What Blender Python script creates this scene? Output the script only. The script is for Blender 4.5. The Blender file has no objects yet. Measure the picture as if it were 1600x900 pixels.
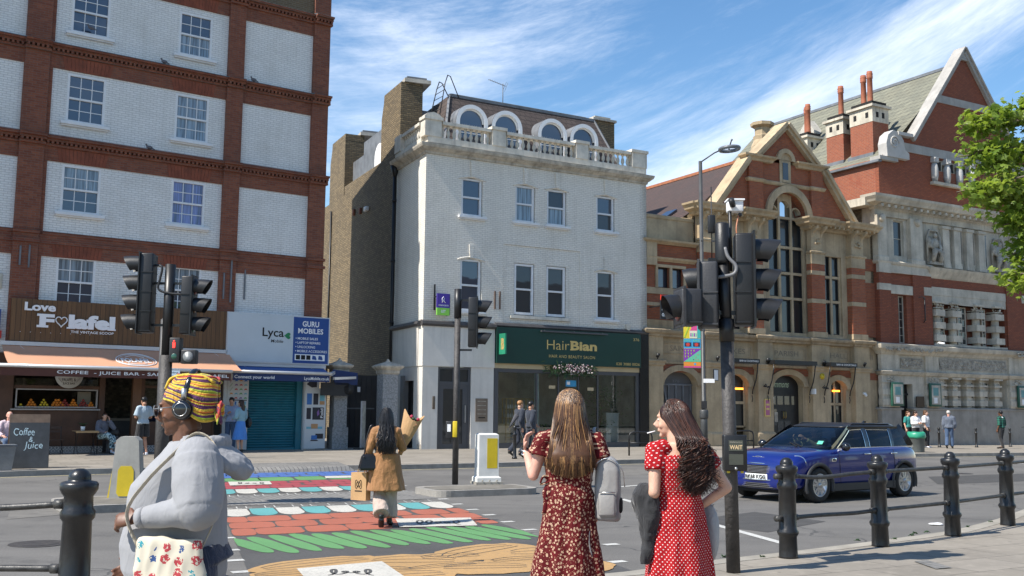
import bpy,bmesh,math,random
from mathutils import Vector,Matrix,noise
from math import sin,cos,pi,radians,sqrt,atan2
random.seed(11)
SC=bpy.context.scene
COL=SC.collection
V3=Vector
CAM_H=1.65
_P,_R=radians(6.71),radians(.56)
_f=V3((0,cos(_P),sin(_P)));_u=V3((0,-sin(_P),cos(_P)));_x=V3((1,0,0))
_X=_x*cos(_R)+_u*sin(_R);_U=_u*cos(_R)-_x*sin(_R)
cd=bpy.data.cameras.new('camera');cam=bpy.data.objects.new('camera',cd);COL.objects.link(cam)
cd.lens=36;cd.sensor_width=36;cd.clip_start=.1;cd.clip_end=3000
mw=Matrix.Identity(4)
for i in range(3):
 mw[i][0]=_X[i];mw[i][1]=_U[i];mw[i][2]=-_f[i]
mw[2][3]=CAM_H
cam.matrix_world=mw
SC.camera=cam
# light and sky
SUN_AZ,SUN_EL=58.5,50
sd=bpy.data.lights.new('sun','SUN');sun=bpy.data.objects.new('sun',sd);COL.objects.link(sun)
sd.energy=3.65;sd.angle=radians(.5);sd.color=(1,.95,.87)
_d=V3((sin(radians(SUN_AZ))*cos(radians(SUN_EL)),cos(radians(SUN_AZ))*cos(radians(SUN_EL)),-sin(radians(SUN_EL))))
sun.rotation_euler=_d.to_track_quat('-Z','Y').to_euler();sun.location=(-20,-10,30)
W=bpy.data.worlds.new('World');SC.world=W;W.use_nodes=True
nt=W.node_tree;N=nt.nodes;L=nt.links
for n in list(N):N.remove(n)
sky=N.new('ShaderNodeTexSky');sky.sky_type='NISHITA';sky.sun_disc=False
sky.sun_elevation=radians(SUN_EL);sky.sun_rotation=radians(SUN_AZ+180);sky.altitude=50
sky.air_density=1.1;sky.dust_density=.1;sky.ozone_density=1.6
tc=N.new('ShaderNodeTexCoord');sep=N.new('ShaderNodeSeparateXYZ');L.new(tc.outputs['Generated'],sep.inputs[0])
def wm(op,a,b=None,c=None):
 n=N.new('ShaderNodeMath');n.operation=op
 for i,v in enumerate((a,b,c)):
  if v is None:continue
  if isinstance(v,(int,float)):n.inputs[i].default_value=v
  else:L.new(v,n.inputs[i])
 return n.outputs[0]
u_=wm('ARCTAN2',sep.outputs[0],sep.outputs[1]);v_=wm('DIVIDE',sep.outputs[2],wm('SQRT',wm('ADD',wm('MULTIPLY',sep.outputs[0],sep.outputs[0]),wm('MULTIPLY',sep.outputs[1],sep.outputs[1]))))
uc=wm('MAXIMUM',wm('MINIMUM',u_,.8),-.8)
vp=wm('SUBTRACT',v_,wm('ADD',wm('MULTIPLY',uc,.22),wm('MULTIPLY',wm('MULTIPLY',uc,uc),.40)))
def gauss(x,c,w):d_=wm('DIVIDE',wm('SUBTRACT',x,c),w);return wm('POWER',2.718,wm('MULTIPLY',wm('MULTIPLY',d_,d_),-1.0))
def sstep(x,a,b_):
 n=N.new('ShaderNodeMapRange');n.interpolation_type='SMOOTHSTEP';n.inputs['From Min'].default_value=a;n.inputs['From Max'].default_value=b_;L.new(x,n.inputs['Value']);return n.outputs[0]
bias=wm('ADD',wm('MULTIPLY',gauss(vp,.19,.065),sstep(u_,.02,.16)),wm('MULTIPLY',gauss(vp,.34,.085),wm('MULTIPLY',.6,wm('SUBTRACT',1.0,sstep(u_,-.08,.14)))))
bias=wm('ADD',bias,wm('MULTIPLY',wm('SUBTRACT',1.0,sstep(v_,.0,.16)),.55))
def skyn(sx,sy,det,dist,loc,rg_=.6):
 c_=N.new('ShaderNodeCombineXYZ');L.new(wm('MULTIPLY',u_,sx),c_.inputs[0]);L.new(wm('MULTIPLY',vp,sy),c_.inputs[1]);c_.inputs[2].default_value=loc
 n=N.new('ShaderNodeTexNoise');n.inputs['Scale'].default_value=1;n.inputs['Detail'].default_value=det;n.inputs['Roughness'].default_value=rg_;n.inputs['Distortion'].default_value=dist;L.new(c_.outputs[0],n.inputs['Vector']);return n.outputs[0]
n1=skyn(3.0,12,12,.35,3.1,.66);n2=skyn(13,52,10,.7,8.4,.72)
dens=wm('ADD',wm('ADD',wm('MULTIPLY',n1,.8),wm('MULTIPLY',n2,.27)),wm('MULTIPLY',bias,.20))
mr=N.new('ShaderNodeMapRange');mr.interpolation_type='SMOOTHSTEP';mr.inputs['From Min'].default_value=.49;mr.inputs['From Max'].default_value=.98
L.new(dens,mr.inputs['Value'])
mixc=N.new('ShaderNodeMix');mixc.data_type='RGBA'
hs=N.new('ShaderNodeHueSaturation');hs.inputs['Saturation'].default_value=1.22;hs.inputs['Value'].default_value=.84;L.new(sky.outputs[0],hs.inputs['Color']);L.new(wm('MULTIPLY',mr.outputs[0],.85),mixc.inputs[0]);L.new(hs.outputs[0],mixc.inputs[6]);mixc.inputs[7].default_value=(6.0,6.4,7.1,1)
bg=N.new('ShaderNodeBackground');bg.inputs['Strength'].default_value=.1
L.new(mixc.outputs[2],bg.inputs[0])
wo=N.new('ShaderNodeOutputWorld');L.new(bg.outputs[0],wo.inputs[0])
SC.view_settings.view_transform='Standard';SC.view_settings.look='None';SC.view_settings.gamma=1
SC.view_settings.exposure=1.08
SC.render.engine='CYCLES'
def ray(px,py):return _X*(px-800)+_U*(450-py)+_f*1600
def gp(px,py,z=0.0):
 r=ray(px,py);t=(z-CAM_H)/r.z
 return V3((r.x*t,r.y*t,z))
class Frame:
 "a facade: local X along it, local Y into the building, Z up"
 def __init__(s,x,y,az,z=0):
  a=radians(az);s.O=V3((x,y,0));s.d=V3((sin(a),cos(a),0));s.n=V3((-cos(a),sin(a),0));s.rz=pi/2-a;s.z=z
 def pix(s,px,py,y=0):
  r=ray(px,py);c=V3((0,0,CAM_H));t=(s.O+s.n*y-c).dot(s.n)/r.dot(s.n);p=c+r*t
  return(p-s.O).dot(s.d),p.z
 def w(s,u,y,z=0):return s.O+s.d*u+s.n*y+V3((0,0,z))
_o=gp(250,706,.12);FL=Frame(_o.x,_o.y,54.4)
_o=gp(657,702,.12);FW=Frame(_o.x,_o.y,60.4)
def zg(x,y):
 s=(V3((x,y,0))-FW.O).dot(FW.d)
 return-.006*max(0,s-11)
def gps(px,py,dz=0):
 z=dz
 for _ in range(30):
  p=gp(px,py,z);z=zg(p.x,p.y)+dz
 return p
def tag(o,label=None,cat=None,group=None,kind=None):
 if label:o['label']=label
 if cat:o['category']=cat
 if group:o['group']=group
 if kind:o['kind']=kind
 return o
def empty(name,loc,rz,label,cat,group=None):
 o=bpy.data.objects.new(name,None);COL.objects.link(o);o.location=loc;o.rotation_euler=(0,0,rz)
 o.empty_display_size=.2
 return tag(o,label,cat,group)
def copy_tree(o,parent=None):
 c=o.copy();COL.objects.link(c)
 if parent is not None:c.parent=parent
 for ch in list(o.children):copy_tree(ch,c)
 return c
def relabel(c,label=None,loc=None,rz=None):
 if label:c['label']=label
 if loc is not None:c.location=loc
 if rz is not None:c.rotation_euler=(0,0,rz)
 return c
# materials
def s2l(*c):
 return tuple(((v/255)/12.92 if v/255<=.04045 else((v/255+.055)/1.055)**2.4)for v in c)
def nm(name):
 m=bpy.data.materials.new(name);m.use_nodes=True;t=m.node_tree
 return m,t,t.nodes['Principled BSDF']
def lk(t,a,b):t.links.new(a,b)
def nd(t,kind,**kw):
 n=t.nodes.new(kind)
 for k,v in kw.items():setattr(n,k,v)
 return n
def mth(t,op,a,b=None,clamp=False):
 n=t.nodes.new('ShaderNodeMath');n.operation=op;n.use_clamp=clamp
 for i,v in enumerate((a,b)):
  if v is None:continue
  if isinstance(v,(int,float)):n.inputs[i].default_value=v
  else:lk(t,v,n.inputs[i])
 return n.outputs[0]
def ramp(t,fac,lo,hi):
 n=t.nodes.new('ShaderNodeMapRange');n.inputs['From Min'].default_value=lo;n.inputs['From Max'].default_value=hi
 lk(t,fac,n.inputs['Value']);return n.outputs[0]
def mixc_(t,fac,a,b,mode='MIX'):
 n=t.nodes.new('ShaderNodeMix');n.data_type='RGBA';n.blend_type=mode
 for i,v in((0,fac),(6,a),(7,b)):
  if isinstance(v,(int,float)):n.inputs[i].default_value=v
  elif isinstance(v,tuple):n.inputs[i].default_value=(*v[:3],1)
  else:lk(t,v,n.inputs[i])
 return n.outputs[2]
def coords(t,kind='Object'):
 return nd(t,'ShaderNodeTexCoord').outputs[kind]
def noise_(t,vec,scale,detail=4,rough=.55,dist=0):
 n=nd(t,'ShaderNodeTexNoise');n.inputs['Scale'].default_value=scale;n.inputs['Detail'].default_value=detail
 n.inputs['Roughness'].default_value=rough;n.inputs['Distortion'].default_value=dist
 lk(t,vec,n.inputs['Vector']);return n.outputs[0]
def bump_(t,b,h,strength,dist=.01):
 n=nd(t,'ShaderNodeBump');n.inputs['Strength'].default_value=strength;n.inputs['Distance'].default_value=dist
 lk(t,h,n.inputs['Height']);lk(t,n.outputs[0],b.inputs['Normal'])
def mul(c,k):return tuple(v*k for v in c)
def M(name,col,rough=.6,metal=0,var=.25,vs=1.5,bump=.15,bs=60,coat=0,spec=None,streak=0):
 m,t,b=nm(name);co=coords(t)
 n=noise_(t,co,vs,6,.6)
 f=ramp(t,n,.3,.7)
 c=mixc_(t,f,mul(col,1-var),mul(col,1+var*.6))
 n2=noise_(t,co,vs*14,3)
 c=mixc_(t,mth(t,'MULTIPLY',ramp(t,n2,.35,.75),var*.8),c,mul(col,.55))
 if streak:
  mpn=nd(t,'ShaderNodeMapping');mpn.inputs['Scale'].default_value=(3,3,.25);lk(t,co,mpn.inputs[0])
  n3=noise_(t,mpn.outputs[0],1.6,5)
  c=mixc_(t,mth(t,'MULTIPLY',ramp(t,n3,.5,.8),streak),c,mul(col,.35))
 lk(t,c,b.inputs['Base Color'])
 b.inputs['Roughness'].default_value=rough;b.inputs['Metallic'].default_value=metal
 if coat:b.inputs['Coat Weight'].default_value=coat;b.inputs['Coat Roughness'].default_value=.04
 if spec is not None:b.inputs['Specular IOR Level'].default_value=spec
 if bump:bump_(t,b,noise_(t,co,bs,3),bump,.01)
 return m
def facade_vec(t,sx=1,sz=1,off=0):
 sp=nd(t,'ShaderNodeSeparateXYZ');lk(t,coords(t),sp.inputs[0])
 cb=nd(t,'ShaderNodeCombineXYZ');lk(t,mth(t,'ADD',sp.outputs[0],sp.outputs[1]),cb.inputs[0]);lk(t,sp.outputs[2],cb.inputs[1])
 mpn=nd(t,'ShaderNodeMapping');mpn.inputs['Scale'].default_value=(sx,sz,1);mpn.inputs['Location'].default_value=(off,0,0)
 lk(t,cb.outputs[0],mpn.inputs[0]);return mpn.outputs[0]
def brick(name,c1,c2,mortar,bw=.225,bh=.075,ms=.011,bump=.6,stain=.35,stainc=(.05,.045,.04),rough=.85,patch=None,squash=1,dirt_scale=.5,offset=.5):
 m,t,b=nm(name);v=facade_vec(t)
 br=nd(t,'ShaderNodeTexBrick');br.offset=offset;lk(t,v,br.inputs['Vector'])
 br.inputs['Scale'].default_value=1;br.inputs['Mortar Size'].default_value=ms;br.inputs['Brick Width'].default_value=bw;br.inputs['Row Height'].default_value=bh
 br.inputs['Color1'].default_value=(*c1,1);br.inputs['Color2'].default_value=(*c2,1);br.inputs['Mortar'].default_value=(*mortar,1);br.inputs['Mortar Smooth'].default_value=.3
 br.inputs['Bias'].default_value=0
 co=coords(t)
 c=br.outputs['Color']
 n=noise_(t,co,dirt_scale,7,.62)
 c=mixc_(t,mth(t,'MULTIPLY',ramp(t,n,.48,.78),stain),c,stainc)
 mpn=nd(t,'ShaderNodeMapping');mpn.inputs['Scale'].default_value=(2.4,2.4,.22);lk(t,co,mpn.inputs[0])
 c=mixc_(t,mth(t,'MULTIPLY',ramp(t,noise_(t,mpn.outputs[0],1.5,5),.52,.8),stain*.8),c,stainc)
 n4=noise_(t,co,9,3)
 c=mixc_(t,mth(t,'MULTIPLY',ramp(t,n4,.3,.7),.28),c,mul(c1,.6))
 if patch:c=mixc_(t,mth(t,'MULTIPLY',ramp(t,noise_(t,co,.9,4),.56,.62),.6),c,patch)
 lk(t,c,b.inputs['Base Color']);b.inputs['Roughness'].default_value=rough
 h=mth(t,'SUBTRACT',mth(t,'MULTIPLY',noise_(t,co,30,3),.5),br.outputs['Fac'])
 bump_(t,b,h,bump,.012)
 return m
def glassmat(name,tint=(.012,.016,.02),rough=.03,spec=1.0,wob=.02):
 m,t,b=nm(name)
 co=coords(t)
 b.inputs['Base Color'].default_value=(*tint,1);b.inputs['Roughness'].default_value=rough
 b.inputs['Specular IOR Level'].default_value=spec;b.inputs['IOR'].default_value=1.7
 bump_(t,b,noise_(t,co,1.3,2),wob*6,.02)
 return m
def emit(name,col,st):
 m,t,b=nm(name);b.inputs['Base Color'].default_value=(*col,1)
 b.inputs['Emission Color'].default_value=(*col,1);b.inputs['Emission Strength'].default_value=st;return m
_fc={}
def text_polys(body,bold=0,spacing=1.0):
 k=(body,bold,spacing)
 if k in _fc:return _fc[k]
 cu=bpy.data.curves.new('t','FONT');cu.body=body;cu.offset=bold;cu.space_character=spacing;cu.resolution_u=3;cu.fill_mode='FRONT'
 o=bpy.data.objects.new('t',cu);COL.objects.link(o)
 dg=bpy.context.evaluated_depsgraph_get();me=bpy.data.meshes.new_from_object(o.evaluated_get(dg))
 vs=[(v.co.x,v.co.y)for v in me.vertices];fs=[tuple(p.vertices)for p in me.polygons]
 bpy.data.objects.remove(o);bpy.data.curves.remove(cu);bpy.data.meshes.remove(me)
 xs=[v[0]for v in vs];ys=[v[1]for v in vs]
 r=(vs,fs,min(xs),max(xs),min(ys),max(ys));_fc[k]=r
 return r
def catmull(pts,n):
 pts=[V3(p)for p in pts]
 if len(pts)<3:return[pts[0].lerp(pts[-1],i/n)for i in range(n+1)]
 P=[pts[0]*2-pts[1]]+pts+[pts[-1]*2-pts[-2]];out=[]
 seg=len(pts)-1
 for i in range(n+1):
  s=i/n*seg;k=min(int(s),seg-1);t=s-k;a,b,c,d=P[k:k+4]
  out.append(.5*((2*b)+(c-a)*t+(2*a-5*b+4*c-d)*t*t+(3*b-a-3*c+d)*t*t*t))
 return out
def lerpl(vals,n):
 seg=len(vals)-1;o=[]
 for i in range(n+1):
  s=i/n*seg;k=min(int(s),seg-1);t=s-k;o.append(vals[k]*(1-t)+vals[k+1]*t)
 return o
# mesh builder
class MB:
 def __init__(s):s.v=[];s.f=[];s.m=[];s.s=[];s.mi=0;s.smooth=False;s.T=None;s.uv={}
 def add(s,vs,fs,smooth=None):
  b=len(s.v);sm=s.smooth if smooth is None else smooth
  for v in vs:
   v=V3(v)
   if s.T is not None:v=s.T@v
   s.v.append(v)
  for f in fs:s.f.append([b+i for i in f]);s.m.append(s.mi);s.s.append(sm)
  return s
 def box(s,x0,x1,y0,y1,z0,z1):
  if x1<x0:x0,x1=x1,x0
  if y1<y0:y0,y1=y1,y0
  if z1<z0:z0,z1=z1,z0
  return s.add([(x0,y0,z0),(x1,y0,z0),(x1,y1,z0),(x0,y1,z0),(x0,y0,z1),(x1,y0,z1),(x1,y1,z1),(x0,y1,z1)],[(0,3,2,1),(4,5,6,7),(0,1,5,4),(1,2,6,5),(2,3,7,6),(3,0,4,7)],False)
 def rbox(s,x0,x1,y0,y1,z0,z1,r=.02,seg=2):
  bm=bmesh.new();bmesh.ops.create_cube(bm,size=1)
  bmesh.ops.scale(bm,vec=(abs(x1-x0),abs(y1-y0),abs(z1-z0)),verts=bm.verts)
  bmesh.ops.bevel(bm,geom=bm.edges[:],offset=r,segments=seg,profile=.5,affect='EDGES')
  c=V3(((x0+x1)/2,(y0+y1)/2,(z0+z1)/2));bm.verts.index_update()
  s.add([v.co+c for v in bm.verts],[[v.index for v in f.verts]for f in bm.faces],True);bm.free();return s
 def obox(s,M4,sx,sy,sz):
  T=s.T;s.T=(T@M4)if T is not None else M4;s.box(-sx/2,sx/2,-sy/2,sy/2,-sz/2,sz/2);s.T=T;return s
 def beam(s,p,q,w,h=None):
  p=V3(p);q=V3(q);d=q-p;h=h or w
  m=d.to_track_quat('X','Z').to_matrix().to_4x4();m.translation=(p+q)/2
  return s.obox(m,d.length,w,h)
 def poly(s,pts):return s.add(pts,[tuple(range(len(pts)))],False)
 def prism(s,poly,ax,a,b,smooth=False):
  n=len(poly)
  def mk(p,c):return(c,p[0],p[1])if ax=='x' else((p[0],c,p[1])if ax=='y' else(p[0],p[1],c))
  vs=[mk(p,a)for p in poly]+[mk(p,b)for p in poly]
  fs=[tuple(range(n)),tuple(range(2*n-1,n-1,-1))]+[(i,i+n,(i+1)%n+n,(i+1)%n)for i in range(n)]
  return s.add(vs,fs,smooth)
 def loft(s,rings,closed=True,cap=True,smooth=True):
  n=len(rings[0]);vs=[p for r in rings for p in r];fs=[]
  for i in range(len(rings)-1):
   for j in range(n if closed else n-1):
    k=(j+1)%n;fs.append((i*n+j,i*n+k,(i+1)*n+k,(i+1)*n+j))
  if cap:fs.append(tuple(range(n))[::-1]);fs.append(tuple((len(rings)-1)*n+i for i in range(n)))
  return s.add(vs,fs,smooth)
 def tube(s,pts,r,n=8,cap=True,flat=1.0,up=None,smooth=True):
  pts=[V3(p)for p in pts];m=len(pts);rr=[r]*m if isinstance(r,(int,float))else list(r)
  fl=[flat]*m if isinstance(flat,(int,float))else list(flat)
  rings=[];pn=None
  for i in range(m):
   t=(pts[min(i+1,m-1)]-pts[max(i-1,0)])
   if t.length<1e-9:t=V3((0,0,1))
   t.normalize()
   if pn is None:
    a=V3(up)if up else(V3((1,0,0))if abs(t.x)<.9 else V3((0,1,0)))
    pn=(a-t*a.dot(t)).normalized()
   else:
    q=pn-t*pn.dot(t);pn=q.normalized()if q.length>1e-6 else pn
   bn=t.cross(pn)
   rings.append([pts[i]+pn*cos(2*pi*j/n)*rr[i]+bn*sin(2*pi*j/n)*rr[i]*fl[i]for j in range(n)])
  return s.loft(rings,True,cap,smooth)
 def cyl(s,p,q,r,r2=None,n=14,smooth=True):return s.tube([p,q],[r,r if r2 is None else r2],n,smooth=smooth)
 def lathe(s,prof,c=(0,0,0),n=18,a0=0,a1=2*pi,smooth=True,cap=True):
  c=V3(c);full=abs(a1-a0-2*pi)<1e-6;k=n if full else n+1
  rings=[[c+V3((r*cos(a0+(a1-a0)*j/n),r*sin(a0+(a1-a0)*j/n),z))for j in range(k)]for r,z in prof]
  return s.loft(rings,full,cap,smooth)
 def ball(s,c,r,sub=2,sc=(1,1,1),ns=0,nf=3,rot=None):
  bm=bmesh.new();bmesh.ops.create_icosphere(bm,subdivisions=sub,radius=1)
  c=V3(c);vs=[]
  for v in bm.verts:
   p=V3((v.co.x*sc[0],v.co.y*sc[1],v.co.z*sc[2]))*r
   if ns:p*=1+ns*noise.noise(p*nf+c)
   if rot:p=rot@p
   vs.append(p+c)
  bm.verts.index_update();s.add(vs,[[v.index for v in f.verts]for f in bm.faces],True);bm.free();return s
 def text(s,body,x0,x1,z0,z1,y,bold=0,spacing=1.0,shear=0,ext=0,plane='xz',arc=None):
  vs,fs,a0,a1,b0,b1=text_polys(body,bold,spacing)
  out=[]
  for(a,b)in vs:
   fx=(a-a0)/(a1-a0);fz=(b-b0)/(b1-b0)
   X=x0+fx*(x1-x0)+shear*fz*(z1-z0);Z=z0+fz*(z1-z0)
   if arc:Z+=arc*(1-(2*fx-1)**2)
   out.append((X,y,Z))
  s.add(out,fs,False)
  if ext:
   nb=len(out);s.add([(p[0],p[1]+ext,p[2])for p in out],[tuple(reversed(f))for f in fs],False)
   ed={}
   for f in fs:
    for i in range(len(f)):
     e=(f[i],f[(i+1)%len(f)]);ed[e]=1
   b=len(s.v)-2*nb
   for(i,j)in list(ed):
    if(j,i)not in ed:s.f.append([b+j,b+i,b+nb+i,b+nb+j]);s.m.append(s.mi);s.s.append(False)
  return s
 def build(s,name,mats,parent=None,loc=None,rz=None,merge=False):
  me=bpy.data.meshes.new(name);me.from_pydata([tuple(v)for v in s.v],[],s.f)
  if not isinstance(mats,(list,tuple)):mats=[mats]
  for m in mats:me.materials.append(m)
  me.polygons.foreach_set('material_index',s.m);me.polygons.foreach_set('use_smooth',s.s)
  me.update()
  bm=bmesh.new();bm.from_mesh(me)
  if merge:bmesh.ops.remove_doubles(bm,verts=bm.verts,dist=1e-4)
  bmesh.ops.recalc_face_normals(bm,faces=bm.faces);bm.to_mesh(me);bm.free()
  o=bpy.data.objects.new(name,me);COL.objects.link(o)
  if parent is not None:o.parent=parent
  if loc is not None:o.location=loc
  if rz is not None:o.rotation_euler=(0,0,rz)
  return o
def wall(mb,u0,u1,z0,z1,holes,th=.35,y=0):
 "front sheet with rectangular holes (a,b,c,d)=(u0,u1,z0,z1) and reveals; hole may carry a rise for a segmental head"
 us=sorted({u0,u1,*[h[0]for h in holes],*[h[1]for h in holes]});zs=sorted({z0,z1,*[h[2]for h in holes],*[h[3]for h in holes]})
 us=[u for u in us if u0<=u<=u1];zs=[z for z in zs if z0<=z<=z1]
 for i in range(len(us)-1):
  for j in range(len(zs)-1):
   cu,cz=(us[i]+us[i+1])/2,(zs[j]+zs[j+1])/2
   if any(h[0]<cu<h[1]and h[2]<cz<h[3]for h in holes):continue
   mb.poly([(us[i],y,zs[j]),(us[i+1],y,zs[j]),(us[i+1],y,zs[j+1]),(us[i],y,zs[j+1])])
 for h in holes:
  a,b,c,d=h[:4]
  mb.poly([(a,y,c),(a,y+th,c),(a,y+th,d),(a,y,d)]);mb.poly([(b,y,c),(b,y,d),(b,y+th,d),(b,y+th,c)])
  mb.poly([(a,y,c),(b,y,c),(b,y+th,c),(a,y+th,c)]);mb.poly([(a,y,d),(a,y+th,d),(b,y+th,d),(b,y,d)])
  if len(h)>4 and h[4]:
   r=h[4];n=10;pts=[(a,d),(a,d-r)]
   for k in range(1,n):x=-1+2*k/n;pts.append((a+(b-a)*k/n,d-r+r*sqrt(max(0,1-x*x))if len(h)>5 else d-r+r*(1-x*x)))
   pts+=[(b,d-r),(b,d)]
   top=[(p[0],d)for p in pts[1:-1]];low=pts[1:-1]
   for k in range(len(low)-1):
    if abs(low[k][1]-d)<1e-6 and abs(low[k+1][1]-d)<1e-6:continue
    mb.poly([(low[k][0],y+.001,low[k][1]),(low[k+1][0],y+.001,low[k+1][1]),(top[k+1][0],y+.001,d),(top[k][0],y+.001,d)])
    mb.poly([(low[k][0],y,low[k][1]),(low[k][0],y+th,low[k][1]),(low[k+1][0],y+th,low[k+1][1]),(low[k+1][0],y,low[k+1][1])])
m_asph,t,b=nm('asphalt')
co=coords(t);c=mixc_(t,ramp(t,noise_(t,co,.35,6,.6),.3,.7),(.078,.073,.066),(.135,.127,.116))
c=mixc_(t,mth(t,'MULTIPLY',ramp(t,noise_(t,co,55,2),.35,.7),.55),c,(.20,.19,.175))
c=mixc_(t,mth(t,'MULTIPLY',ramp(t,noise_(t,co,1.3,8,.7),.56,.64),.35),c,(.045,.043,.042))
ml=nd(t,'ShaderNodeMapping');ml.inputs['Rotation'].default_value=(0,0,-FW.rz);ml.inputs['Scale'].default_value=(.06,.9,1);lk(t,co,ml.inputs[0]);c=mixc_(t,mth(t,'MULTIPLY',ramp(t,noise_(t,ml.outputs[0],1.0,6,.6),.42,.7),.38),c,(.055,.052,.05));c=mixc_(t,mth(t,'MULTIPLY',ramp(t,noise_(t,co,4.5,7,.75),.56,.7),.4),c,(.19,.18,.165))
vo=nd(t,'ShaderNodeTexVoronoi',feature='DISTANCE_TO_EDGE');vo.inputs['Scale'].default_value=.22
dn=nd(t,'ShaderNodeVectorMath',operation='ADD');nn=nd(t,'ShaderNodeTexNoise');nn.inputs['Scale'].default_value=1.2;lk(t,co,nn.inputs['Vector']);lk(t,nn.outputs['Color'],dn.inputs[0]);lk(t,co,dn.inputs[1]);lk(t,dn.outputs[0],vo.inputs['Vector'])
c=mixc_(t,mth(t,'MULTIPLY',mth(t,'LESS_THAN',vo.outputs[0],.0035),.55),c,(.02,.02,.02))
lk(t,c,b.inputs['Base Color']);b.inputs['Roughness'].default_value=.82;bump_(t,b,noise_(t,co,70,3),.5,.01)
def pavemat(name,c1,c2,mo,bw,bh,rz):
 m,t,b=nm(name);co=coords(t);mpn=nd(t,'ShaderNodeMapping');mpn.inputs['Rotation'].default_value=(0,0,rz);lk(t,co,mpn.inputs[0])
 br=nd(t,'ShaderNodeTexBrick');lk(t,mpn.outputs[0],br.inputs['Vector'])
 br.inputs['Scale'].default_value=1;br.inputs['Mortar Size'].default_value=.009;br.inputs['Brick Width'].default_value=bw;br.inputs['Row Height'].default_value=bh
 br.inputs['Color1'].default_value=(*c1,1);br.inputs['Color2'].default_value=(*c2,1);br.inputs['Mortar'].default_value=(*mo,1)
 c=br.outputs['Color']
 c=mixc_(t,mth(t,'MULTIPLY',ramp(t,noise_(t,co,.7,7,.65),.42,.75),.5),c,mul(c1,.5))
 c=mixc_(t,mth(t,'MULTIPLY',ramp(t,noise_(t,co,7,6,.7),.5,.7),.4),c,mul(c2,1.3))
 vo=nd(t,'ShaderNodeTexVoronoi');vo.inputs['Scale'].default_value=2.2;lk(t,co,vo.inputs['Vector'])
 c=mixc_(t,mth(t,'MULTIPLY',mth(t,'LESS_THAN',vo.outputs['Distance'],.055),.5),c,mul(c1,.35))
 lk(t,c,b.inputs['Base Color']);b.inputs['Roughness'].default_value=.8
 bump_(t,b,mth(t,'SUBTRACT',mth(t,'MULTIPLY',noise_(t,co,40,4),.35),br.outputs['Fac']),.35,.008);return m
m_pave=pavemat('paving slabs',(.22,.195,.16),(.27,.24,.20),(.11,.098,.08),.9,.6,-FW.rz)
m_kerb=M('kerb granite',(.30,.28,.25),.8,var=.35,vs=3,bump=.3)
m_kerbl=M('kerb stone light',(.31,.285,.24),.8,var=.3,vs=2,bump=.3)
m_black=M('black painted metal',(.011,.011,.012),.42,var=.3,vs=6,bump=.05)
m_blackp=M('black plastic',(.02,.02,.022),.5,var=.35,vs=5,bump=.05)
m_dark=M('dark void',(.012,.011,.01),.9,var=0)
m_white=M('white painted timber',(.72,.72,.72),.5,var=.1,vs=4)
m_whitep=M('white plain',(.78,.78,.78),.6,var=.05)
m_glass=glassmat('window glass')
m_glassb=glassmat('window glass with pale blind',(.10,.12,.13),.08)
m_lead=M('lead flashing',(.16,.17,.185),.6,var=.35,vs=2,streak=.3)
m_stone=M('weathered portland stone',(.48,.45,.39),.85,var=.35,vs=.9,bump=.35,bs=25,streak=.45)
m_bath=M('honey coloured stone',(.47,.36,.225),.85,var=.35,vs=.9,bump=.35,bs=25,streak=.55)
m_steel=M('brushed steel',(.5,.5,.5),.35,metal=.9,var=.1)
m_yellow=M('yellow panel',(.62,.46,.02),.4,var=.15,vs=3)
m_rock_w=M('white lettering',(.8,.8,.8),.5,var=.03)
m_gold=M('gold lettering',(.62,.46,.17),.4,metal=.3,var=.05)
m_leaf=None
def sheet(name,pts,dz,mat,thick=0,kind='structure',parent=None):
 bm=bmesh.new();vs=[bm.verts.new((p[0],p[1],0))for p in pts];bm.faces.new(vs)
 if thick:
  r=bmesh.ops.extrude_edge_only(bm,edges=bm.edges[:]);low=[g for g in r['geom']if isinstance(g,bmesh.types.BMVert)]
  for v in low:v.co.z=-thick
 bmesh.ops.bisect_plane(bm,geom=bm.verts[:]+bm.edges[:]+bm.faces[:],plane_co=FW.O+FW.d*11,plane_no=FW.d)
 for v in bm.verts:v.co.z+=zg(v.co.x,v.co.y)+dz
 bmesh.ops.recalc_face_normals(bm,faces=bm.faces)
 me=bpy.data.meshes.new(name);bm.to_mesh(me);bm.free();me.materials.append(mat)
 for p in me.polygons:
  if p.normal.z<-.5:p.flip()
 o=bpy.data.objects.new(name,me);COL.objects.link(o)
 if kind:o['kind']=kind
 if parent:o.parent=parent
 return o
m_earth=M('distant ground',(.11,.105,.095),.9,var=.3,vs=.05)
sheet('ground',[(-1500,-1500),(1500,-1500),(1500,1500),(-1500,1500)],-.03,m_earth)
sheet('road',[(-90,-70),(120,-70),(160,140),(-120,60)],0,m_asph)
far_k=[(-60,-6.2),(-11.75,23.3)]+[tuple(gps(a,b,.12))[:2]for a,b in[(130,733),(300,729.5),(345,729),(622,726.5),(831,722),(1021,717.6),(1116,715),(1260,711.5),(1420,709),(1600,707.5)]]
def shift(line,off):
 out=[]
 for i,p in enumerate(line):
  a=V3((*line[max(0,i-1)][:2],0));c=V3((*line[min(len(line)-1,i+1)][:2],0));t=(c-a).normalized();q=V3((p[0],p[1],0))+V3((-t.y,t.x,0))*off
  out.append((q.x,q.y))
 return out
_l=V3((*far_k[-1],0));far_k.append((_l.x+FW.d.x*80,_l.y+FW.d.y*80))
sheet('pavement',far_k+[(170,190),(-120,110)],.12,m_pave,.14)
def kerb(name,line,w,dz,mat):
 inner=shift(line,w)
 sheet(name,shift(line,-.004)+inner[::-1],dz,mat,.13)
kerb('kerb',far_k,.16,.124,m_kerb)
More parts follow.
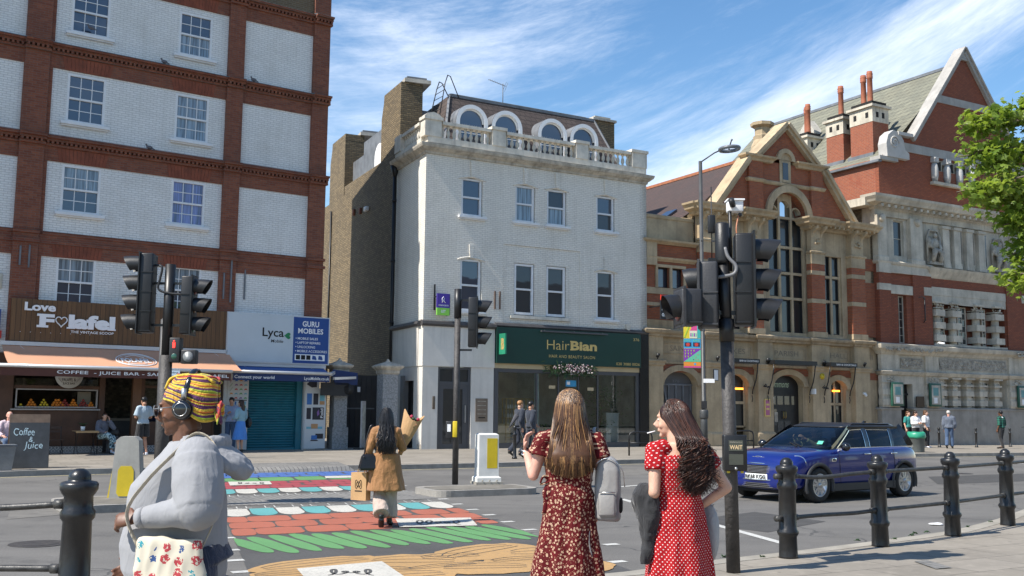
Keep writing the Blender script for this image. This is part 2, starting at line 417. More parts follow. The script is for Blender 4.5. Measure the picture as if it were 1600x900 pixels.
near_k=[(-40,-10.8),(-3.2,7.95),(.2,9.4),(1.09,9.95),(2.13,10.8),(3.18,11.55),(4.34,12.45),(5.8,13.65),(7.2,15.3),(8.6,17.2),(11,19.4),(40,36)]
near_k=near_k[::-1]
sheet('pavement',near_k+[(-60,-60),(80,-60)],.12,m_pave,.14)
kerb('kerb',near_k,.2,.124,m_kerbl)
def paint(name,col,wear=.35,rough=.7):
 wear=min(1,wear*1.9);col=tuple(v*.8+.02 for v in col)
 m,t,b=nm(name);co=coords(t)
 c=mixc_(t,mth(t,'MULTIPLY',ramp(t,noise_(t,co,26,6,.8),.48,.68),wear),col,(.10,.098,.095))
 c=mixc_(t,mth(t,'MULTIPLY',ramp(t,noise_(t,co,1.1,5),.4,.75),wear*.7),c,mul(col,.6))
 lk(t,c,b.inputs['Base Color']);b.inputs['Roughness'].default_value=rough;bump_(t,b,noise_(t,co,70,3),.4,.008);return m
q_white=paint('road paint white',(.62,.61,.57));q_yell=paint('road paint yellow',(.62,.53,.27),.7)
q_black=paint('crossing paint black',(.062,.058,.053),.5);q_teal=paint('crossing paint teal',(.10,.38,.38),.25)
q_red=paint('crossing paint orange red',(.42,.105,.05),.25);q_green=paint('crossing paint green',(.10,.30,.09),.25)
q_ochre=paint('crossing paint ochre',(.50,.29,.10),.25);q_blue=paint('crossing paint blue',(.04,.13,.42),.25)
q_crim=paint('crossing paint crimson',(.36,.035,.05),.25);q_cream=paint('crossing paint cream',(.62,.59,.52),.3)
def line_mb(mb,p,q,w,z):
 p=V3((p[0],p[1],0));q=V3((q[0],q[1],0));t=(q-p).normalized();n=V3((-t.y,t.x,0))*w/2
 n_=max(1,int((q-p).length/2));
 for i in range(n_):
  a=p.lerp(q,i/n_);b=p.lerp(q,(i+1)/n_)
  mb.poly([(v.x,v.y,zg(v.x,v.y)+z)for v in(a-n,b-n,b+n,a+n)])
mk=MB()
line_mb(mk,gp(971,780),gp(1226,850),.13,.005)
line_mb(mk,gp(968,761),gp(1003,758),.12,.005)
line_mb(mk,gps(1535,725),gps(1640,724.5),.14,.005)
for a,b in[(692,780),(714,788),(738,796.5),(764,804.8),(793,815.5),(827,828),(354,841),(360,860),(366,876),(378,894),(628,759.5),(607,752),(590,746),(965,878),(955,851)]:
 p=gp(a,b);line_mb(mk,(p.x-.09,p.y-.05),(p.x+.09,p.y+.05),.13,.005)
o=mk.build('road_marking',q_white);tag(o,kind='structure')
mk=MB()
fk2=shift(far_k,-.30)
for i in range(1,len(fk2)-2):line_mb(mk,fk2[i],fk2[i+1],.09,.005)
nk2=shift(near_k,-.22)
for i in range(1,len(nk2)-2):line_mb(mk,nk2[i],nk2[i+1],.10,.005)
o=mk.build('road_marking',q_yell);tag(o,kind='structure')
CA=gp(345,797);CE1=V3((.883,.469,0));CE2=V3((.31,-.951,0));CW=3.84
def cp(a,t,z=.004):p=CA+CE1*a+CE2*t;return(p.x,p.y,z)
def shape(mb,pts,z):mb.poly([cp(a,t,z)for a,t in pts])
def blob_pts(ca,ct,ra,rt,n=18,rot=0,e=.75,wob=0,sd=0):
 rr=random.Random(sd);out=[]
 for i in range(n):
  th=2*pi*i/n;c,s=cos(th),sin(th)
  x=ra*math.copysign(abs(c)**e,c);y=rt*math.copysign(abs(s)**e,s);k=1+wob*(rr.random()-.5)
  out.append((ca+(x*cos(rot)-y*sin(rot))*k,ct+(x*sin(rot)+y*cos(rot))*k))
 return out
m_iron0=M('manhole iron',(.05,.045,.042),.6,var=.4,vs=8,bump=.4)
base=MB();shape(base,[(0,-9.3),(CW,-9.3),(CW,-2.85),(0,-2.85)],.004);shape(base,[(0,0),(CW,0),(CW,8.2),(0,8.2)],.004)
crossing=base.build('crossing',q_black);tag(crossing,kind='structure')
def scal(t0,t1,first,nn=9):
 A,B=MB(),MB();w=CW/nn
 for i in range(nn):
  a0,a1=i*w,(i+1)*w;mid=(t0+t1)/2+.15*(t1-t0)
  pts=[(a0+.02,t0),(a1-.02,t0),(a1-.01,mid)]+[((a0+a1)/2+(w/2-.01)*cos(pi*k/8),mid+(t1-mid)*sin(pi*k/8))for k in range(1,8)]+[(a0+.01,mid)]
  shape(A if(i+first)%2 else B,pts,.008)
 return A,B
for t0,t1,f in((0.02,1.15,0),(-4.0,-2.9,1)):
 A,B=scal(t0,t1,f)
 tag(A.build('painted_scallops',q_teal),kind='structure');tag(B.build('painted_scallops',q_cream),kind='structure')
def cells(mat,t0,t1,rows,colsn,sd,name):
 mb=MB();rr=random.Random(sd);h=(t1-t0)/rows;w=CW/colsn
 for r in range(rows):
  off=0 if r%2 else .5
  for c in range(-1,colsn+1):
   a0=(c+off)*w;a1=a0+w;a0+=rr.uniform(-.04,.04);a1+=rr.uniform(-.02,.02)
   a0=max(0,a0);a1=min(CW,a1)
   if a1-a0<.15:continue
   ca,ct=(a0+a1)/2,t0+h*(r+.5)
   pts=blob_pts(ca,ct,(a1-a0)/2-.010,h/2-.006,22,0,.42,.04,sd+r*20+c)
   shape(mb,[(min(CW,max(0,p[0])),p[1])for p in pts],.008)
 tag(mb.build(name,mat),kind='structure')
cells(q_red,1.2,3.5,3,6,3,'painted_fruit');cells(q_crim,-6.0,-4.05,3,8,5,'painted_fruit')
cells(q_blue,-9.2,-7.3,3,8,8,'painted_fruit');cells(q_green,-7.25,-6.05,1,5,9,'painted_leaves')
mb=MB()
for i in range(14):
 a=.14+i*.275;pts=blob_pts(0,0,.125,.84,18,0,.8,.06,i)
 shape(mb,[(min(CW,max(0,a+p[0]+p[1]*.24)),4.42+p[1]*(1 if i else .9)+.06*sin(i*1.7))for p in pts],.008)
tag(mb.build('painted_leaves',q_green),kind='structure')
mb=MB();dk=MB();rr=random.Random(4)
for ca,ct,ra,rt,rot in[(2.25,6.35,.45,.38,.1),(1.25,6.9,.5,.3,.2),(2.0,6.95,.5,.25,-.1),(2.95,6.85,.45,.3,0),(.35,6.75,.4,.3,0),(.75,6.25,.78,.42,-.25),(1.75,6.5,.62,.55,.35),(2.75,6.1,.75,.5,-.5),(3.35,6.5,.5,.6,.3),(.5,7.3,.55,.5,.2),(1.5,7.4,.5,.45,0),(2.4,7.2,.6,.4,.3),(3.3,7.5,.52,.45,-.3)]:
 pts=blob_pts(ca,ct,ra,rt,24,rot,.9,.12,int(ca*10));shape(mb,[(min(CW,max(0,p[0])),min(8.1,p[1]))for p in pts],.008+.0003*(len(mb.f)%14))
 for k in range(3):
  pr=None
  for j in range(9):
   th=-1.1+2.2*j/8;x=ra*.86*sin(th);y=rt*(-.75+.42*k)*cos(th)
   q=(ca+x*cos(rot)-y*sin(rot),ct+x*sin(rot)+y*cos(rot))
   if pr and 0<q[0]<CW and 0<pr[0]<CW:
    d=V3((q[0]-pr[0],q[1]-pr[1],0));n=V3((-d.y,d.x,0)).normalized()*.007
    shape(dk,[(pr[0]-n.x,pr[1]-n.y),(q[0]-n.x,q[1]-n.y),(q[0]+n.x,q[1]+n.y),(pr[0]+n.x,pr[1]+n.y)],.0125+k*.0004)
   pr=q
tag(mb.build('painted_fruit',q_ochre),kind='structure')
wr=MB()
Z=lambda x,y,z:tuple(gp(340+.325*x,620+.325*y,z))
for pts in([(855,585),(1215,580),(1250,618),(875,626)],[(380,825),(790,790),(905,868),(450,905)],[(50,408),(250,405),(262,420),(60,426)],[(515,381),(660,378),(690,387),(520,391)]):
 wr.poly([Z(x,y,.0175)for x,y in pts])
tag(wr.build('painted_panel',q_cream),kind='structure')
def scrib(cx,cy,sx,sy,seedv,turns):
 pr=None
 for j in range(turns*14+1):
  th=j/14*2*pi;u=j/(turns*14)
  x=cx+sx*(u*2-1)+sx*.22*sin(th);y=cy+sy*cos(th)*(.6+.4*sin(u*7+seedv))
  q=V3(Z(x,y,.021))
  if pr is not None:
   d=(q-pr);n=V3((-d.y,d.x,0)).normalized()*(.010+.008*abs(sin(th*.5)))
   dk.poly([tuple(pr-n),tuple(q-n),tuple(q+n),tuple(pr+n)])
  pr=q
scrib(1060,603,110,11,.3,5);scrib(640,842,110,15,1.2,4);scrib(160,415,70,5,1,4)
tag(dk.build('painted_lines',q_black),kind='structure')
mb=MB()
for i,ch in enumerate('III II III I II III II I'):
 if ch=='I':
  for tt in(-.42,-2.75):
   a=.1+i*.155;shape(mb,[(a,tt),(a+.02,tt),(a+.02,tt+.35),(a,tt+.35)],.006);shape(mb,[(a,tt+.31),(a+.09,tt+.31),(a+.09,tt+.35),(a,tt+.35)],.0065)
tag(mb.build('painted_lines',q_white),kind='structure')
m_tact=pavemat('dark tactile paving',(.17,.165,.155),(.21,.20,.185),(.06,.058,.055),.11,.9,-FW.rz)
mb=MB();shape(mb,[(0,-2.45),(CW,-2.45),(CW+.1,-.6),(-.1,-.6)],.006)
tag(mb.build('tactile_paving',m_tact),kind='structure')
mb=MB();R_=[(gp(340,740,.008),gp(556,736,.008)),(gp(352,730.4,.131),gp(545,728.3,.131)),(gp(385,724,.131),gp(528,721.5,.131))]
for(a_,b_),(c_,d_)in zip(R_[:-1],R_[1:]):mb.poly([a_,b_,d_,c_])
tag(mb.build('tactile_paving',m_tact),kind='structure')
mb=MB();mb.poly([(p.x,p.y,.129)for p in(gp(1428,878,.12),gp(1448,876,.12),gp(1488,888,.12),gp(1462,890,.12))])
tag(mb.build('drain_cover',m_tact),kind='structure')
def island(c,hl,hd,az,r=.3):
 a=radians(az);d=V3((sin(a),cos(a),0));n=V3((-cos(a),sin(a),0));pts=[]
 for sx,sy,a0 in((1,1,0),(-1,1,pi/2),(-1,-1,pi),(1,-1,1.5*pi)):
  for k in range(6):
   th=a0+k/5*pi/2;pts.append((sx*(hl-r)+r*cos(th),sy*(hd-r)+r*sin(th)))
 P=[V3((c[0],c[1],0))+d*p[0]+n*p[1]for p in pts];Q=[V3((c[0],c[1],0))+d*(p[0]*(1-.14/hl))+n*(p[1]*(1-.14/hd))for p in pts]
 k=MB();k.prism([(p.x,p.y)for p in P],'z',-.02,.12);o=k.build('traffic_island',m_kerb);tag(o,kind='structure')
 k=MB();k.poly([(p.x,p.y,.124)for p in Q]);o=k.build('traffic_island',m_earthd);tag(o,kind='structure')
m_earthd=M('island tarmac',(.17,.155,.13),.85,var=.4,vs=3,bump=.3)
island((-.66,20.25),1.12,.62,62);island((-6.15,17.0),1.15,.85,58)
def patch(pts,mat,name='road_patch'):mb=MB();mb.poly([(p.x,p.y,.0035)for p in pts]);tag(mb.build(name,mat),kind='structure')
m_pt1=M('fresh asphalt patch',(.058,.055,.052),.85,var=.25,vs=4,bump=.5,bs=70);m_pt2=M('pale worn asphalt',(.15,.14,.125),.85,var=.3,vs=3,bump=.5,bs=70)
patch([gp(1180,800),gp(1290,815),gp(1200,832),gp(1060,815)],m_pt1);patch([gp(20,790),gp(140,782),gp(150,800),gp(10,812)],m_pt2);patch([gp(930,735),gp(1110,728),gp(1125,737),gp(935,745)],m_pt2);patch([gp(1450,745),gp(1600,740),gp(1600,752),gp(1465,757)],m_pt1)
for px,py in((905,748),(1500,740),(60,850)):
 mb=MB();c=gp(px,py);mb.lathe([(0,.006),(.33,.006),(.33,0)],c=(c.x,c.y,0),n=28,smooth=False);mb.lathe([(.20,.0085),(.22,.0085),(.22,.006),(.20,.006)],c=(c.x,c.y,0),n=28,smooth=False);tag(mb.build('manhole_cover',m_iron0),kind='structure')
def glassmix(name,tint,refl=.3,rough=.02,wob=.05):
 m,t,b=nm(name);b.inputs['Base Color'].default_value=(*tint,1);b.inputs['Roughness'].default_value=.4
 if max(tint)>.14:
  mq=nd(t,'ShaderNodeMapping');mq.inputs['Scale'].default_value=(9,9,.35);lk(t,coords(t),mq.inputs[0]);lk(t,mixc_(t,ramp(t,noise_(t,mq.outputs[0],1.7,3),.38,.62),mul(tint,.45),mul(tint,1.7)),b.inputs['Base Color'])
 gl=nd(t,'ShaderNodeBsdfGlossy');gl.inputs['Roughness'].default_value=rough;gl.inputs['Color'].default_value=(.62,.68,.76,1)
 mx=nd(t,'ShaderNodeMixShader');fr=nd(t,'ShaderNodeFresnel');fr.inputs['IOR'].default_value=1.55
 lk(t,mth(t,'ADD',fr.outputs[0],refl,True),mx.inputs[0]);lk(t,b.outputs[0],mx.inputs[1]);lk(t,gl.outputs[0],mx.inputs[2])
 bp=nd(t,'ShaderNodeBump');bp.inputs['Strength'].default_value=wob;bp.inputs['Distance'].default_value=.03
 lk(t,noise_(t,coords(t),1.1,2),bp.inputs['Height']);lk(t,bp.outputs[0],gl.inputs['Normal'])
 out=[n for n in t.nodes if n.type=='OUTPUT_MATERIAL'][0];lk(t,mx.outputs[0],out.inputs[0]);return m
m_glass=glassmix('window glass',(.012,.02,.04),.10)
m_glassb=glassmix('glass with pale curtain',(.15,.19,.22),.06)
m_glassp=glassmix('glass with lilac blind',(.10,.11,.26),.07)
m_glassd=glassmix('dark glass',(.012,.012,.012),.03)
m_clear,t,b=nm('clear shop glass');b.inputs['Transmission Weight'].default_value=1;b.inputs['Roughness'].default_value=0;b.inputs['IOR'].default_value=1.2;b.inputs['Base Color'].default_value=(.8,.86,.84,1)
def shopglass(name,refl=.12,tr_=(.72,.78,.77)):
 m,t,b=nm(name)
 tr=nd(t,'ShaderNodeBsdfTransparent');tr.inputs[0].default_value=(*tr_,1)
 gl=nd(t,'ShaderNodeBsdfGlossy');gl.inputs['Roughness'].default_value=.01
 fr=nd(t,'ShaderNodeFresnel');fr.inputs['IOR'].default_value=1.5;mx=nd(t,'ShaderNodeMixShader')
 lk(t,mth(t,'ADD',fr.outputs[0],refl,True),mx.inputs[0]);lk(t,tr.outputs[0],mx.inputs[1]);lk(t,gl.outputs[0],mx.inputs[2])
 out=[n for n in t.nodes if n.type=='OUTPUT_MATERIAL'][0];lk(t,mx.outputs[0],out.inputs[0]);return m
m_clear=shopglass('clear shop glass',.0,(.9,.93,.92))
def sash(parent,u0,u1,z0,z1,y=.06,cols=3,rows=2,g=(None,None),sill=True,fr=.055,white=None,meet=.5,rise=0,sillmat=None,sill_ext=.16):
 g=(g[0]or m_glass,g[1]or m_glass);white=white or m_white;zm=z0+(z1-z0)*meet
 f=MB();f.box(u0,u0+fr*1.3,y-.03,y+.08,z0,z1);f.box(u1-fr*1.3,u1,y-.03,y+.08,z0,z1)
 f.box(u0+fr*1.3,u1-fr*1.3,y-.028,y+.08,z0,z0+fr*1.5);f.box(u0+fr*1.3,u1-fr*1.3,y-.028,y+.08,z1-fr*1.3,z1);f.box(u0+fr*1.3,u1-fr*1.3,y-.02,y+.07,zm-fr*.55,zm+fr*.55)
 a0,a1=u0+fr*1.3,u1-fr*1.3
 for(b0,b1,yy)in((z0+fr*1.5,zm-fr*.55,y+.035),(zm+fr*.55,z1-fr*1.3,y+.01)):
  for c in range(1,cols):x=a0+(a1-a0)*c/cols;f.box(x-.012,x+.012,yy,yy+.03,b0,b1)
  for r in range(1,rows):z=b0+(b1-b0)*r/rows;f.box(a0,a1,yy+.002,yy+.028,z-.012,z+.012)
 w=f.build('window',white,parent)
 gl=MB();gl.poly([(a0,y+.055,z0+fr),(a1,y+.055,z0+fr),(a1,y+.055,zm),(a0,y+.055,zm)]);gl.mi=1
 gl.poly([(a0,y+.032,zm),(a1,y+.032,zm),(a1,y+.032,z1-fr),(a0,y+.032,z1-fr)])
 gl.build('glass',[g[0],g[1]],w)
 if sill:
  s_=MB();s_.box(u0-sill_ext,u1+sill_ext,-.13,y,z0-.09,z0-.002);s_.box(u0-sill_ext+.03,u1+sill_ext-.03,-.07,y,z0-.14,z0-.09);s_.build('sill',sillmat or white,w)
 return w
b_red=brick('dark red brick',(.175,.048,.024),(.26,.085,.042),(.17,.105,.08),stain=.4,bump=.5,ms=.009)
b_orange=brick('worn orange brick',(.25,.085,.04),(.19,.06,.035),(.17,.12,.09),stain=.45)
b_whitel=brick('white painted brick',(.74,.73,.70),(.80,.79,.76),(.55,.54,.52),stain=.34,stainc=(.34,.32,.26),bump=.5,ms=.012,rough=.6,dirt_scale=.8)
b_stock=brick('brown stock brick',(.17,.115,.06),(.12,.08,.045),(.20,.17,.12),stain=.35)
# left brick block
LBR=empty('brick_building',FL.w(0,0),FL.rz,'tall red brick mansion block with white painted brick panels at left of street','building')
wins=[]
for zi,(za,zb)in enumerate(((4.72,6.30),(7.72,9.27),(10.67,12.28),(13.66,15.2))):
 for ua,ub in((-3.53,-2.34),(-.05,1.11)):wins.append((ua,ub,za,zb,zi))
wins.append((-7.9,-6.75,7.72,9.27,1));wins.append((-7.9,-6.75,10.67,12.28,2));wins.append((-7.9,-6.75,13.66,15.2,3));wins.append((-7.9,-6.75,4.72,6.3,0))
mb=MB();wall(mb,-13,5.53,3.2,16.25,[w[:4]for w in wins],.25)
mb.mi=1;mb.poly([(-13,0,16.25),(5.53,0,16.25),(5.53,0,17.6),(-13,0,17.6)])
mb.box(-13,5.53,.26,8.6,3.2,17.59);mb.box(-13,-5.2,.0,8.6,.1,3.2)
mb.box(2.02,5.53,.42,8.6,.1,3.19)
mb.box(-5.2,2.02,4.5,8.6,.1,3.19)
mb.poly([(5.53,0,.1),(5.53,8.6,.1),(5.53,8.6,17.6),(5.53,0,17.6)])
mb.build('wall',[b_whitel,b_stock],LBR)
pil=[(-4.85,-4.12),(1.69,2.27),(4.92,5.56),(-9.9,-9.2)]
for a,b_ in pil:
 p=MB();p.box(a,b_,-.13,0,3.2,17.6);
 if a<0:p.box(b_,b_+.12,-.06,0,3.2,17.6)
 p.build('pilaster',b_red if a>-20 else b_orange,LBR)
m_lint=M('rubbed red brick',(.23,.062,.03),.8,var=.35,vs=3,streak=.3,bump=.2)
for k,zt in enumerate((7.06,10.12,13.16,16.22)):
 bd=MB();bd.box(-13,5.55,-.035,0,zt-.80,zt-.02);bd.mi=1
 for ua,ub in((-3.53,-2.34),(-.05,1.11),(-7.9,-6.75)):
  n=13
  for i in range(n):
   x0=ua-.12+(ub-ua+.24)*i/n;x1=x0+(ub-ua+.24)/n-.008;sk=(i-(n-1)/2)*.012
   bd.prism([(x0,zt-.795),(x1,zt-.795),(x1+sk,zt-.36),(x0+sk,zt-.36)],'y',-.045,-.02)
 bd.build('brick_band',[b_red,m_lint],LBR)
 c=MB();segs=[(-13,-4.87,0),(-4.87,-4.10,.13),(-4.10,1.67,0),(1.67,2.29,.13),(2.29,4.90,0),(4.90,5.60,.15)]
 big=k>0
 for a,b_,e in segs:
  if big:
   c.box(a,b_,-.10-e,0,zt-.34,zt-.26);c.box(a,b_,-.15-e,0,zt-.18,zt-.10);c.box(a+.001,b_-.001,-.24-e,0,zt-.10,zt-.03)
   x=a+.04
   while x<b_-.05:c.box(x,x+.07,-.16-e,-.0,zt-.26,zt-.18);x+=.14
  else:
   c.box(a,b_,-.07-e,0,zt-.40,zt-.30);c.box(a,b_,-.06-e,0,zt-.12,zt-.04)
 c.mi=1
 for a,b_,e in segs:
  d=.25 if big else .06
  c.prism([(0,zt+.07 if big else zt),(-d-e,zt-.028),(-d-e-.01,zt-.036),(0,zt-.032)],'x',a,b_)
 c.build('cornice',[b_red,m_lead if k>1 else b_red],LBR)
for(ua,ub,za,zb,zi)in wins:
 gu,gl_=m_glass,m_glass
 if zi==1:gu,gl_=(m_glassb,m_glass)if ua<-1 else(m_glassp,m_glassp)
 if zi==2:gu,gl_=(m_glass,m_glass)if ua<-1 else(m_glassb,m_glassb)
 if zi==0:gu,gl_=m_glassb,m_glass
 if zi==3:gu,gl_=m_glass,(m_glass if ua<-1 else m_glassb)
 sash(LBR,ua,ub,za,zb,y=.03,g=(gl_,gu))
k=MB()
for u_,z0,z1 in((-4.62,5.9,6.5),(-4.36,5.85,6.55),(1.85,5.3,6.2),(2.1,5.2,6.7)):k.box(u_-.025,u_+.025,-.17,-.13,z0,z1)
k.box(2.62,2.67,-.04,0,5.35,6.4);k.build('tie_bar',m_lead,LBR)
m_pig=M('pigeon grey',(.12,.12,.14),.7,var=.4,vs=20)
def pigeon(u_,z,lab):
 p=MB();p.ball((0,0,.07),.075,2,(1.6,.8,.85));p.ball((-.12,0,.14),.035,1);p.tube([(-.08,0,.09),(-.12,0,.14)],.028,6);p.tube([(.08,0,.06),(.2,0,.04)],[.04,.02],6,flat=.4);p.tube([(-.15,0,.14),(-.18,0,.13)],[.008,.003],5)
 p.cyl((0,.02,0),(0,.02,.03),.006,n=5);p.cyl((0,-.02,0),(0,-.02,.03),.006,n=5)
 o=p.build('pigeon',m_pig);o.location=FL.w(u_,-.18,z);o.rotation_euler=(0,0,FL.rz+.3);tag(o,lab,'pigeon','pigeons on the brick building')
for u_,z,l_ in((-.55,13.16,'grey pigeon on the lead ledge below second window column'),(2.62,13.16,'grey pigeon on the lead ledge right of the middle brick pilaster'),(-.9,10.13,'dark pigeon on the lower brick ledge above purple blind window'),(2.1,16.28,'pigeon perched high on top ledge above middle pilaster'),(-2.95,13.80,'pigeon on the sill of the top left sash window')):pigeon(u_,z,l_)
m_wood=M('dark brown shopfront timber',(.085,.04,.022),.6,var=.35,vs=2,streak=.3)
m_woodl=M('lighter brown timber',(.16,.08,.042),.6,var=.3,vs=2)
def plankmat(name,c,w):
 m,t,b=nm(name);v=facade_vec(t)
 br=nd(t,'ShaderNodeTexBrick');br.offset=0;lk(t,v,br.inputs['Vector']);br.inputs['Scale'].default_value=1;br.inputs['Brick Width'].default_value=w;br.inputs['Row Height'].default_value=50
 br.inputs['Mortar Size'].default_value=.006;br.inputs['Color1'].default_value=(*c,1);br.inputs['Color2'].default_value=(*mul(c,.68),1);br.inputs['Mortar'].default_value=(*mul(c,.12),1)
 co=coords(t);mpn=nd(t,'ShaderNodeMapping');mpn.inputs['Scale'].default_value=(14,14,.7);lk(t,co,mpn.inputs[0])
 cc=mixc_(t,mth(t,'MULTIPLY',ramp(t,noise_(t,mpn.outputs[0],1.5,6),.4,.75),.6),br.outputs['Color'],mul(c,.4))
 lk(t,cc,b.inputs['Base Color']);b.inputs['Roughness'].default_value=.65;bump_(t,b,mth(t,'SUBTRACT',0.0,br.outputs['Fac']),.5,.01);return m
m_plank=plankmat('vertical stained planks',(.17,.085,.032),.145)
m_tile,t,b=nm('patterned tile');v=facade_vec(t,5,5)
w1=nd(t,'ShaderNodeTexVoronoi');w1.distance='MANHATTAN';w1.inputs['Randomness'].default_value=0;w1.inputs['Scale'].default_value=1;lk(t,v,w1.inputs['Vector'])
lk(t,mixc_(t,mth(t,'GREATER_THAN',mth(t,'SINE',mth(t,'MULTIPLY',w1.outputs['Distance'],16.0)),.1),(.42,.41,.39),(.12,.13,.15)),b.inputs['Base Color']);b.inputs['Roughness'].default_value=.4
sf=MB()
sf.box(-5.2,-4.95,-.05,.2,.1,3.2);sf.mi=1;sf.box(-4.95,-4.55,-.08,.15,.1,3.2)
sf.box(-4.55,-2.02,-.06,.12,1.44,1.52);sf.box(-4.55,-2.02,-.03,.1,2.12,2.22);sf.box(-4.55,-2.02,-.03,.1,2.62,3.2);sf.box(-2.02,-1.85,-.06,.14,.1,3.2);sf.box(-1.85,2.02,-.02,.12,2.75,3.2)
sf.mi=0;sf.box(-4.55,-2.02,.0,.1,.35,1.44);sf.mi=2;sf.box(-.98,-.72,-.06,.14,.1,2.75);sf.mi=1;sf.box(-.72,-.6,-.05,.14,.1,2.75)
sf.mi=0;sf.box(-.6,1.8,.02,.1,.35,1.1);sf.box(.55,.68,-.03,.12,1.1,2.75);sf.box(-.6,1.8,.0,.1,2.2,2.28);sf.box(1.7,2.02,-.03,.12,.1,2.75);sf.mi=3;sf.box(1.76,1.98,-.04,-.03,.2,2.45)
shop=sf.build('shopfront',[m_wood,m_wood,m_woodl,m_dark],LBR)
tl=MB();tl.box(-4.95,-1.85,-.09,-.0,.1,.34);tl.box(-.72,1.7,-.07,.02,.1,.34);tl.build('tiles',m_tile,shop)
gl=MB();gl.box(-4.5,-2.06,.05,.06,2.22,2.62);gl.box(-.6,.55,.05,.06,1.1,2.75);gl.box(.68,1.7,.05,.06,1.1,2.75);gl.build('glass',m_clear,shop)
fr=MB()
for a,b_,c,d in((-4.46,-2.06,1.53,1.57),(-4.46,-2.06,2.08,2.115)):fr.box(a,b_,-.02,.05,c,d)
fr.box(-4.46,-4.42,-.02,.05,1.57,2.08);fr.box(-2.1,-2.06,-.02,.05,1.57,2.08);fr.box(-4.6,-1.98,-.10,.0,1.46,1.50);fr.build('window_frame',M('pale grey metal',(.35,.34,.33),.4,var=.1),shop)
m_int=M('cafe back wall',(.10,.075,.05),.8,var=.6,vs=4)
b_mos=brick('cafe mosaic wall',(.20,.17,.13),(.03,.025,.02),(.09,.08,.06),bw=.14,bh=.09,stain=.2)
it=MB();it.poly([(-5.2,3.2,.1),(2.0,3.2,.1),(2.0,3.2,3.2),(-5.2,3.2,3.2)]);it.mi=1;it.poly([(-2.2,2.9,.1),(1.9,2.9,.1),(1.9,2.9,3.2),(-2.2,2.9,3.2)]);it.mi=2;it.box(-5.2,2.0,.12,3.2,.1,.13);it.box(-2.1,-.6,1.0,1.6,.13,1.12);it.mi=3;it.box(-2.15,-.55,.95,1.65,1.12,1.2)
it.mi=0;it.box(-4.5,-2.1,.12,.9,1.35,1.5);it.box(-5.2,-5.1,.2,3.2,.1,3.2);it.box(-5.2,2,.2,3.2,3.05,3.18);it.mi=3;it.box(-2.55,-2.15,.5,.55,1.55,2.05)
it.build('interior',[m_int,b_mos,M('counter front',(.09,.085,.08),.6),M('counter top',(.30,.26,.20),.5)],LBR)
fm=[M('orange fruit',(.62,.20,.015),.5,var=.2,vs=9),M('lemon fruit',(.65,.48,.03),.5,var=.2,vs=9),M('pomegranate fruit',(.30,.045,.035),.45,var=.3,vs=9)]
fmesh=[]
for i,r_ in enumerate((.047,.04,.044)):
 q=MB();q.ball((0,0,0),r_,2,(1,1,.94));o=q.build(['orange','lemon','pomegranate'][i],fm[i]);fmesh.append(o)
kinds=[(-4.28,1,2),(-3.98,0,4),(-3.62,1,4),(-3.22,0,5),(-3.0,2,4),(-2.75,0,4),(-2.45,2,4),(-2.22,0,3)]
lbls=['lemons in the left corner of cafe hatch window','pile of oranges second from the left in cafe window','pile of yellow lemons in the cafe window','tallest pile of oranges in the cafe window','red pomegranates beside the tallest orange pile','oranges between the two pomegranate piles','dark red pomegranates right of centre in cafe window','oranges at the right end of the fruit display']
used=set()
for(cu,kd,nb),lab in zip(kinds,lbls):
 for row in range(nb if nb<5 else 4):
  cnt=nb-row
  for c in range(cnt):
   src=fmesh[kd]
   if kd in used:o=src.copy();COL.objects.link(o)
   else:o=src;used.add(kd)
   o.location=FL.w(cu+(c-(cnt-1)/2)*.088+random.uniform(-.008,.008),.08+row*.03,1.545+row*.074+random.uniform(0,.01));
   tag(o,'one of the '+lab,'fruit',lab)
fs=empty('shop_sign',FL.w(0,0),FL.rz,'brown plank shop sign reading Love Falafel in raised white letters','shop sign')
k=MB();k.box(-4.78,1.97,-.28,-.02,3.56,4.86);k.build('board',m_plank,fs)
k=MB()
def slab(mb,u0,ch,w,z0,z1,**kw):mb.text(ch,u0,u0+w,z0,z1,-.34,bold=.035,ext=.055,**kw)
k.text('Love',-4.42,-3.53,4.50,4.76,-.34,bold=.035,ext=.055)
k.text('F',-3.98,-3.55,4.0,4.42,-.34,bold=.05,ext=.055);k.box(-4.05,-3.72,-.338,-.285,4.0,4.07);k.box(-4.05,-3.9,-.338,-.285,4.35,4.42)
k.text('lafel',-3.13,-1.73,4.0,4.45,-.34,bold=.05,ext=.055)
k.box(-3.18,-2.93,-.338,-.285,4.0,4.05);k.box(-1.95,-1.70,-.338,-.285,4.0,4.05)
k.text('THE VINTAGE SCOOP',-3.05,-1.75,3.87,3.95,-.30,bold=.02)
hp=[(-3.34+.16*sin(a)**3*1.05,4.22+.011*(13*cos(a)-5*cos(2*a)-2*cos(3*a)-cos(4*a)))for a in[2*pi*i/28 for i in range(28)]]
k.tube([(x,-.30,z)for x,z in hp+[hp[0]]],.017,6)
for i in range(8):k.ball((-4.5+i*.29,-.29,3.84),.012,1)
k.build('lettering',m_rock_w,fs)
m_can=M('terracotta awning canvas',(.56,.29,.175),.8,var=.08,vs=.8,bump=.05);m_val=M('brown valance',(.10,.035,.025),.8,var=.1)
m_alu=M('pale aluminium',(.62,.62,.62),.35,metal=.3,var=.08)
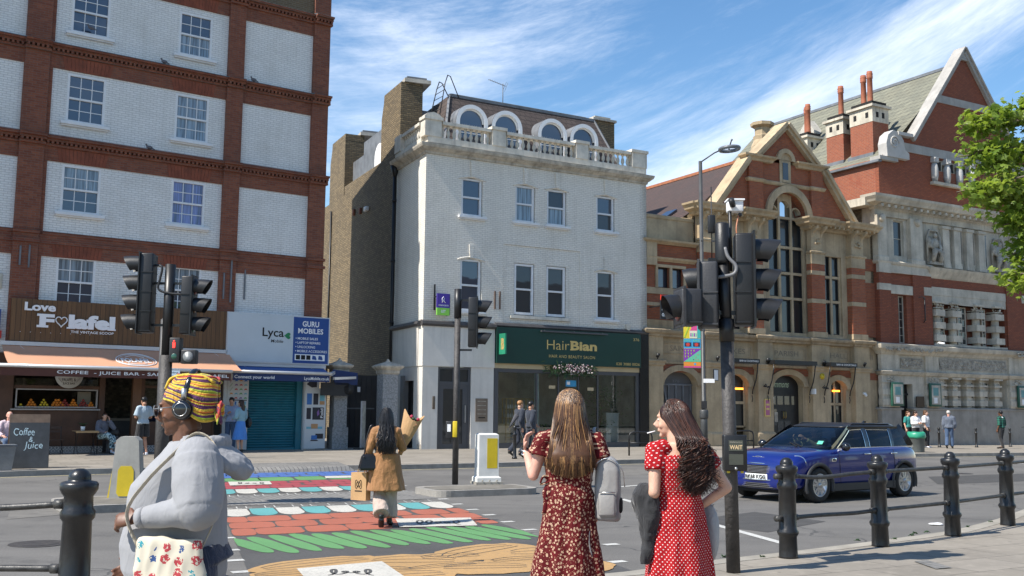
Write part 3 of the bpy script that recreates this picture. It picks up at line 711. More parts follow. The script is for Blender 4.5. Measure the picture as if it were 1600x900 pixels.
def awning(F,u0,u1,y0,z0,y1,z1,vh,mc,mv,lab,name='awning',uf0=None,uf1=None,bar=.05):
 uf0=u0-.1 if uf0 is None else uf0;uf1=u1+.1 if uf1 is None else uf1
 r=empty(name,F.w(0,0),F.rz,lab,'awning')
 k=MB();n=8
 rings=[]
 for i in range(n+1):
  t_=i/n;rings.append([(u0+(u1-u0)*j/10,y0+(y1-y0)*t_,z0+(z1-z0)*t_-.05*sin(pi*t_))for j in range(11)])
 for rg in(rings,[[(p[0],p[1]+.004,p[2]-.012)for p in q]for q in rings]):k.loft(rg,False,False)
 k.build('canopy',mc,r)
 k=MB();k.box(u0-.06,u1+.06,y0-.05,y0+.12,z0,z0+.12);k.build('cassette',m_alu,r)
 k=MB();k.box(uf0,uf1,y1-.06,y1+.02,z1-.09,z1+.02);k.cyl((uf0,y1-.06,z1-.035),(uf1,y1-.06,z1-.035),bar,n=10);k.build('front_bar',m_alu,r)
 k=MB();k.box(uf0+.03,uf1-.03,y1-.03,y1-.022,z1-.09-vh,z1-.09);v_=k.build('valance',mv,r)
 for uu in(u0+.5,u1-.5):
  k=MB();k.beam((uu,y0,z0-.02),(uu+.35,(y0+y1)/2,(z0+z1)/2-.12),.04);k.beam((uu+.35,(y0+y1)/2,(z0+z1)/2-.12),(uu,y1,z1-.05),.035);k.build('arm',m_alu,r)
 return r,v_
aw,val=awning(FL,-4.98,2.08,-.3,3.42,-1.6,2.80,.24,m_can,m_val,'long terracotta canvas awning over the cafe front',uf0=-5.22,uf1=1.72)
k=MB();k.text('COFFEE  - JUICE BAR - SALAD BOX - FALAFEL',-3.66,1.62,2.525,2.655,-1.638,bold=.018,spacing=1.05);k.build('lettering',m_rock_w,val)
k=MB()
def awp(a,b):t_=b;return(a,-.3-1.3*t_-.012,3.42-.62*t_-.05*sin(pi*t_)+.014)
for r_ in((.62,.34,.016),(.55,.30,.008)):
 k.tube([awp(-1.2+r_[0]*cos(2*pi*i/36),.55-r_[1]*sin(2*pi*i/36))for i in range(37)],r_[2],4)
vs_,fs_,a0_,a1_,b0_,b1_=text_polys('FOLAFEL',.03)
k.add([awp(-1.66+.92*(a-a0_)/(a1_-a0_),.65-.22*(b-b0_)/(b1_-b0_))for a,b in vs_],fs_,False)
k.tube([awp(-1.5+.6*i/10,.38-.09*sin(pi*i/10))for i in range(11)],.012,4);k.tube([awp(-1.5+.6*i/10,.72+.07*sin(pi*i/10))for i in range(11)],.012,4)
k.build('emblem',m_rock_w,aw)
hs=MB();hs.lathe([(0,0),(.42,0),(.42,.02),(0,.02)],n=32);ho=hs.build('hanging_sign',M('grey sign disc',(.45,.45,.43),.6,var=.05));ho.location=FL.w(-2.98,-.14,2.56);ho.rotation_euler=(pi/2,0,FL.rz)
tag(ho,'round pale grey cafe sign half hidden under the valance','sign')
k=MB();k.text('FALAFEL &',-.2,.2,-.2,-.1,0,bold=.01);k.text('JUICE BAR',-.18,.18,-.32,-.23,0,bold=.01);k.beam((-.33,0,-.1),(-.2,0,-.24),.035,.004);k.beam((.33,0,-.1),(.2,0,-.24),.035,.004)
for i,vv in enumerate(k.v):k.v[i]=V3((vv.x,vv.z,.024-vv.y*.5))
k.build('lettering',m_dark,ho)
m_blue=M('deep blue sign',(.012,.06,.24),.45,var=.08);m_navy=M('navy valance',(.012,.03,.11),.7,var=.1);m_signw=M('white sign face',(.50,.55,.58),.4,var=.04)
ls=empty('shop_sign',FL.w(0,0),FL.rz,'white and blue illuminated box sign of the phone shop reading Lyca Mobile and Guru Mobiles','shop sign')
k=MB();k.box(1.96,5.80,-.35,-.02,3.14,4.86);k.build('sign_box',m_alu,ls)
k=MB();k.box(2.0,4.38,-.362,-.35,3.18,4.82);k.build('panel',m_signw,ls,)
k=MB();k.box(4.38,5.75,-.3625,-.35,3.18,4.82);k.build('panel',m_blue,ls)
k=MB();k.text('Lyca',3.23,4.02,3.98,4.38,-.368,bold=.012);k.text('Mobile',3.55,4.0,3.87,3.98,-.368,bold=.005,shear=.15);k.build('lettering',m_dark,ls)
k=MB()
th=[2*pi*i/24 for i in range(24)]
k.prism([(4.17+.0085*(13*cos(a)-5*cos(2*a)-2*cos(3*a)-cos(4*a))*-1*-1,4.13+.10*sin(a)**3*1.15)for a in th],'y',-.372,-.362);k.build('heart',M('green heart',(.01,.22,.08),.5),ls)
k=MB();k.text('GURU',4.72,5.36,4.49,4.69,-.368,bold=.02);k.text('MOBILES',4.56,5.53,4.24,4.43,-.368,bold=.02)
for i,s_ in enumerate(('MOBILE SALES','LAPTOP REPAIRS','UNLOCKING','MOBILE ACCESSORIES')):
 z=4.02-i*.15;w_=(.78,.88,.68,1.15)[i];k.text(s_,4.55,4.55+w_,z,z+.085,-.368,bold=.01);k.box(4.475,4.505,-.3685,-.364,z+.03,z+.06)
k.box(4.46,5.62,-.3675,-.364,3.28,3.5);k.build('lettering',m_rock_w,ls)
k=MB()
for a,b_ in((4.5,4.66),(4.7,4.86),(4.9,5.06)):k.box(a,b_,-.3715,-.3685,3.31,3.47)
k.mi=1
for a in(5.12,5.36):k.prism([(a,3.33),(a+.16,3.31),(a+.18,3.34),(a+.14,3.45),(a+.02,3.47)],'y',-.3715,-.3685)
k.build('pictures',[m_dark,m_blue],ls)
m_bluec=M('blue awning canvas',(.05,.11,.30),.7,var=.05)
aw2,val2=awning(FL,2.15,5.65,-.25,3.02,-1.0,2.84,.24,m_bluec,m_navy,'narrow blue awning of the phone shop with white lettering',uf0=1.96,uf1=5.56)
k=MB();k.text('Connect your world',2.03,3.45,2.54,2.68,-1.04,bold=.012);k.text('LycaMobile.co.uk',4.55,5.5,2.54,2.68,-1.04,bold=.012);k.build('lettering',m_rock_w,val2)
m_shut,t,b=nm('teal roller shutter');v=facade_vec(t);sp=nd(t,'ShaderNodeSeparateXYZ');lk(t,v,sp.inputs[0])
lk(t,mixc_(t,mth(t,'MULTIPLY',ramp(t,noise_(t,coords(t),3,6),.5,.72),.5),(.012,.14,.19),(.01,.07,.10)),b.inputs['Base Color']);b.inputs['Roughness'].default_value=.45
k=MB();z=.2;i=0
while z<2.95:
 pts=[(0,z),(-.035,z+.03),(-.035,z+.06),(0,z+.09)]
 k.add([(3.0,.25+p[0],p[1])for p in pts]+[(4.80,.25+p[0],p[1])for p in pts],[(0,1,5,4),(1,2,6,5),(2,3,7,6)],False);z+=.09
sh=k.build('roller_shutter',m_shut,LBR);k=MB();k.box(4.8,5.02,.12,.3,.1,3.1);k.box(2.96,3.0,.12,.3,.1,3.1);k.box(3.0,4.8,.15,.29,.1,.2);k.build('shutter_frame',m_shut,sh)
def tag_scribble(mb,pts,y,w):mb.tube([(p[0],y,p[1])for p in pts],w,4)
m_pos=M('poster white',(.55,.57,.58),.5,var=.04);cols_=[M('poster ink '+n_,c_,.5,var=.1)for n_,c_ in(('red',(.5,.07,.05)),('green',(.12,.35,.1)),('orange',(.6,.25,.05)),('blue',(.04,.16,.45)),('black',(.02,.02,.03)),('violet',(.2,.1,.3)),('tan',(.45,.25,.12)),('sky',(.15,.4,.5)))]
p1=empty('poster',FL.w(0,0),FL.rz,'tall poster of coloured phone accessories left of the teal shutter','poster')
k=MB();k.box(2.2,2.95,.0,.02,.15,2.75);k.box(2.06,2.2,.02,.3,.1,2.75);k.build('board',m_pos,p1)
k=MB();rr=random.Random(5)
for r in range(9):
 for c in range(4):
  k.mi=rr.choice([0,1,2,7,5,3]);x=2.27+c*.17;z=2.5-r*.15
  if r<3 and c<1:
   k.mi=rr.choice([4,0,1]);k.beam((x,-.006,z-.05),(x+.1,-.006,z+.08),.03,.004);continue
  if r<5:k.prism([(x,z-.02),(x+.03,z+.04),(x+.09,z+.05),(x+.13,z-.02),(x+.1,z-.0),(x+.04,z+.0)],'y',-.008,-.001)
  else:k.prism([(x+.03,z-.06),(x+.08,z-.07),(x+.09,z+.03),(x+.06,z+.06),(x+.03,z+.03)],'y',-.008,-.001)
k.mi=4;k.box(2.3,2.9,-.006,-.001,1.83,1.86);k.build('pictures',cols_,p1)
p2=empty('poster',FL.w(0,0),FL.rz,'tall white panel picturing phones and laptops right of the teal shutter','poster')
k=MB();k.box(5.06,5.88,-.04,.0,.15,2.3);k.box(5.06,5.6,-.039,.0,2.3,2.62);k.box(5.03,5.52,.0,.4,.1,3.1);k.build('board',m_pos,p2)
k=MB()
for i,(a,mi)in enumerate(((5.13,3),(5.38,4),(5.63,7))):k.mi=mi;k.box(a,a+.19,-.048,-.041,1.72,2.12)
k.mi=6;k.box(5.63,5.82,-.049,-.041,1.72,1.85);k.mi=4;k.box(5.13,5.3,-.048,-.041,1.2,1.6);k.mi=4;k.box(5.36,5.8,-.048,-.041,1.18,1.62)
k.mi=5;k.prism([(5.55,1.3),(5.63,1.38),(5.6,1.55),(5.53,1.45)],'y',-.052,-.049)
k.mi=7;k.box(5.14,5.76,-.048,-.041,.85,.93);k.mi=6;k.box(5.32,5.58,-.05,-.041,.86,1.03)
k.mi=4;k.prism([(5.3,.42),(5.62,.42),(5.56,.46),(5.34,.46)],'y',-.05,-.041);k.box(5.5,5.8,-.049,-.041,.5,.68);k.mi=3;k.box(5.34,5.56,-.051,-.041,.47,.62)
k.mi=4;k.prism([(5.1,2.45),(5.25,2.58),(5.5,2.6),(5.5,2.35),(5.3,2.33)],'y',-.048,-.041)
k.build('pictures',cols_,p2)
k=MB();k.T=Matrix.Translation((5.72,-.052,1.24))@Matrix.Rotation(pi/2,4,'Y').inverted();k.text('Fold',0,.34,-.05,.05,0,bold=.02);k.build('lettering',m_rock_w,p2)
m_slat=M('blond table slats',(.42,.27,.13),.6,var=.25,vs=9);m_slatd=M('dark chair slats',(.06,.035,.025),.6,var=.3,vs=9)
def folding(mb,w,d,h,y0=0):
 for sx in(-w/2,w/2):mb.beam((sx,-d/2,0),(sx,d/2,h),.018);mb.beam((sx,d/2,0),(sx,-d/2,h),.018)
 mb.beam((-w/2,-d/2,.05),(w/2,-d/2,.05),.014)
tb=empty('cafe_table',FL.w(-2.55,-.75,.12),FL.rz,'folding cafe table with blond slatted top in front of counter','table')
k=MB();folding(k,.5,.5,.70);k.build('legs',m_black,tb)
k=MB();[k.box(-.33,.33,-.3+i*.1,-.22+i*.1,.70,.72)for i in range(6)];k.box(-.34,.34,-.31,-.295,.66,.70);k.build('tabletop',m_slat,tb)
def chair(loc,rz,lab,m=None):
 c=empty('folding_chair',loc,rz,lab,'chair','folding cafe chairs')
 k=MB();folding(k,.38,.36,.43)
 for sx in(-.19,.19):k.beam((sx,.18,.40),(sx,.25,.85),.018)
 k.build('frame',m_black,c);k=MB();[k.box(-.21,.21,-.2+i*.08,-.14+i*.08,.43,.445)for i in range(5)];k.build('seat',m or m_slatd,c)
 k=MB();k.box(-.2,.2,.225,.24,.66,.72);k.box(-.2,.2,.24,.255,.77,.84);k.build('backrest',m or m_slatd,c);return c
chair(FL.w(-3.35,-.55,.12),FL.rz,'empty folding chair with dark slats left of the cafe table')
chair(FL.w(-1.95,-.62,.12),FL.rz-.2,'folding chair the seated woman in patterned trousers sits on')
pl=empty('potted_plant',FL.w(-2.62,-.72,.84),FL.rz,'small spiky plant in a white pot on the cafe table','plant')
k=MB();k.lathe([(.0,0),(.055,0),(.07,.13),(.06,.13),(.055,.11),(0,.11)],n=16);k.build('pot',m_rock_w,pl)
k=MB()
for i in range(26):
 a=random.uniform(0,2*pi);l_=random.uniform(.08,.17);k.tube([(0,0,.11),(cos(a)*l_*.5,sin(a)*l_*.5,.11+l_*.7),(cos(a)*l_,sin(a)*l_,.11+l_*.8)],[.008,.007,.001],4,flat=.4)
m_leafd=M('dark green leaf',(.03,.075,.02),.5,var=.4,vs=10);k.build('leaves',m_leafd,pl)
bn=empty('rubbish_bin',FL.w(-1.62,-.35,.12),FL.rz,'steel pedal bin with black bag at cafe doorway','bin')
k=MB();k.lathe([(0,0),(.16,0),(.17,.02),(.18,.62),(0,.62)],n=20);k.build('body',M('grey steel bin',(.20,.21,.23),.35,metal=.6,var=.2),bn)
k=MB();k.lathe([(.18,.55),(.21,.6),(.2,.68),(.17,.78),(.12,.80),(0,.78)],n=14);k.build('bin_bag',m_blackp,bn)
for v_ in bn.children[-1].data.vertices:v_.co*=1+.12*noise.noise(v_.co*9)
ab=empty('chalkboard_sign',gp(42,731,.12),radians(30),'leaning A frame chalkboard reading Coffee and Juice at the kerb','sign board')
m_chalkb=M('chalkboard slate',(.05,.055,.06),.7,var=.35,vs=4);m_chalkf=M('weathered board timber',(.17,.115,.08),.75,var=.4,vs=5,streak=.3);m_chalk=M('chalk',(.52,.66,.70),.9,var=.1)
def aplane(x,z,o=0):return(x,-.30+.24*(z/1.2)-o,z)
k=MB()
def aquad(x0,x1,z0,z1,o0,o1):
 k.add([aplane(x0,z0,o0),aplane(x1,z0,o0),aplane(x1,z1,o0),aplane(x0,z1,o0),aplane(x0,z0,o1),aplane(x1,z0,o1),aplane(x1,z1,o1),aplane(x0,z1,o1)],[(0,1,2,3),(7,6,5,4),(0,4,5,1),(1,5,6,2),(2,6,7,3),(3,7,4,0)],False)
aquad(-.44,.44,0,1.28,0,.03);k.prism([(.30,0),(.32,0),(.0,1.25),(-.03,1.25)],'x',-.44,.44);k.build('frame',m_chalkf,ab)
k=MB();aquad(-.435,.435,.01,1.08,.031,.036);k.build('slate',m_chalkb,ab)
k=MB()
for s_,a0_,a1_,b0_,b1_ in(('Coffee',-.36,.1,.78,.95),('&',-.02,.07,.62,.74),('Juice',-.12,.28,.42,.62)):
 vs_,fs_,c0,c1,d0,d1=text_polys(s_,.0)
 k.add([aplane(a0_+(a1_-a0_)*(a-c0)/(c1-c0)+.03*(b-d0),b0_+(b1_-b0_)*(b-d0)/(d1-d0)+.01*sin(a*9),.040)for a,b in vs_],fs_,False)
k.build('lettering',m_chalk,ab)
gb=empty('planter_box',gp(2,735,.12),FL.rz,'grey metal box at the kerb at the left edge beside chalkboard','planter')
k=MB();k.prism([(-.22,0),(.18,0),(.25,.55),(-.25,.55)],'y',-.2,.2);k.build('body',M('zinc',(.25,.25,.25),.5,metal=.5,var=.3),gb);k=MB();k.box(-.27,.27,-.22,.22,.55,.59);k.build('rim',m_lead,gb)
k=MB();k.rbox(-5.55,-5.05,-.06,-.0,5.15,5.62,.02);pbx=k.build('sign',M('cream enamel',(.5,.47,.38),.5));pbx.location=FL.w(0,0);pbx.rotation_euler=(0,0,FL.rz);tag(pbx,'small cream wall plate beside the left pilaster','wall plate')
k=MB();k.box(-9,-5.05,-.2,-.02,3.9,4.5);k.mi=1;k.box(-9,-5.0,-.22,-.02,3.62,3.85);o=k.build('shop_sign',[m_blue,M('red fascia',(.5,.03,.02),.5)]);o.location=FL.w(0,0);o.rotation_euler=(0,0,FL.rz);tag(o,'blue and red shop fascia at far left edge','shop sign')
b_ww=brick('white painted brickwork',(.76,.715,.63),(.81,.765,.68),(.56,.52,.46),stain=.36,stainc=(.30,.27,.21),bump=.55,ms=.010,rough=.65,dirt_scale=.45)
m_render=M('off white render',(.66,.62,.56),.75,var=.12,vs=.7,bump=.1,streak=.3)
m_corn=M('weathered cornice',(.52,.47,.39),.85,var=.45,vs=3,streak=.85,bump=.3)
m_bal=M('cream painted stone',(.66,.61,.52),.8,var=.25,vs=2.5,streak=.6,bump=.2)
b_side=brick('yellow stock brick side',(.26,.19,.10),(.13,.095,.05),(.08,.065,.048),stain=.4,ms=.016,bump=.9,bw=.24,bh=.085)
b_band=brick('red brick band',(.30,.10,.05),(.24,.08,.04),(.2,.14,.1),stain=.3)
b_slate=brick('mansard tiles',(.075,.055,.05),(.10,.075,.065),(.022,.018,.016),bw=.26,bh=.20,ms=.012,stain=.4,stainc=(.03,.028,.025),bump=.8)
# white building
WR=empty('white_building',FW.w(0,0),FW.rz,'white painted brick building with balustrade and mansard roof above the green salon','building')
wv=[(1.52,2.47),(3.93,4.87),(5.42,6.37),(7.84,8.79)]
h3=[(a,b_,9.03,10.58,.09)for a,b_ in wv];h2=[(a,b_,5.32,7.40,.09 if i in(0,3)else 0)for i,(a,b_)in enumerate(wv)]
mb=MB();wall(mb,0,3.43,4.9,11.45,[h3[0],h2[0]],.22);wall(mb,7.03,10.44,4.9,11.45,[h3[3],h2[3]],.22)
wall(mb,3.43,7.03,8.1,11.45,h3[1:3],.22);wall(mb,3.43,7.03,4.9,8.1,h2[1:3],.2,y=.035)
mb.poly([(3.43,0,8.1),(7.03,0,8.1),(7.03,.035,8.1),(3.43,.035,8.1)]);mb.poly([(3.43,0,4.9),(3.43,.035,4.9),(3.43,.035,8.1),(3.43,0,8.1)]);mb.poly([(7.03,0,4.9),(7.03,.035,4.9),(7.03,.035,8.1),(7.03,0,8.1)])
mb.box(1.3,10.44,.25,12,4.9,11.9);mb.box(.3,1.3,.25,3,4.9,11.9);mb.box(10.1,10.442,.0,12,4.9,11.5)
mb.build('wall',b_ww,WR)
SK=radians(-4.2)
def side(mb,name,mat,parent=WR):o=mb.build(name,mat,parent);o.rotation_euler=(0,0,SK);return o
k=MB();k.poly([(0,0,4.8),(0,3.4,4.8),(0,3.4,11.6),(0,0,11.6)]);side(k,'return_wall',b_ww)
k=MB();k.poly([(-.002,3.4,.0),(-.002,17,.0),(-.002,17,11.75),(-.002,11.1,11.75),(-.002,11.1,12.15),(-.002,3.4,12.15)]);k.box(.0,.35,3.4,11.1,11.9,12.15);k.box(.02,4,17,17.2,0,11.7);k.box(.0,.35,11.1,17,11.4,11.75)
sw=side(k,'side_wall',b_side)
k=MB();[k.box(-.02,.0,3.45,17,z,z+.34)for z in(10.05,6.85)];side(k,'brick_band',b_band,sw)
k=MB();k.box(-.06,.42,3.42,11.1,12.15,12.23);k.box(-.06,.42,11.2,17,11.75,11.83);side(k,'coping',m_stone,sw)
k=MB();k.box(-.03,.05,9.4,10.6,4.6,5.2);k.mi=1;k.box(-.035,-.03,9.47,10.53,4.67,5.13);side(k,'window',[m_white,m_glassd],sw)
for(t0,t1,w_,z0,z1)in((3.12,5.62,.95,11.9,15.05),(11.2,13.8,.95,11.7,14.8)):
 c=MB();c.prism([(t0,z0),(t1,z0),(t1,z1-1.0),(t1-.25,z1-.35),(t1-.3,z1),(t0,z1)],'x',0,w_);c.box(-.004,w_-.01,t0-.005,t1-.3,z1-.33,z1-.25);ch=side(c,'chimney',b_side)
 c=MB();c.box(-.1,w_+.08,t0-.1,t1-.22,z1,z1+.16);side(c,'chimney_cap',m_stone,ch)
 c=MB();c.box(.05,w_-.05,t0+.1,t1-.5,z1+.16,z1+.3);side(c,'flaunching',m_lead,ch)
k=MB();k.box(.42,2.2,3.3,9.5,11.9,14.0);k.box(.42,3,9.5,14,11.9,13.4);k.box(2.2,9,3.3,12,11.9,13.9);k.build('lead_roof',m_lead,WR).rotation_euler=(0,0,SK)
k=MB();k.T=Matrix.Translation((.34,6.9,12.23))@Matrix.Rotation(pi/2,4,'Z')
rg=[]
for r_,y_ in((.62,-.02),(.62,.3)):rg.append([(r_*cos(pi*i/14),-y_,.5+r_*sin(pi*i/14))for i in range(15)]+[(-r_,-y_,0),(r_,-y_,0)])
k.loft(rg,True,True,False);rd=side(k,'dormer',m_whitep);k=MB();k.T=Matrix.Translation((.30,6.9,12.23))@Matrix.Rotation(pi/2,4,'Z')
k.poly([(.48*cos(pi*i/14),.0,.5+.48*sin(pi*i/14))for i in range(15)]+[(-.48,.0,.1),(.48,.0,.1)]);side(k,'glass',m_glass,rd)
k=MB();k.tube([(-.12,3.32,0),(-.12,3.32,11.1)],.075,10);k.tube([(-.12,3.32,11.05),(-.12,3.32,11.5)],[.08,.2],10)
for z in(2.5,5,7.5,10):k.tube([(-.12,3.32,z),(-.12,3.32,z+.1)],.1,10)
side(k,'drainpipe',m_black);k=MB();k.tube([(-.05,13.2,0),(-.05,13.2,11.3)],.045,8);side(k,'drainpipe',m_black)
k=MB();[k.rbox(-.1,0,t_,t_+.18,z,z+.28,.02)for t_,z in((8.2,10.35),(9.2,10.45))];side(k,'vent',M('terracotta vent',(.25,.09,.05),.8));k=MB();k.rbox(-.16,0,7.1,7.45,10.3,10.5,.03);side(k,'lamp',m_whitep)
prof=[(0,11.30),(-.06,11.32),(-.08,11.40),(-.2,11.46),(-.24,11.50),(-.30,11.52),(-.34,11.60),(-.35,11.66),(-.02,11.74),(0,11.74)]
k=MB();k.loft([[(p[0]if True else 0,p[0],p[1])for p in prof],[(10.44-p[0]*.6,p[0],p[1])for p in prof]],True,True,False)
k.loft([[(p[0],p[0],p[1])for p in prof],[(p[0]+.0*3.4+.25,3.4,p[1])for p in prof]],True,True,False);k.build('cornice',m_corn,WR)
k=MB();k.box(.0,10.36,-.12,.25,11.74,11.98);k.T=Matrix.Rotation(SK,4,'Z');k.box(-.13,.22,.26,3.3,11.745,11.975);k.T=None
peds=[(-.14,.56),(2.79,3.39),(6.74,7.34),(9.6,10.38)]
for a,b_ in peds:k.box(a,b_,-.15,.27,11.98,12.62);k.box(a-.05,b_+.05,-.2,.32,12.62,12.74)
k.prism([(-.18,12.74),(.58,12.74),(.42,12.86),(.2,12.92),(-.05,12.85)],'y',-.18,.2)
for(a,b_),(c_,d_)in zip(peds[:-1],peds[1:]):k.box(b_+.05,c_-.05,-.14,.24,12.50,12.62)
k.T=Matrix.Rotation(SK,4,'Z');k.box(-.15,.2,.45,2.6,12.502,12.622);k.box(-.17,.24,2.6,3.3,11.98,12.66);k.T=None
par=k.build('parapet',m_bal,WR)
bp=[(.065,0),(.065,.04),(.04,.06),(.045,.09),(.078,.19),(.07,.27),(.038,.36),(.034,.41),(.055,.44),(.06,.52)]
bm_=MB();bm_.lathe([(0,0)]+bp+[(0,.52)],n=10);b0=bm_.build('baluster',m_bal,par);b0.location=(.82,.04,11.98);first=True
sp_=[]
for(a,b_),(c_,d_)in zip(peds[:-1],peds[1:]):
 n=int(round((c_-b_)/.262));sp_+=[(b_+(c_-b_)*(i+.5)/n,.04)for i in range(n)]
for i in range(8):t_=.62+i*.25;sp_.append((t_*sin(-SK),t_*cos(SK)))
for i,(x,y)in enumerate(sp_):
 o=b0 if i==0 else b0.copy()
 if i:COL.objects.link(o)
 o.location=(x,y,11.98)
k=MB()
for i in range(90):x=.7+i*.105;k.cyl((x,.05,12.62),(x+random.uniform(-.02,.02),.05,12.72),.004,n=3)
k.build('bird_spikes',m_steel,WR)
def mpt(u,f):return(u,.75+1.15*f,11.9+2.5*f)
k=MB();k.poly([mpt(1.1,0),mpt(9.75,0),mpt(9.0,1),mpt(1.85,1)]);k.poly([mpt(1.1,0),mpt(1.85,1),(2.4,9,14.4),(1.6,9,11.9)]);k.poly([mpt(9.75,0),(10.2,9,11.9),(9.5,9,14.4),mpt(9.0,1)])
roof=k.build('roof',b_slate,WR)
k=MB();k.poly([mpt(1.85,1),mpt(9.0,1),(9.5,9,14.4),(2.4,9,14.4)]);k.beam(mpt(1.85,1),mpt(9.0,1),.12);k.beam(mpt(1.1,0),mpt(1.85,1),.09);k.beam(mpt(9.75,0),mpt(9.0,1),.09)
k.build('flat_lead_roof',m_lead,roof)
k=MB();k.beam((8.6,1.93,14.46),(1.95,1.93,14.46),.03,.08);k.build('ridge_capping',m_corn,roof)
for cu in(2.36,3.97,6.17,7.76):
 d=MB();rings=[]
 N_=18
 def ar(r,y):return[(cu+r*cos(pi*i/N_),y,13.07+r*sin(pi*i/N_))for i in range(N_+1)]
 o_,i_=ar(.72,.78),ar(.56,.78)
 for i in range(N_):d.poly([o_[i],o_[i+1],i_[i+1],i_[i]])
 for sgn in(-1,1):d.box(cu+sgn*.56,cu+sgn*.72,.78,.86,12.0,13.07)
 for a_,b_ in((ar(.56,.78),ar(.56,.95)),):
  for i in range(N_):d.add([a_[i],a_[i+1],b_[i+1],b_[i]],[(0,1,2,3)],True)
 dm=d.build('dormer',m_whitep,roof)
 d=MB();a_,b_=ar(.725,.785),ar(.725,1.95)
 for i in range(N_):d.add([a_[i],a_[i+1],b_[i+1],b_[i]],[(0,1,2,3)],True)
 for sgn in(-1,1):d.poly([(cu+sgn*.725,.785,12),(cu+sgn*.725,1.95,12),(cu+sgn*.725,1.95,13.07),(cu+sgn*.725,.785,13.07)])
 d.build('dormer_roof',m_lead,dm)
 d=MB();d.poly([(p[0],.93,p[2])for p in ar(.57,0)]+[(cu-.57,.93,12.1),(cu+.57,.93,12.1)]);d.build('glass',m_glass,dm)
 d=MB();d.box(cu-.55,cu+.55,.89,.93,12.72,12.78);d.box(cu-.55,cu+.55,.90,.925,12.62,12.65);d.tube([(cu+.535*cos(pi*i/N_),.9,13.07+.535*sin(pi*i/N_))for i in range(N_+1)],.03,5);d.build('window_frame',m_whitep,dm)
for i,(a,b_)in enumerate(wv):
 sash(WR,a+.03,b_-.03,9.06,10.56,y=.10,cols=1,rows=1,g=[(m_glass,m_glass),(m_glassb,m_glassb),(m_glassb,m_glassd),(m_glassd,m_glass)][i],fr=.06)
 sash(WR,a+.03,b_-.03,5.35,7.38,y=.10,cols=1,rows=1,g=[(m_glass,m_glass),(m_glassd,m_glassd),(m_glassd,m_glassd),(m_glassd,m_glassd)][i],fr=.065,sill=i in(0,3))
k=MB();k.box(3.75,6.55,-.06,.1,5.18,5.30);k.build('sill',m_bal,WR)
k=MB()
for i,(a,b_)in enumerate(wv):
 c=(a+b_)/2;k.prism([(c-.07,10.62),(c+.07,10.62),(c+.1,11.25),(c-.1,11.25)],'y',-.07,.02)
 if i in(0,3):k.prism([(c-.07,7.42),(c+.07,7.42),(c+.1,7.95),(c-.1,7.95)],'y',-.035,.02)
 for zz_ in((10.6,)if i in(1,2)else(10.6,7.42)):
  k.tube([(a-.12+(b_-a+.24)*j/8,-.0,zz_-.09+.12*(1-((j-4)/4)**2))for j in range(9)],.03,6)
k.build('keystones',b_ww,WR)
k=MB();k.beam((3.05,-.02,5.5),(3.05,-.02,6.2),.05);k.beam((3.27,-.02,5.5),(3.27,-.02,6.2),.05);k.build('tie_bar',M('rusty iron',(.12,.07,.045),.8),WR)
k=MB();k.prism([(9.28,5.2),(9.52,5.2),(9.5,5.0),(9.4,4.92),(9.3,5.0)],'y',-.12,0);k.build('alarm_box',m_bal,WR)
k=MB()
for x0,x1,z0,z1,y0 in((-.0,.64,.12,3.2,-.05),(2.04,3.02,.12,3.2,-.05),(-.03,3.03,3.2,4.70,-.09)):k.box(x0,x1,y0,.4,z0,z1)
k.T=Matrix.Rotation(SK,4,'Z');k.box(-.09,.3,.3,3.3,3.2,4.70);k.box(-.05,.3,.3,.75,.12,3.2);k.box(-.05,.3,1.75,3.3,.12,3.2);k.box(-.05,.3,.75,1.75,2.67,3.2);k.T=None
k.build('ground_floor_piers',m_render,WR)
k=MB();k.T=Matrix.Rotation(SK,4,'Z');k.box(.1,.2,.75,1.75,.12,2.67);k.box(.07,.1,1.2,1.26,.2,2.6);k.build('side_door',m_blackp,WR)
k=MB();k.prism([(-.14,4.70),(-.2,4.78),(-.18,4.88),(0,4.93),(0,4.70)],'x',-.1,3.06);k.prism([(-.10,4.79),(-.16,4.86),(-.12,4.95),(0,4.99),(0,4.79)],'x',3.06,10.44)
k.T=Matrix.Rotation(SK,4,'Z');k.prism([(-.14,4.70),(-.2,4.78),(-.18,4.88),(0,4.93),(0,4.70)],'y',.1,3.4);k.T=None
k.build('string_course',M('dark lead weathering',(.07,.065,.065),.7,var=.4,vs=3),WR)
m_dfr=M('dark grey metal frame',(.075,.075,.08),.4,var=.1)
k=MB();k.box(.64,.74,.0,.12,.12,3.18);k.box(1.94,2.04,.0,.12,.12,3.18);k.box(.74,1.94,.0,.12,2.5,2.64);k.box(.74,1.94,.0,.12,3.1,3.18);k.box(.74,.90,.02,.1,.12,2.5);k.box(1.72,1.94,.02,.1,.12,2.5);k.box(.9,1.72,.02,.1,.12,.3);k.box(.9,1.72,.02,.1,2.36,2.5);k.box(1.28,1.32,.02,.1,2.64,3.1)
dr=k.build('door',m_dfr,WR);k=MB();k.box(.9,1.72,.05,.06,.3,2.36);k.box(.74,1.94,.05,.06,2.64,3.1);k.build('glass',m_glassd,dr)
k=MB();k.box(1.80,1.84,-.03,.02,1.1,1.75);k.build('handle',m_steel,dr)
k=MB();k.box(2.24,2.76,-.07,-.05,1.14,2.02);k.mi=1;[k.box(2.32,2.68,-.073,-.07,z,z+.02)for z in(1.9,1.74,1.58,1.42)];k.mi=2;k.box(2.36,2.66,-.075,-.07,1.27,1.31);k.build('letter_plate',[M('bronze plate',(.22,.17,.13),.45,metal=.4),m_corn,m_dark],WR)
k=MB();k.rbox(.42,.53,-.075,-.05,1.6,2.08,.01);k.build('intercom',M('intercom bronze',(.15,.12,.09),.5,metal=.5),WR)
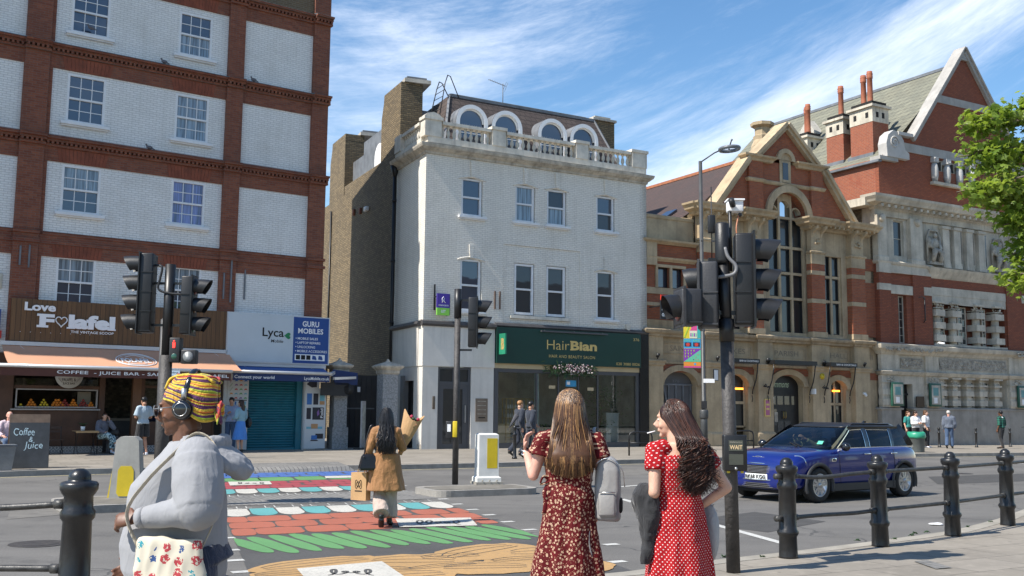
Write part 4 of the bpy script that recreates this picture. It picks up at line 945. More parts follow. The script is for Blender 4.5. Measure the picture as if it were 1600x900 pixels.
k=MB();k.box(-.02,.64,-.02,.4,.0,.3);k.build('plinth',m_side if False else m_corn,WR)
m_green=M('dark green fascia',(.006,.04,.03),.35,var=.08,vs=.5);m_cream=M('cream strip',(.50,.40,.24),.6,var=.1)
k=MB();k.box(9.97,10.44,-.12,.3,.12,4.80);k.build('black_pilaster',M('polished black stone',(.012,.012,.013),.2,var=.2),WR)
k=MB();k.box(3.04,3.22,-.06,.12,.12,3.2);k.box(9.82,9.97,-.06,.12,.12,3.2);k.box(3.22,9.82,-.06,.12,.12,.32);k.box(3.22,9.82,-.05,.1,3.05,3.2)
for x in(4.98,6.0,6.95,7.9):k.box(x-.03,x+.03,-.03,.06,.32,3.05)
ssf=k.build('shopfront',m_dfr,WR);k=MB();k.box(3.22,9.82,.0,.008,.32,3.05);k.build('glass',shopglass('salon glass',.05,(.97,.99,.98)),ssf)
k=MB();k.box(3.02,9.97,-.08,.1,3.2,3.39);k.build('cream_strip',m_cream,ssf)
k=MB();k.box(4.92,5.12,.04,.09,.32,3.05);k.build('pale_column',M('pale aqua board',(.35,.45,.45),.5),ssf)
m_sint=M('salon interior',(.40,.41,.37),.8,var=.4);m_brass=M('brass shelf',(.45,.32,.10),.35,metal=.7)
k=MB();k.poly([(3.1,4.5,.12),(9.9,4.5,.12),(9.9,4.5,3.3),(3.1,4.5,3.3)]);k.poly([(3.1,.2,.13),(9.9,.2,.13),(9.9,4.5,.13),(3.1,4.5,.13)]);k.poly([(3.1,.1,3.22),(9.9,.1,3.22),(9.9,4.5,3.22),(3.1,4.5,3.22)]);k.poly([(3.1,.2,.1),(3.1,4.5,.1),(3.1,4.5,3.3),(3.1,.2,3.3)]);k.poly([(9.9,.2,.1),(9.9,4.5,.1),(9.9,4.5,3.3),(9.9,.2,3.3)]);k.build('interior',m_sint,WR)
sg=empty('shop_sign',FW.w(0,0),FW.rz,'dark green salon fascia with gold lettering reading HairBian hair and beauty salon','shop sign')
k=MB();k.box(3.05,9.95,-.22,-.0,3.39,4.79);k.build('board',m_green,sg)
k=MB();k.text('Hair',5.32,6.38,4.0,4.38,-.226,bold=-.008);k.text('Bian',6.44,7.72,4.0,4.38,-.226,bold=.035);k.box(6.42,6.56,-.2265,-.2225,4.0,4.04);k.box(6.42,6.56,-.2265,-.2225,4.34,4.38);k.text('HAIR AND BEAUTY SALON',5.42,7.62,3.68,3.80,-.226,bold=.0,spacing=1.1)
k.text('376',9.56,9.86,4.50,4.62,-.226);k.text('020 3080 0026',8.68,9.88,3.47,3.58,-.226,bold=.0)
k.build('lettering',m_gold,sg)
k=MB();k.box(5.0,8.2,-.34,-.26,4.68,4.74);[k.beam((x,-.22,4.76),(x,-.3,4.72),.02)for x in(5.2,6.6,8.0)];k.build('light_trough',m_dfr,sg)
ps=empty('projecting_sign',FW.w(0,0),FW.rz,'small green projecting sign with gold letters HB on the salon fascia','sign')
k=MB();k.box(3.14,3.20,-.72,-.23,3.72,4.52);k.build('panel',M('bright green plate',(.02,.22,.12),.4),ps)
k=MB();k.T=Matrix(((0,1,0,3.13),(1,0,0,0),(0,0,1,0),(0,0,0,1)));k.text('H',-.56,-.42,3.9,4.34,0,bold=.03);k.text('B',-.50,-.32,3.9,4.34,0,bold=.03)
for v_ in k.v:v_.x=3.134;
k.v=[V3((3.134,-.95-v_.y,v_.z))for v_ in k.v];k.build('lettering',m_gold,ps)
sh_=empty('display_shelf',FW.w(3.75,.25,.13),FW.rz,'brass shelving with bottles inside left salon window','shelf')
k=MB()
for x in(0,.35,.9,1.25):k.beam((x,0,0),(x,0,1.9),.03);k.beam((x,.3,0),(x,.3,1.9),.03)
for z in(.4,.8,1.15,1.5,1.9):k.box(0,1.25,0,.3,z-.012,z+.012)
k.build('frame',m_brass,sh_);k=MB()
for z in(.81,1.16,1.51):
 for i in range(11):x=.05+i*.11;k.cyl((x,.12,z),(x,.12,z+.13),.035,n=8);k.cyl((x,.12,z+.13),(x,.12,z+.17),.015,n=6)
k.build('bottles',m_whitep,sh_)
for x,h_,c_,lab in((3.35,.9,m_cream,'cream reception counter in left corner of salon window'),(8.55,1.35,M('pale plinth',(.5,.55,.55),.5),'pale square plinth inside right salon window')):
 k=MB();k.rbox(0,.62,0,.5,0,h_,.01);k.box(-.02,.64,-.02,.52,h_,h_+.03);o=k.build('display_counter' if x<4 else 'display_plinth',c_);o.location=FW.w(x,.3,.13);o.rotation_euler=(0,0,FW.rz);tag(o,lab,'counter' if x<4 else 'plinth')
m_leafm=M('houseplant leaf',(.08,.22,.06),.5,var=.4,vs=8)
hp_=empty('house_plant',FW.w(8.25,.42,.13),FW.rz,'tall leafy houseplant behind the salon glass','plant')
k=MB();k.lathe([(0,0),(.16,0),(.2,.35),(0,.35)],n=14);k.build('pot',m_whitep,hp_);k=MB()
for i in range(900):
 c_=V3((random.gauss(0.25,.42),random.gauss(0,.12),random.uniform(.5,2.5)));a=random.uniform(0,6.3);d_=V3((cos(a),sin(a),random.uniform(-.6,.4))).normalized()*random.uniform(.07,.16);s_=V3((-sin(a),cos(a),.1))*random.uniform(.02,.05)
 k.add([c_-d_,c_-s_,c_+d_,c_+s_],[(0,1,2,3)],False)
k.build('leaves',m_leafm,hp_);k=MB();[k.tube([(random.gauss(0,.04),0,.35),(random.gauss(.1,.1),0,1.2),(random.gauss(.25,.25),0,2.1)],[.02,.015,.006],5)for _ in range(5)];k.build('stems',m_wood,hp_)
st=MB();st.box(6.35,6.85,-.012,-.008,2.55,2.8);st.mi=1;st.box(6.40,6.55,-.015,-.012,2.62,2.75);o=st.build('door_sticker',[M('sky blue sticker',(.04,.3,.55),.4),m_whitep]);o.location=FW.w(0,0);o.rotation_euler=(0,0,FW.rz);tag(o,'light blue sticker above the salon door','sticker')
for x,z,w_ in((5.55,2.45,.3),(7.4,2.4,.3)):
 st=MB();st.box(x,x+w_,-.012,-.008,z,z+.13);o=st.build('door_sticker',m_cream);o.location=FW.w(0,0);o.rotation_euler=(0,0,FW.rz);tag(o,'pale label on salon glass left of the door' if x<6 else 'pale label on salon glass right of the door','sticker')
for i_,(x_,h_)in enumerate(((7.25,1.2),(5.6,.9))):
 hq=empty('house_plant',FW.w(x_,.4,.13),FW.rz,['small leafy plant behind salon glass right of the door','small leafy plant behind salon glass beside pale column'][i_],'plant');k=MB();k.lathe([(0,0),(.13,0),(.16,.3),(0,.3)],n=14);k.build('pot',m_whitep,hq);k=MB()
 for i in range(260):
  a=random.uniform(0,6.3);r_=random.uniform(.02,.28);c_=V3((cos(a)*r_,sin(a)*r_*.5,random.uniform(.3,h_)));d_=V3((cos(a),sin(a),random.uniform(-.3,.8))).normalized()*.11;s_=V3((-sin(a),cos(a),.1))*.03;k.add([c_-d_,c_-s_,c_+d_,c_+s_],[(0,1,2,3)],False)
 k.build('leaves',m_leafm,hq)
fg=empty('flower_garland',FW.w(6.45,-.18,3.22),FW.rz,'garland of pale pink and white flowers above salon door','flowers')
k=MB();rr=random.Random(3)
for i in range(600):
 x=rr.gauss(0,.55);x=max(-1.35,min(1.25,x));c_=V3((x,rr.uniform(-.15,.1),rr.gauss(.02-.05*abs(x),.12)));a=rr.uniform(0,6.3);d_=V3((cos(a)*.12,rr.uniform(-.05,.05),sin(a)*.1-.03));s_=V3((sin(a),.3,cos(a)))*.025
 k.add([c_-d_,c_-s_,c_+d_,c_+s_],[(0,1,2,3)],False)
k.build('leaves',m_leafd,fg);k=MB()
for i in range(190):
 x=rr.gauss(.1,.5)
 if abs(x)>.95:continue
 k.mi=rr.choice([0,0,1]);c_=(x,rr.uniform(-.22,-.08),rr.gauss(.03,.10));k.ball(c_,rr.uniform(.02,.045),1,(1,.8,.9),.4,20)
k.build('blossoms',[M('white blossom',(.38,.33,.32),.7),M('pink blossom',(.27,.16,.19),.7)],fg)
lb=empty('letting_board',FW.w(0,0),FW.rz,'purple and green estate agent letting board on the white wall','sign board')
k=MB();k.beam((.42,-.08,5.3),(.42,-.08,6.28),.05);k.beam((.42,-.1,5.8),(.42,-.3,5.8),.04);k.build('post',m_black,lb)
k=MB();k.box(.4,.92,-.36,-.30,5.38,5.92);k.mi=1;k.box(.4,.92,-.36,-.30,5.1,5.378);k.mi=2;k.T=None
k.prism([(.93,5.1),(.93,5.92),(.95,5.9),(.95,5.12)],'y',-.34,-.02)
k.build('panel',[M('violet board',(.07,.035,.32),.5,var=.1),M('lime board',(.25,.62,.08),.5,var=.05),m_dfr],lb)
k=MB();k.tube([(.62,-.365,5.6),(.6,-.365,5.72),(.66,-.365,5.8),(.70,-.365,5.74),(.66,-.365,5.66),(.72,-.365,5.58)],.014,5);k.tube([(.60,-.365,5.58),(.66,-.365,5.66),(.74,-.365,5.57)],.014,5)
k.text('WINKWORTH',.45,.87,5.44,5.50,-.366,bold=.02);k.text('LET',.57,.76,5.2,5.3,-.366,bold=.03);k.build('lettering',m_rock_w,lb)
ld=empty('roof_ladder',FW.w(0,0),FW.rz,'black hooped escape ladder rising over the mansard hip','ladder')
k=MB()
for dx,dy,top in((0,1.0,15.0),(-.22,1.55,14.85)):k.tube([(.86+dx,dy,12.3),(1.32+dx*.5,dy+.2,top-.35),(1.45+dx*.5,dy+.25,top),(1.62+dx*.5,dy+.35,top),(2.1+dx*.5,dy+.5,14.2)],.022,6)
for i in range(9):f_=i/8;k.tube([(.86+.44*f_,1.0+.2*f_,12.4+2.2*f_),(.64+.55*f_,1.55+.2*f_,12.4+2.1*f_)],.014,5)
k.build('frame',m_black,ld)
an=empty('tv_aerial',FW.w(0,0),FW.rz,'small television aerial on the mansard roof','aerial')
k=MB();k.cyl((4.42,2,14.3),(4.42,2,15.35),.02,n=6);k.build('mast',m_lead,an);k=MB();k.tube([(3.72,2,15.42),(4.56,2,15.26)],.012,5)
for i in range(9):x=3.78+i*.08;z=15.41-i*.0152;k.tube([(x,1.88,z-.02),(x,2.12,z+.02)],.006,4)
k.tube([(4.5,1.85,15.4),(4.5,2.15,15.1)],.008,4);k.tube([(4.58,1.85,15.38),(4.58,2.15,15.08)],.008,4);k.build('antenna',m_lead,an)
k=MB();k.box(10.55,11.75,4.2,6.2,11,15.25);k.mi=1;k.box(10.48,11.82,4.1,6.3,15.25,15.36);k.box(10.7,11.6,4.3,6,15.36,15.5);o=k.build('chimney',[b_side,m_stone],WR)
k=MB();k.box(9.3,10.5,3.8,6.5,12.2,14.3);k.build('lead_roof',m_lead,WR)
m_rough,t,b=nm('rough cast pier');co=coords(t);c=mixc_(t,ramp(t,noise_(t,co,16,5,.7),.35,.65),(.16,.165,.17),(.36,.37,.375));lk(t,c,b.inputs['Base Color']);b.inputs['Roughness'].default_value=.9;bump_(t,b,noise_(t,co,22,4),.9,.03)
for i,(px,py,dw,lab)in enumerate(((526.5,701,.50,'rough grey gate pier with moulded cap beside the phone poster'),(603,701,.60,'rough grey gate pier with moulded cap next to the white building'))):
 p=gp(px,py,.12);g_=empty('gate_pier',p,FW.rz,lab,'gate pier','pair of gate piers')
 k=MB();k.box(-dw/2,dw/2,-dw/2,dw/2,0,2.75);k.box(-dw/2-.05,dw/2+.05,-dw/2-.05,dw/2+.05,0,.78);k.build('shaft',m_rough,g_)
 k=MB();w=dw/2
 k.loft([[(sx*r_,sy*r_,z)for sx,sy in((-1,-1),(1,-1),(1,1),(-1,1))]for r_,z in((w,2.75),(w+.04,2.8),(w+.04,2.9),(w+.15,3.0),(w+.17,3.06),(w+.05,3.12),(.08,3.22),(.05,3.27))],True,True,False);k.ball((0,0,3.28),.06,1);k.build('cap',m_corn,g_)
p0,p1_=gp(536,699,.12),gp(590,699,.12)
gt=empty('gate',p0,FW.rz,'dark solid entrance gate with pale horizontal rail between grey piers','gate')
k=MB();Lg=(p1_-p0).length;k.box(0,Lg,.0,.06,.0,2.75);[k.box(Lg*i/6+.0,Lg*i/6+.03,-.02,.0,0,2.7)for i in range(7)];k.build('panel',M('charcoal gate',(.03,.03,.032),.6,var=.3),gt)
k=MB();k.box(.02,Lg-.1,-.04,-.021,1.45,1.50);k.build('rail',m_lead,gt);k=MB();k.box(.5,.62,-.04,-.02,2.1,2.3);k.build('notice',m_whitep,gt)
k=MB();a_=gp(621,700,.12);k.box(0,.9,0,.25,0,2.75);k.box(0,.06,-.05,0,0,2.75);o=k.build('side_gate',M('weathered door grey',(.2,.2,.2),.7,var=.3));o.location=a_+V3((.1,.5,0));o.rotation_euler=(0,0,FW.rz);tag(o,'narrow grey side panel left of white building','gate')
mn=empty('menu_stand',gp(566,702,.12),FW.rz+.9,'freestanding grey information stand in front of the gate','sign board')
k=MB();k.box(-.3,.3,-.25,.25,0,.06);k.build('base',m_blackp,mn);k=MB();k.box(-.22,.22,-.03,.03,.06,1.75);k.lathe([(.22,0)],n=8)if False else None;k.build('frame',M('grey metal stand',(.3,.3,.31),.5),mn);k=MB();k.box(-.18,.18,-.036,-.03,.35,1.6);k.build('panel',M('faded poster',(.3,.32,.3),.6,var=.5,vs=6),mn)
sb=MB();sb.box(5.55,6.65,-.3,-.24,2.05,2.52);sb.cyl((6.65,-.3,2.285),(6.65,-.24,2.285),.2,n=16);o=sb.build('hanging_sign',M('black hanging board',(.025,.025,.025),.6,var=.3));o.location=FL.w(0,0);o.rotation_euler=(0,0,FL.rz);tag(o,'dark shaped signboard hanging right of the phone shop','sign')
ab_=empty('folded_awning',FL.w(0,0),FL.rz,'small folded navy awning arm beyond the phone shop','awning')
k=MB();k.beam((5.62,-.9,2.78),(6.1,-.2,2.9),.1);k.beam((5.75,-.9,2.65),(6.9,-.3,2.72),.09);k.build('arm',m_alu,ab_);k=MB();k.prism([(6.1,2.45),(7.0,2.45),(7.0,2.9),(6.0,3.0),(6.0,2.8)],'y',-.3,-.25);k.build('canopy',m_navy,ab_)
b_hall=brick('hall orange red brick',(.38,.105,.04),(.27,.07,.03),(.20,.12,.08),stain=.25,bump=.5)
b_tile=brick('clay roof tiles',(.085,.05,.042),(.06,.04,.035),(.02,.015,.013),bw=.2,bh=.14,ms=.012,stain=.4,bump=.8)
m_ridge=M('terracotta ridge',(.36,.13,.06),.8,var=.3,vs=6)
# hall
HR=empty('bar_hall',FW.w(0,0),FW.rz,'ornate honey stone and red brick hall with arched gable window and bar at ground floor','building')
def carve(mb,cx,cy,cz,w,d,h,n=16,sd=0):
 rr=random.Random(sd+int(cx*13)+int(cz*7))
 for i in range(n):mb.ball((cx+rr.uniform(-w/2,w/2),cy+rr.uniform(-d/2,d/2),cz+rr.uniform(-h/2,h/2)),rr.uniform(.035,.08),1,(1,.8,1),.4,8)
def cornice(mb,u0,u1,prof,y=0,e0=True,e1=True):
 "profile [(projection, z)] swept with returned ends"
 r0=[(u0-(p if e0 else 0),y-p,z)for p,z in prof];r1=[(u1+(p if e1 else 0),y-p,z)for p,z in prof]
 b0=[(u0-(p if e0 else 0),y+.3,z)for p,z in prof];b1=[(u1+(p if e1 else 0),y+.3,z)for p,z in prof]
 n=len(prof);fs=[]
 for a,b in((0,1),(1,2),(2,3)):
  for i in range(n-1):fs.append((a*n+i,b*n+i,b*n+i+1,a*n+i+1))
 fs.append((0,n,2*n,3*n));fs.append((n-1,2*n-1,3*n-1,4*n-1))
 mb.add(b0+r0+r1+b1,fs,False)
def archhole(mb,u0,u1,z0,zs,ztop,H0,H1,y,th=.3,n=16,sem=True):
 "sheet H0..H1 wide (u) z0..ztop with an arched opening springing at zs"
 c=(u0+u1)/2;r=(u1-u0)/2;hh=r if sem is True else sem
 arc=[(c-r*cos(pi*i/n),zs+hh*sin(pi*i/n))for i in range(n+1)]
 mb.poly([(H0,y,z0),(u0,y,z0),(u0,y,zs),(H0,y,zs)]);mb.poly([(u1,y,z0),(H1,y,z0),(H1,y,zs),(u1,y,zs)])
 mb.poly([(H0,y,zs),(u0,y,zs),(u0,y,ztop),(H0,y,ztop)]);mb.poly([(u1,y,zs),(H1,y,zs),(H1,y,ztop),(u1,y,ztop)])
 for i in range(n):
  a,b=arc[i],arc[i+1];mb.poly([(a[0],y,a[1]),(b[0],y,b[1]),(b[0],y,ztop),(a[0],y,ztop)])
  mb.poly([(a[0],y,a[1]),(a[0],y+th,a[1]),(b[0],y+th,b[1]),(b[0],y,b[1])])
 mb.poly([(u0,y,z0),(u0,y+th,z0),(u0,y+th,zs),(u0,y,zs)]);mb.poly([(u1,y,z0),(u1,y,zs),(u1,y+th,zs),(u1,y+th,z0)])
def archring(mb,c,zs,r0,r1,hh0,hh1,y0,y1,n=20):
 i_=[(c-r0*cos(pi*i/n),zs+hh0*sin(pi*i/n))for i in range(n+1)];o_=[(c-r1*cos(pi*i/n),zs+hh1*sin(pi*i/n))for i in range(n+1)]
 for i in range(n):
  mb.poly([(i_[i][0],y0,i_[i][1]),(o_[i][0],y0,o_[i][1]),(o_[i+1][0],y0,o_[i+1][1]),(i_[i+1][0],y0,i_[i+1][1])])
  mb.poly([(i_[i][0],y0,i_[i][1]),(i_[i+1][0],y0,i_[i+1][1]),(i_[i+1][0],y1,i_[i+1][1]),(i_[i][0],y1,i_[i][1])])
  mb.poly([(o_[i][0],y0,o_[i][1]),(o_[i][0],y1,o_[i][1]),(o_[i+1][0],y1,o_[i+1][1]),(o_[i+1][0],y0,o_[i+1][1])])
g=MB();bays=[(11.3,13.67,11.5,13.35,2.72,.62),(14.64,16.7,15.0,16.35,2.72,.55),(17.6,20.1,17.85,19.75,2.78,.55),(21.25,22.94,21.45,22.6,2.72,.42)]
for H0,H1,a,b_,zs,hh in bays:archhole(g,a,b_,.12,zs,4.9,H0,H1,.3,.35,sem=hh)
piers=[(10.44,11.3),(13.67,14.64),(16.7,17.6),(20.1,21.25),(22.94,23.97)]
for a,b_ in piers:g.box(a,b_,.0,.6,.12,4.9)
g.box(23.97,24.7,.2,.6,.12,4.9);g.box(10.44,24.7,1.6,3.0,0,4.9)
gw=g.build('ground_floor_wall',m_bath,HR)
g=MB()
for H0,H1,a,b_,zs,hh in bays:g.box(H0,H1,.27,.3,3.28,3.62)
g.box(23.97,24.7,.17,.2,3.2,3.55);g.build('brick_band',b_hall,HR)
g=MB()
for H0,H1,a,b_,zs,hh in bays:archring(g,(a+b_)/2,zs,(b_-a)/2-.001,(b_-a)/2+.3,hh,hh+.26,.2,.31)
g.build('arch_moulding',m_bath,HR)
g=MB()
for a,b_ in piers:cornice(g,a,b_,[(0,3.52),(.05,3.56),(.06,3.66),(.10,3.70),(.10,3.76),(0,3.80)]);cornice(g,a,b_,[(0,.12),(.08,.12),(.08,.62),(.03,.7),(0,.72)])
for H0,H1,*_ in bays:g.box(H0,H1,.24,.3,3.64,3.74)
g.build('impost',m_bath,HR)
g=MB();pr=[(0,4.78),(.06,4.80),(.08,4.88),(.2,4.93),(.24,5.0),(.25,5.06),(.02,5.14),(0,5.14)]
cornice(g,10.44,24.7,pr,.12,False,False)
for a,b_ in piers[:]:cornice(g,a,b_,pr,-.02)
g.build('string_course',M('stained honey stone',(.40,.315,.21),.85,var=.35,vs=1.5,streak=.7),HR)
m_cut=M('incised lettering',(.27,.215,.15),.9,var=.2)
g=MB()
for s_,a,b_ in(('SAINT',11.9,12.9),('LUKES',14.9,16.2),('PARISH',18.0,19.5),('HALL',21.6,22.7),('III',24.1,24.4)):g.text(s_,a,b_,4.2,4.44,.285 if b_<24 else .19,bold=.0)
g.build('lettering',m_cut,HR)
g=MB()
for H0,H1,*_ in bays:m_=(H0+H1)/2;w_=(H1-H0)*.42;[g.box(m_-w_,m_+w_,.27,.3,z,z+.03)for z in(4.08,4.52)];[g.box(x,x+.03,.27,.3,4.11,4.52)for x in(m_-w_,m_+w_-.03)]
g.build('frieze_panel',m_bath,HR)
g=MB();g.box(11.5,13.35,.62,.7,.12,3.3);d0=g.build('door',M('grey panelled door',(.10,.10,.105),.6,var=.2),HR)
g=MB();[g.box(x,x+.06,.57,.62,.12,2.8)for x in(11.6,12.0,12.4,12.8,13.2)];[g.box(11.5,13.35,.56,.62,z,z+.07)for z in(1.0,2.72)];g.beam((11.7,.58,2.8),(12.1,.58,1.2),.08);g.text('376',12.2,12.6,2.85,2.97,.55);g.build('panelling',m_lead,d0)
def barwin(a,b_,z0,z1,nm_='window',y=.5):
 f=MB();f.box(a,b_,y,y+.1,z0,z0+.08);f.box(a,a+.12,y,y+.1,z0,z1);f.box(b_-.12,b_,y,y+.1,z0,z1);c=(a+b_)/2;f.box(c-.06,c+.06,y,y+.1,z0,z1);f.box(a,b_,y-.01,y+.1,1.95,2.07)
 w=f.build(nm_,m_bath,HR);f=MB();f.box(a,b_,y+.05,y+.06,z0,z1);f.build('glass',m_glassd,w)
 f=MB()
 for(x0,x1)in((a+.12,c-.06),(c+.06,b_-.12)):
  for(q0,q1)in((z0+.08,1.95),(2.07,z1-.3)):f.box(x0,x0+.035,y+.01,y+.05,q0,q1);f.box(x1-.035,x1,y+.01,y+.05,q0,q1);f.box(x0,x1,y+.012,y+.048,q1-.035,q1)
 f.build('frame',m_black,w);return w
barwin(15.0,16.35,.9,3.3);barwin(21.45,22.6,.9,3.2)
g=MB();g.box(17.85,19.75,.6,.66,.12,3.4);dd=g.build('door',m_black,HR)
g=MB()
for x0,x1,z0,z1 in((17.95,18.3,1.95,2.35),(18.4,18.75,1.95,2.35),(18.85,19.15,1.95,2.35),(19.3,19.6,1.95,2.35),(17.95,18.35,1.0,1.75),(18.4,18.75,.7,1.2),(18.85,19.2,.7,1.2)):g.box(x0,x1,.59,.6,z0,z1)
g.build('glass',m_glassd,dd);g=MB();g.tube([(18.72,.57,1.3),(18.72,.52,1.35),(18.72,.52,1.6),(18.72,.57,1.65)],.02,6);g.tube([(18.86,.57,1.3),(18.86,.52,1.35),(18.86,.52,1.6),(18.86,.57,1.65)],.02,6);g.build('handle',m_brass,dd)
g=MB();g.box(17.98,18.2,.575,.588,2.0,2.3);g.box(17.97,18.15,.575,.588,1.15,1.55);g.box(18.2,18.4,.575,.588,1.15,1.6);g.build('notices',m_corn,dd)
g=MB();g.text('Simmons',17.98,19.1,2.75,3.05,.585,shear=.3);g.build('neon_lettering',emit('neon with added glow',(.22,.28,.20),.15),dd)  # neon script is not lit; a faint glow is added to its material
m_glow=emit('heater glow',(1,.32,.03),2.2)
for x,lab in((15.95,'orange glowing lamp in the bar window behind the signal pole'),(22.1,'orange glowing lamp in the bar window right of the door')):
 g=MB();g.box(x-.22,x+.22,.42,.5,2.60,2.68);o=g.build('heater_lamp',m_glow);o.location=FW.w(0,0);o.rotation_euler=(0,0,FW.rz);tag(o,lab,'lamp')
for i,(a,b_,s_)in enumerate(((14.75,16.3,'BAR & COCKTAILS'),(17.2,19.85,''),(20.75,22.5,'BAR & COCKTAILS'))):
 r=empty('folded_awning',FW.w(0,0),FW.rz,['folded black awning over left bar window near the banner post','longest folded black awning over the bar door','folded black awning over the right bar window'][i],'awning','folded awnings of the bar')
 g=MB();g.box(a,b_,-.55,-.02,3.76,3.95);g.build('case',m_black,r)
 if s_:g=MB();g.text(s_,a+.35,b_-.1,3.81,3.89,-.556,bold=.01);g.build('lettering',m_rock_w,r)
 for x in(a+.03,b_-.03):g=MB();g.tube([(x,-.45,3.76),(x,-.4,3.4),(x,-.3,3.0),(x,-.1,2.6),(x,-.06,2.4)],.028,6);g.tube([(x,-.03,2.35),(x,-.07,2.2),(x,-.03,2.05)],.02,6);g.build('bracket',m_black,r)
def spot(x,z,lab,y=-.2):
 r=empty('wall_lamp',FW.w(0,0),FW.rz,lab,'lamp','wall lamps on the bar piers')
 g=MB();g.tube([(x,0,z),(x,y*.8,z+.12),(x,y,z+.05)],.015,6);g.build('arm',m_black,r);g=MB();g.lathe([(0,.08),(.04,.07),(.09,0),(.07,0),(0,.05)],c=(x-.08,y-.03,z-.03),n=10);g.lathe([(0,.08),(.04,.07),(.09,0),(.07,0),(0,.05)],c=(x+.1,y-.03,z-.05),n=10);g.build('shade',m_black,r)
spot(17.0,2.75,'twin black spotlight on the pier left of the bar door');spot(20.7,2.75,'twin black spotlight on the pier right of the bar door')
for x,lab in((10.9,'small black lamp on the ledge of the leftmost hall pier'),(14.2,'small black lamp on the pier beside the signal pole'),(17.15,'small black lamp on the pier ledge left of bar door'),(20.7,'small black lamp on the pier ledge right of bar door'),(23.45,'small black lamp on the last hall pier ledge')):
 g=MB();g.cyl((x,-.12,3.8),(x,-.12,3.9),.03,n=6);g.cyl((x,-.12,3.88),(x,-.2,4.02),.06,.075,n=10);o=g.build('uplight',m_black);o.location=FW.w(0,0);o.rotation_euler=(0,0,FW.rz);tag(o,lab,'lamp','small uplights on the hall piers')
def wallthing(name,fn,mats,lab,cat,F=FW):
 g=MB();fn(g);o=g.build(name,mats);o.location=F.w(0,0);o.rotation_euler=(0,0,F.rz);tag(o,lab,cat);return o
wallthing('wall_poster',lambda g:(g.box(17.02,17.36,-.05,0,1.4,2.2),setattr(g,'mi',1),g.box(17.07,17.31,-.056,-.05,1.46,2.14),setattr(g,'mi',2),g.box(17.1,17.28,-.06,-.056,1.7,1.78),g.box(17.1,17.28,-.06,-.056,1.9,1.98)),[m_gold,M('pink poster',(.42,.12,.22),.5),m_gold],'gold framed pink and orange poster on the bar pier','poster')
wallthing('alarm_bell',lambda g:g.lathe([(0,-.02),(.14,0),(.14,.05),(.05,.12),(0,.12)],n=16),m_yellow,'yellow round alarm bell above the wall lamp','alarm').matrix_world=Matrix.Translation(FW.w(20.7,0,3.3))@Matrix.Rotation(FW.rz,4,'Z')@Matrix.Rotation(pi/2,4,'X')
wallthing('wall_sign',lambda g:(g.box(14.05,14.32,-.04,0,2.95,3.45),setattr(g,'mi',1),g.box(14.08,14.29,-.045,-.04,2.98,3.42)),[m_dfr,m_whitep],'small white plate on the pier behind the banner post','wall plate')
wallthing('wall_sign',lambda g:g.box(19.95,20.05,-.25,0,2.45,2.7),m_whitep,'tiny white projecting plate at the right side of bar door','wall plate')
wallthing('security_camera',lambda g:(g.ball((23.5,-.12,2.45),.07,2),g.box(23.42,23.58,-.08,0,2.48,2.58)),m_whitep,'white dome security camera on the last hall pier','camera')
fsb=empty('sale_board',FW.w(0,0),FW.rz,'red and black office for sale board on the hall wall beside the white building','sign board')
g=MB();g.box(10.62,11.9,-.75,-.70,6.25,6.48);g.build('header',M('red board',(.62,.035,.02),.5),fsb);g=MB();g.box(10.6,11.7,-.74,-.69,5.45,6.25);g.build('panel',m_blackp,fsb);g=MB();g.text('Office FOR SALE',10.66,11.85,6.31,6.42,-.756,bold=.02);g.text('frost',10.66,11.1,6.0,6.14,-.746);g.text('meadow',10.66,11.3,5.8,5.9,-.746);g.text('020',10.66,11.05,5.56,5.7,-.746,bold=.03);g.build('lettering',m_rock_w,fsb)
g=MB();g.beam((10.6,-.7,6.0),(10.6,0,6.0),.05);g.build('bracket',m_black,fsb)
def sw_(mb,*a):mb.box(*a)
g=MB();wall(g,10.44,13.3,5.1,8.9,[(11.12,11.78,6.9,7.80),(11.9,12.54,6.9,7.80)],.25,.15);g.build('wall',b_hall,HR)
g=MB()
for z0,z1 in((5.1,5.5),(6.1,6.25),(6.62,6.9)):g.box(10.44,13.3,.10,.15,z0,z1)
g.box(11.0,11.12,.08,.15,6.9,7.8);g.box(11.78,11.9,.08,.2,6.9,7.8);g.box(12.54,12.66,.08,.15,6.9,7.8);g.box(11.0,12.66,.08,.15,7.8,7.92)
g.box(10.44,13.3,.35,.8,8.9,10.0);g.box(10.46,11.0,-.02,.15,7.85,8.9);g.build('stone_dressing',m_bath,HR)
g=MB();cornice(g,10.5,13.2,[(0,8.05),(.05,8.1),(.12,8.14),(.16,8.22),(0,8.26)],.12,False,False);cornice(g,10.48,13.2,[(0,8.8),(.06,8.84),(.2,8.9),(.22,8.98),(0,9.02)],.05,True,False);cornice(g,10.5,13.3,[(0,9.95),(.05,10.0),(.06,10.12),(0,10.15)],.35,False,False);g.build('cornice',m_bath,HR)
for a,b_ in((11.12,11.78),(11.9,12.54)):
 g=MB();[g.box(*q)for q in((a,a+.05,.3,.36,6.9,7.8),(b_-.05,b_,.3,.36,6.9,7.8),(a,b_,.3,.36,6.9,6.96),(a,b_,.3,.36,7.74,7.8))];w=g.build('window',m_black,HR);g=MB();g.box(a,b_,.34,.345,6.9,7.8);g.build('glass',m_glass,w)
CX=18.72
WC=18.87
zb=[5.2,6.92,8.1,9.35,10.78]
g=MB()
for H0,H1 in((13.3,17.45),(20.3,24.7)):
 hs=[(14.9,16.05,5.25,9.12)]if H0<14 else[(21.15,22.42,5.25,9.12)]
 wall(g,H0,H1,5.1,10.5,hs,.3,.2)
g.build('wall',m_bath,HR)
g=MB();g.box(23.7,24.7,.14,.2,5.3,8.0);g.box(23.71,24.7,.15,.2,8.6,9.2);g.build('brick_band',b_hall,HR)
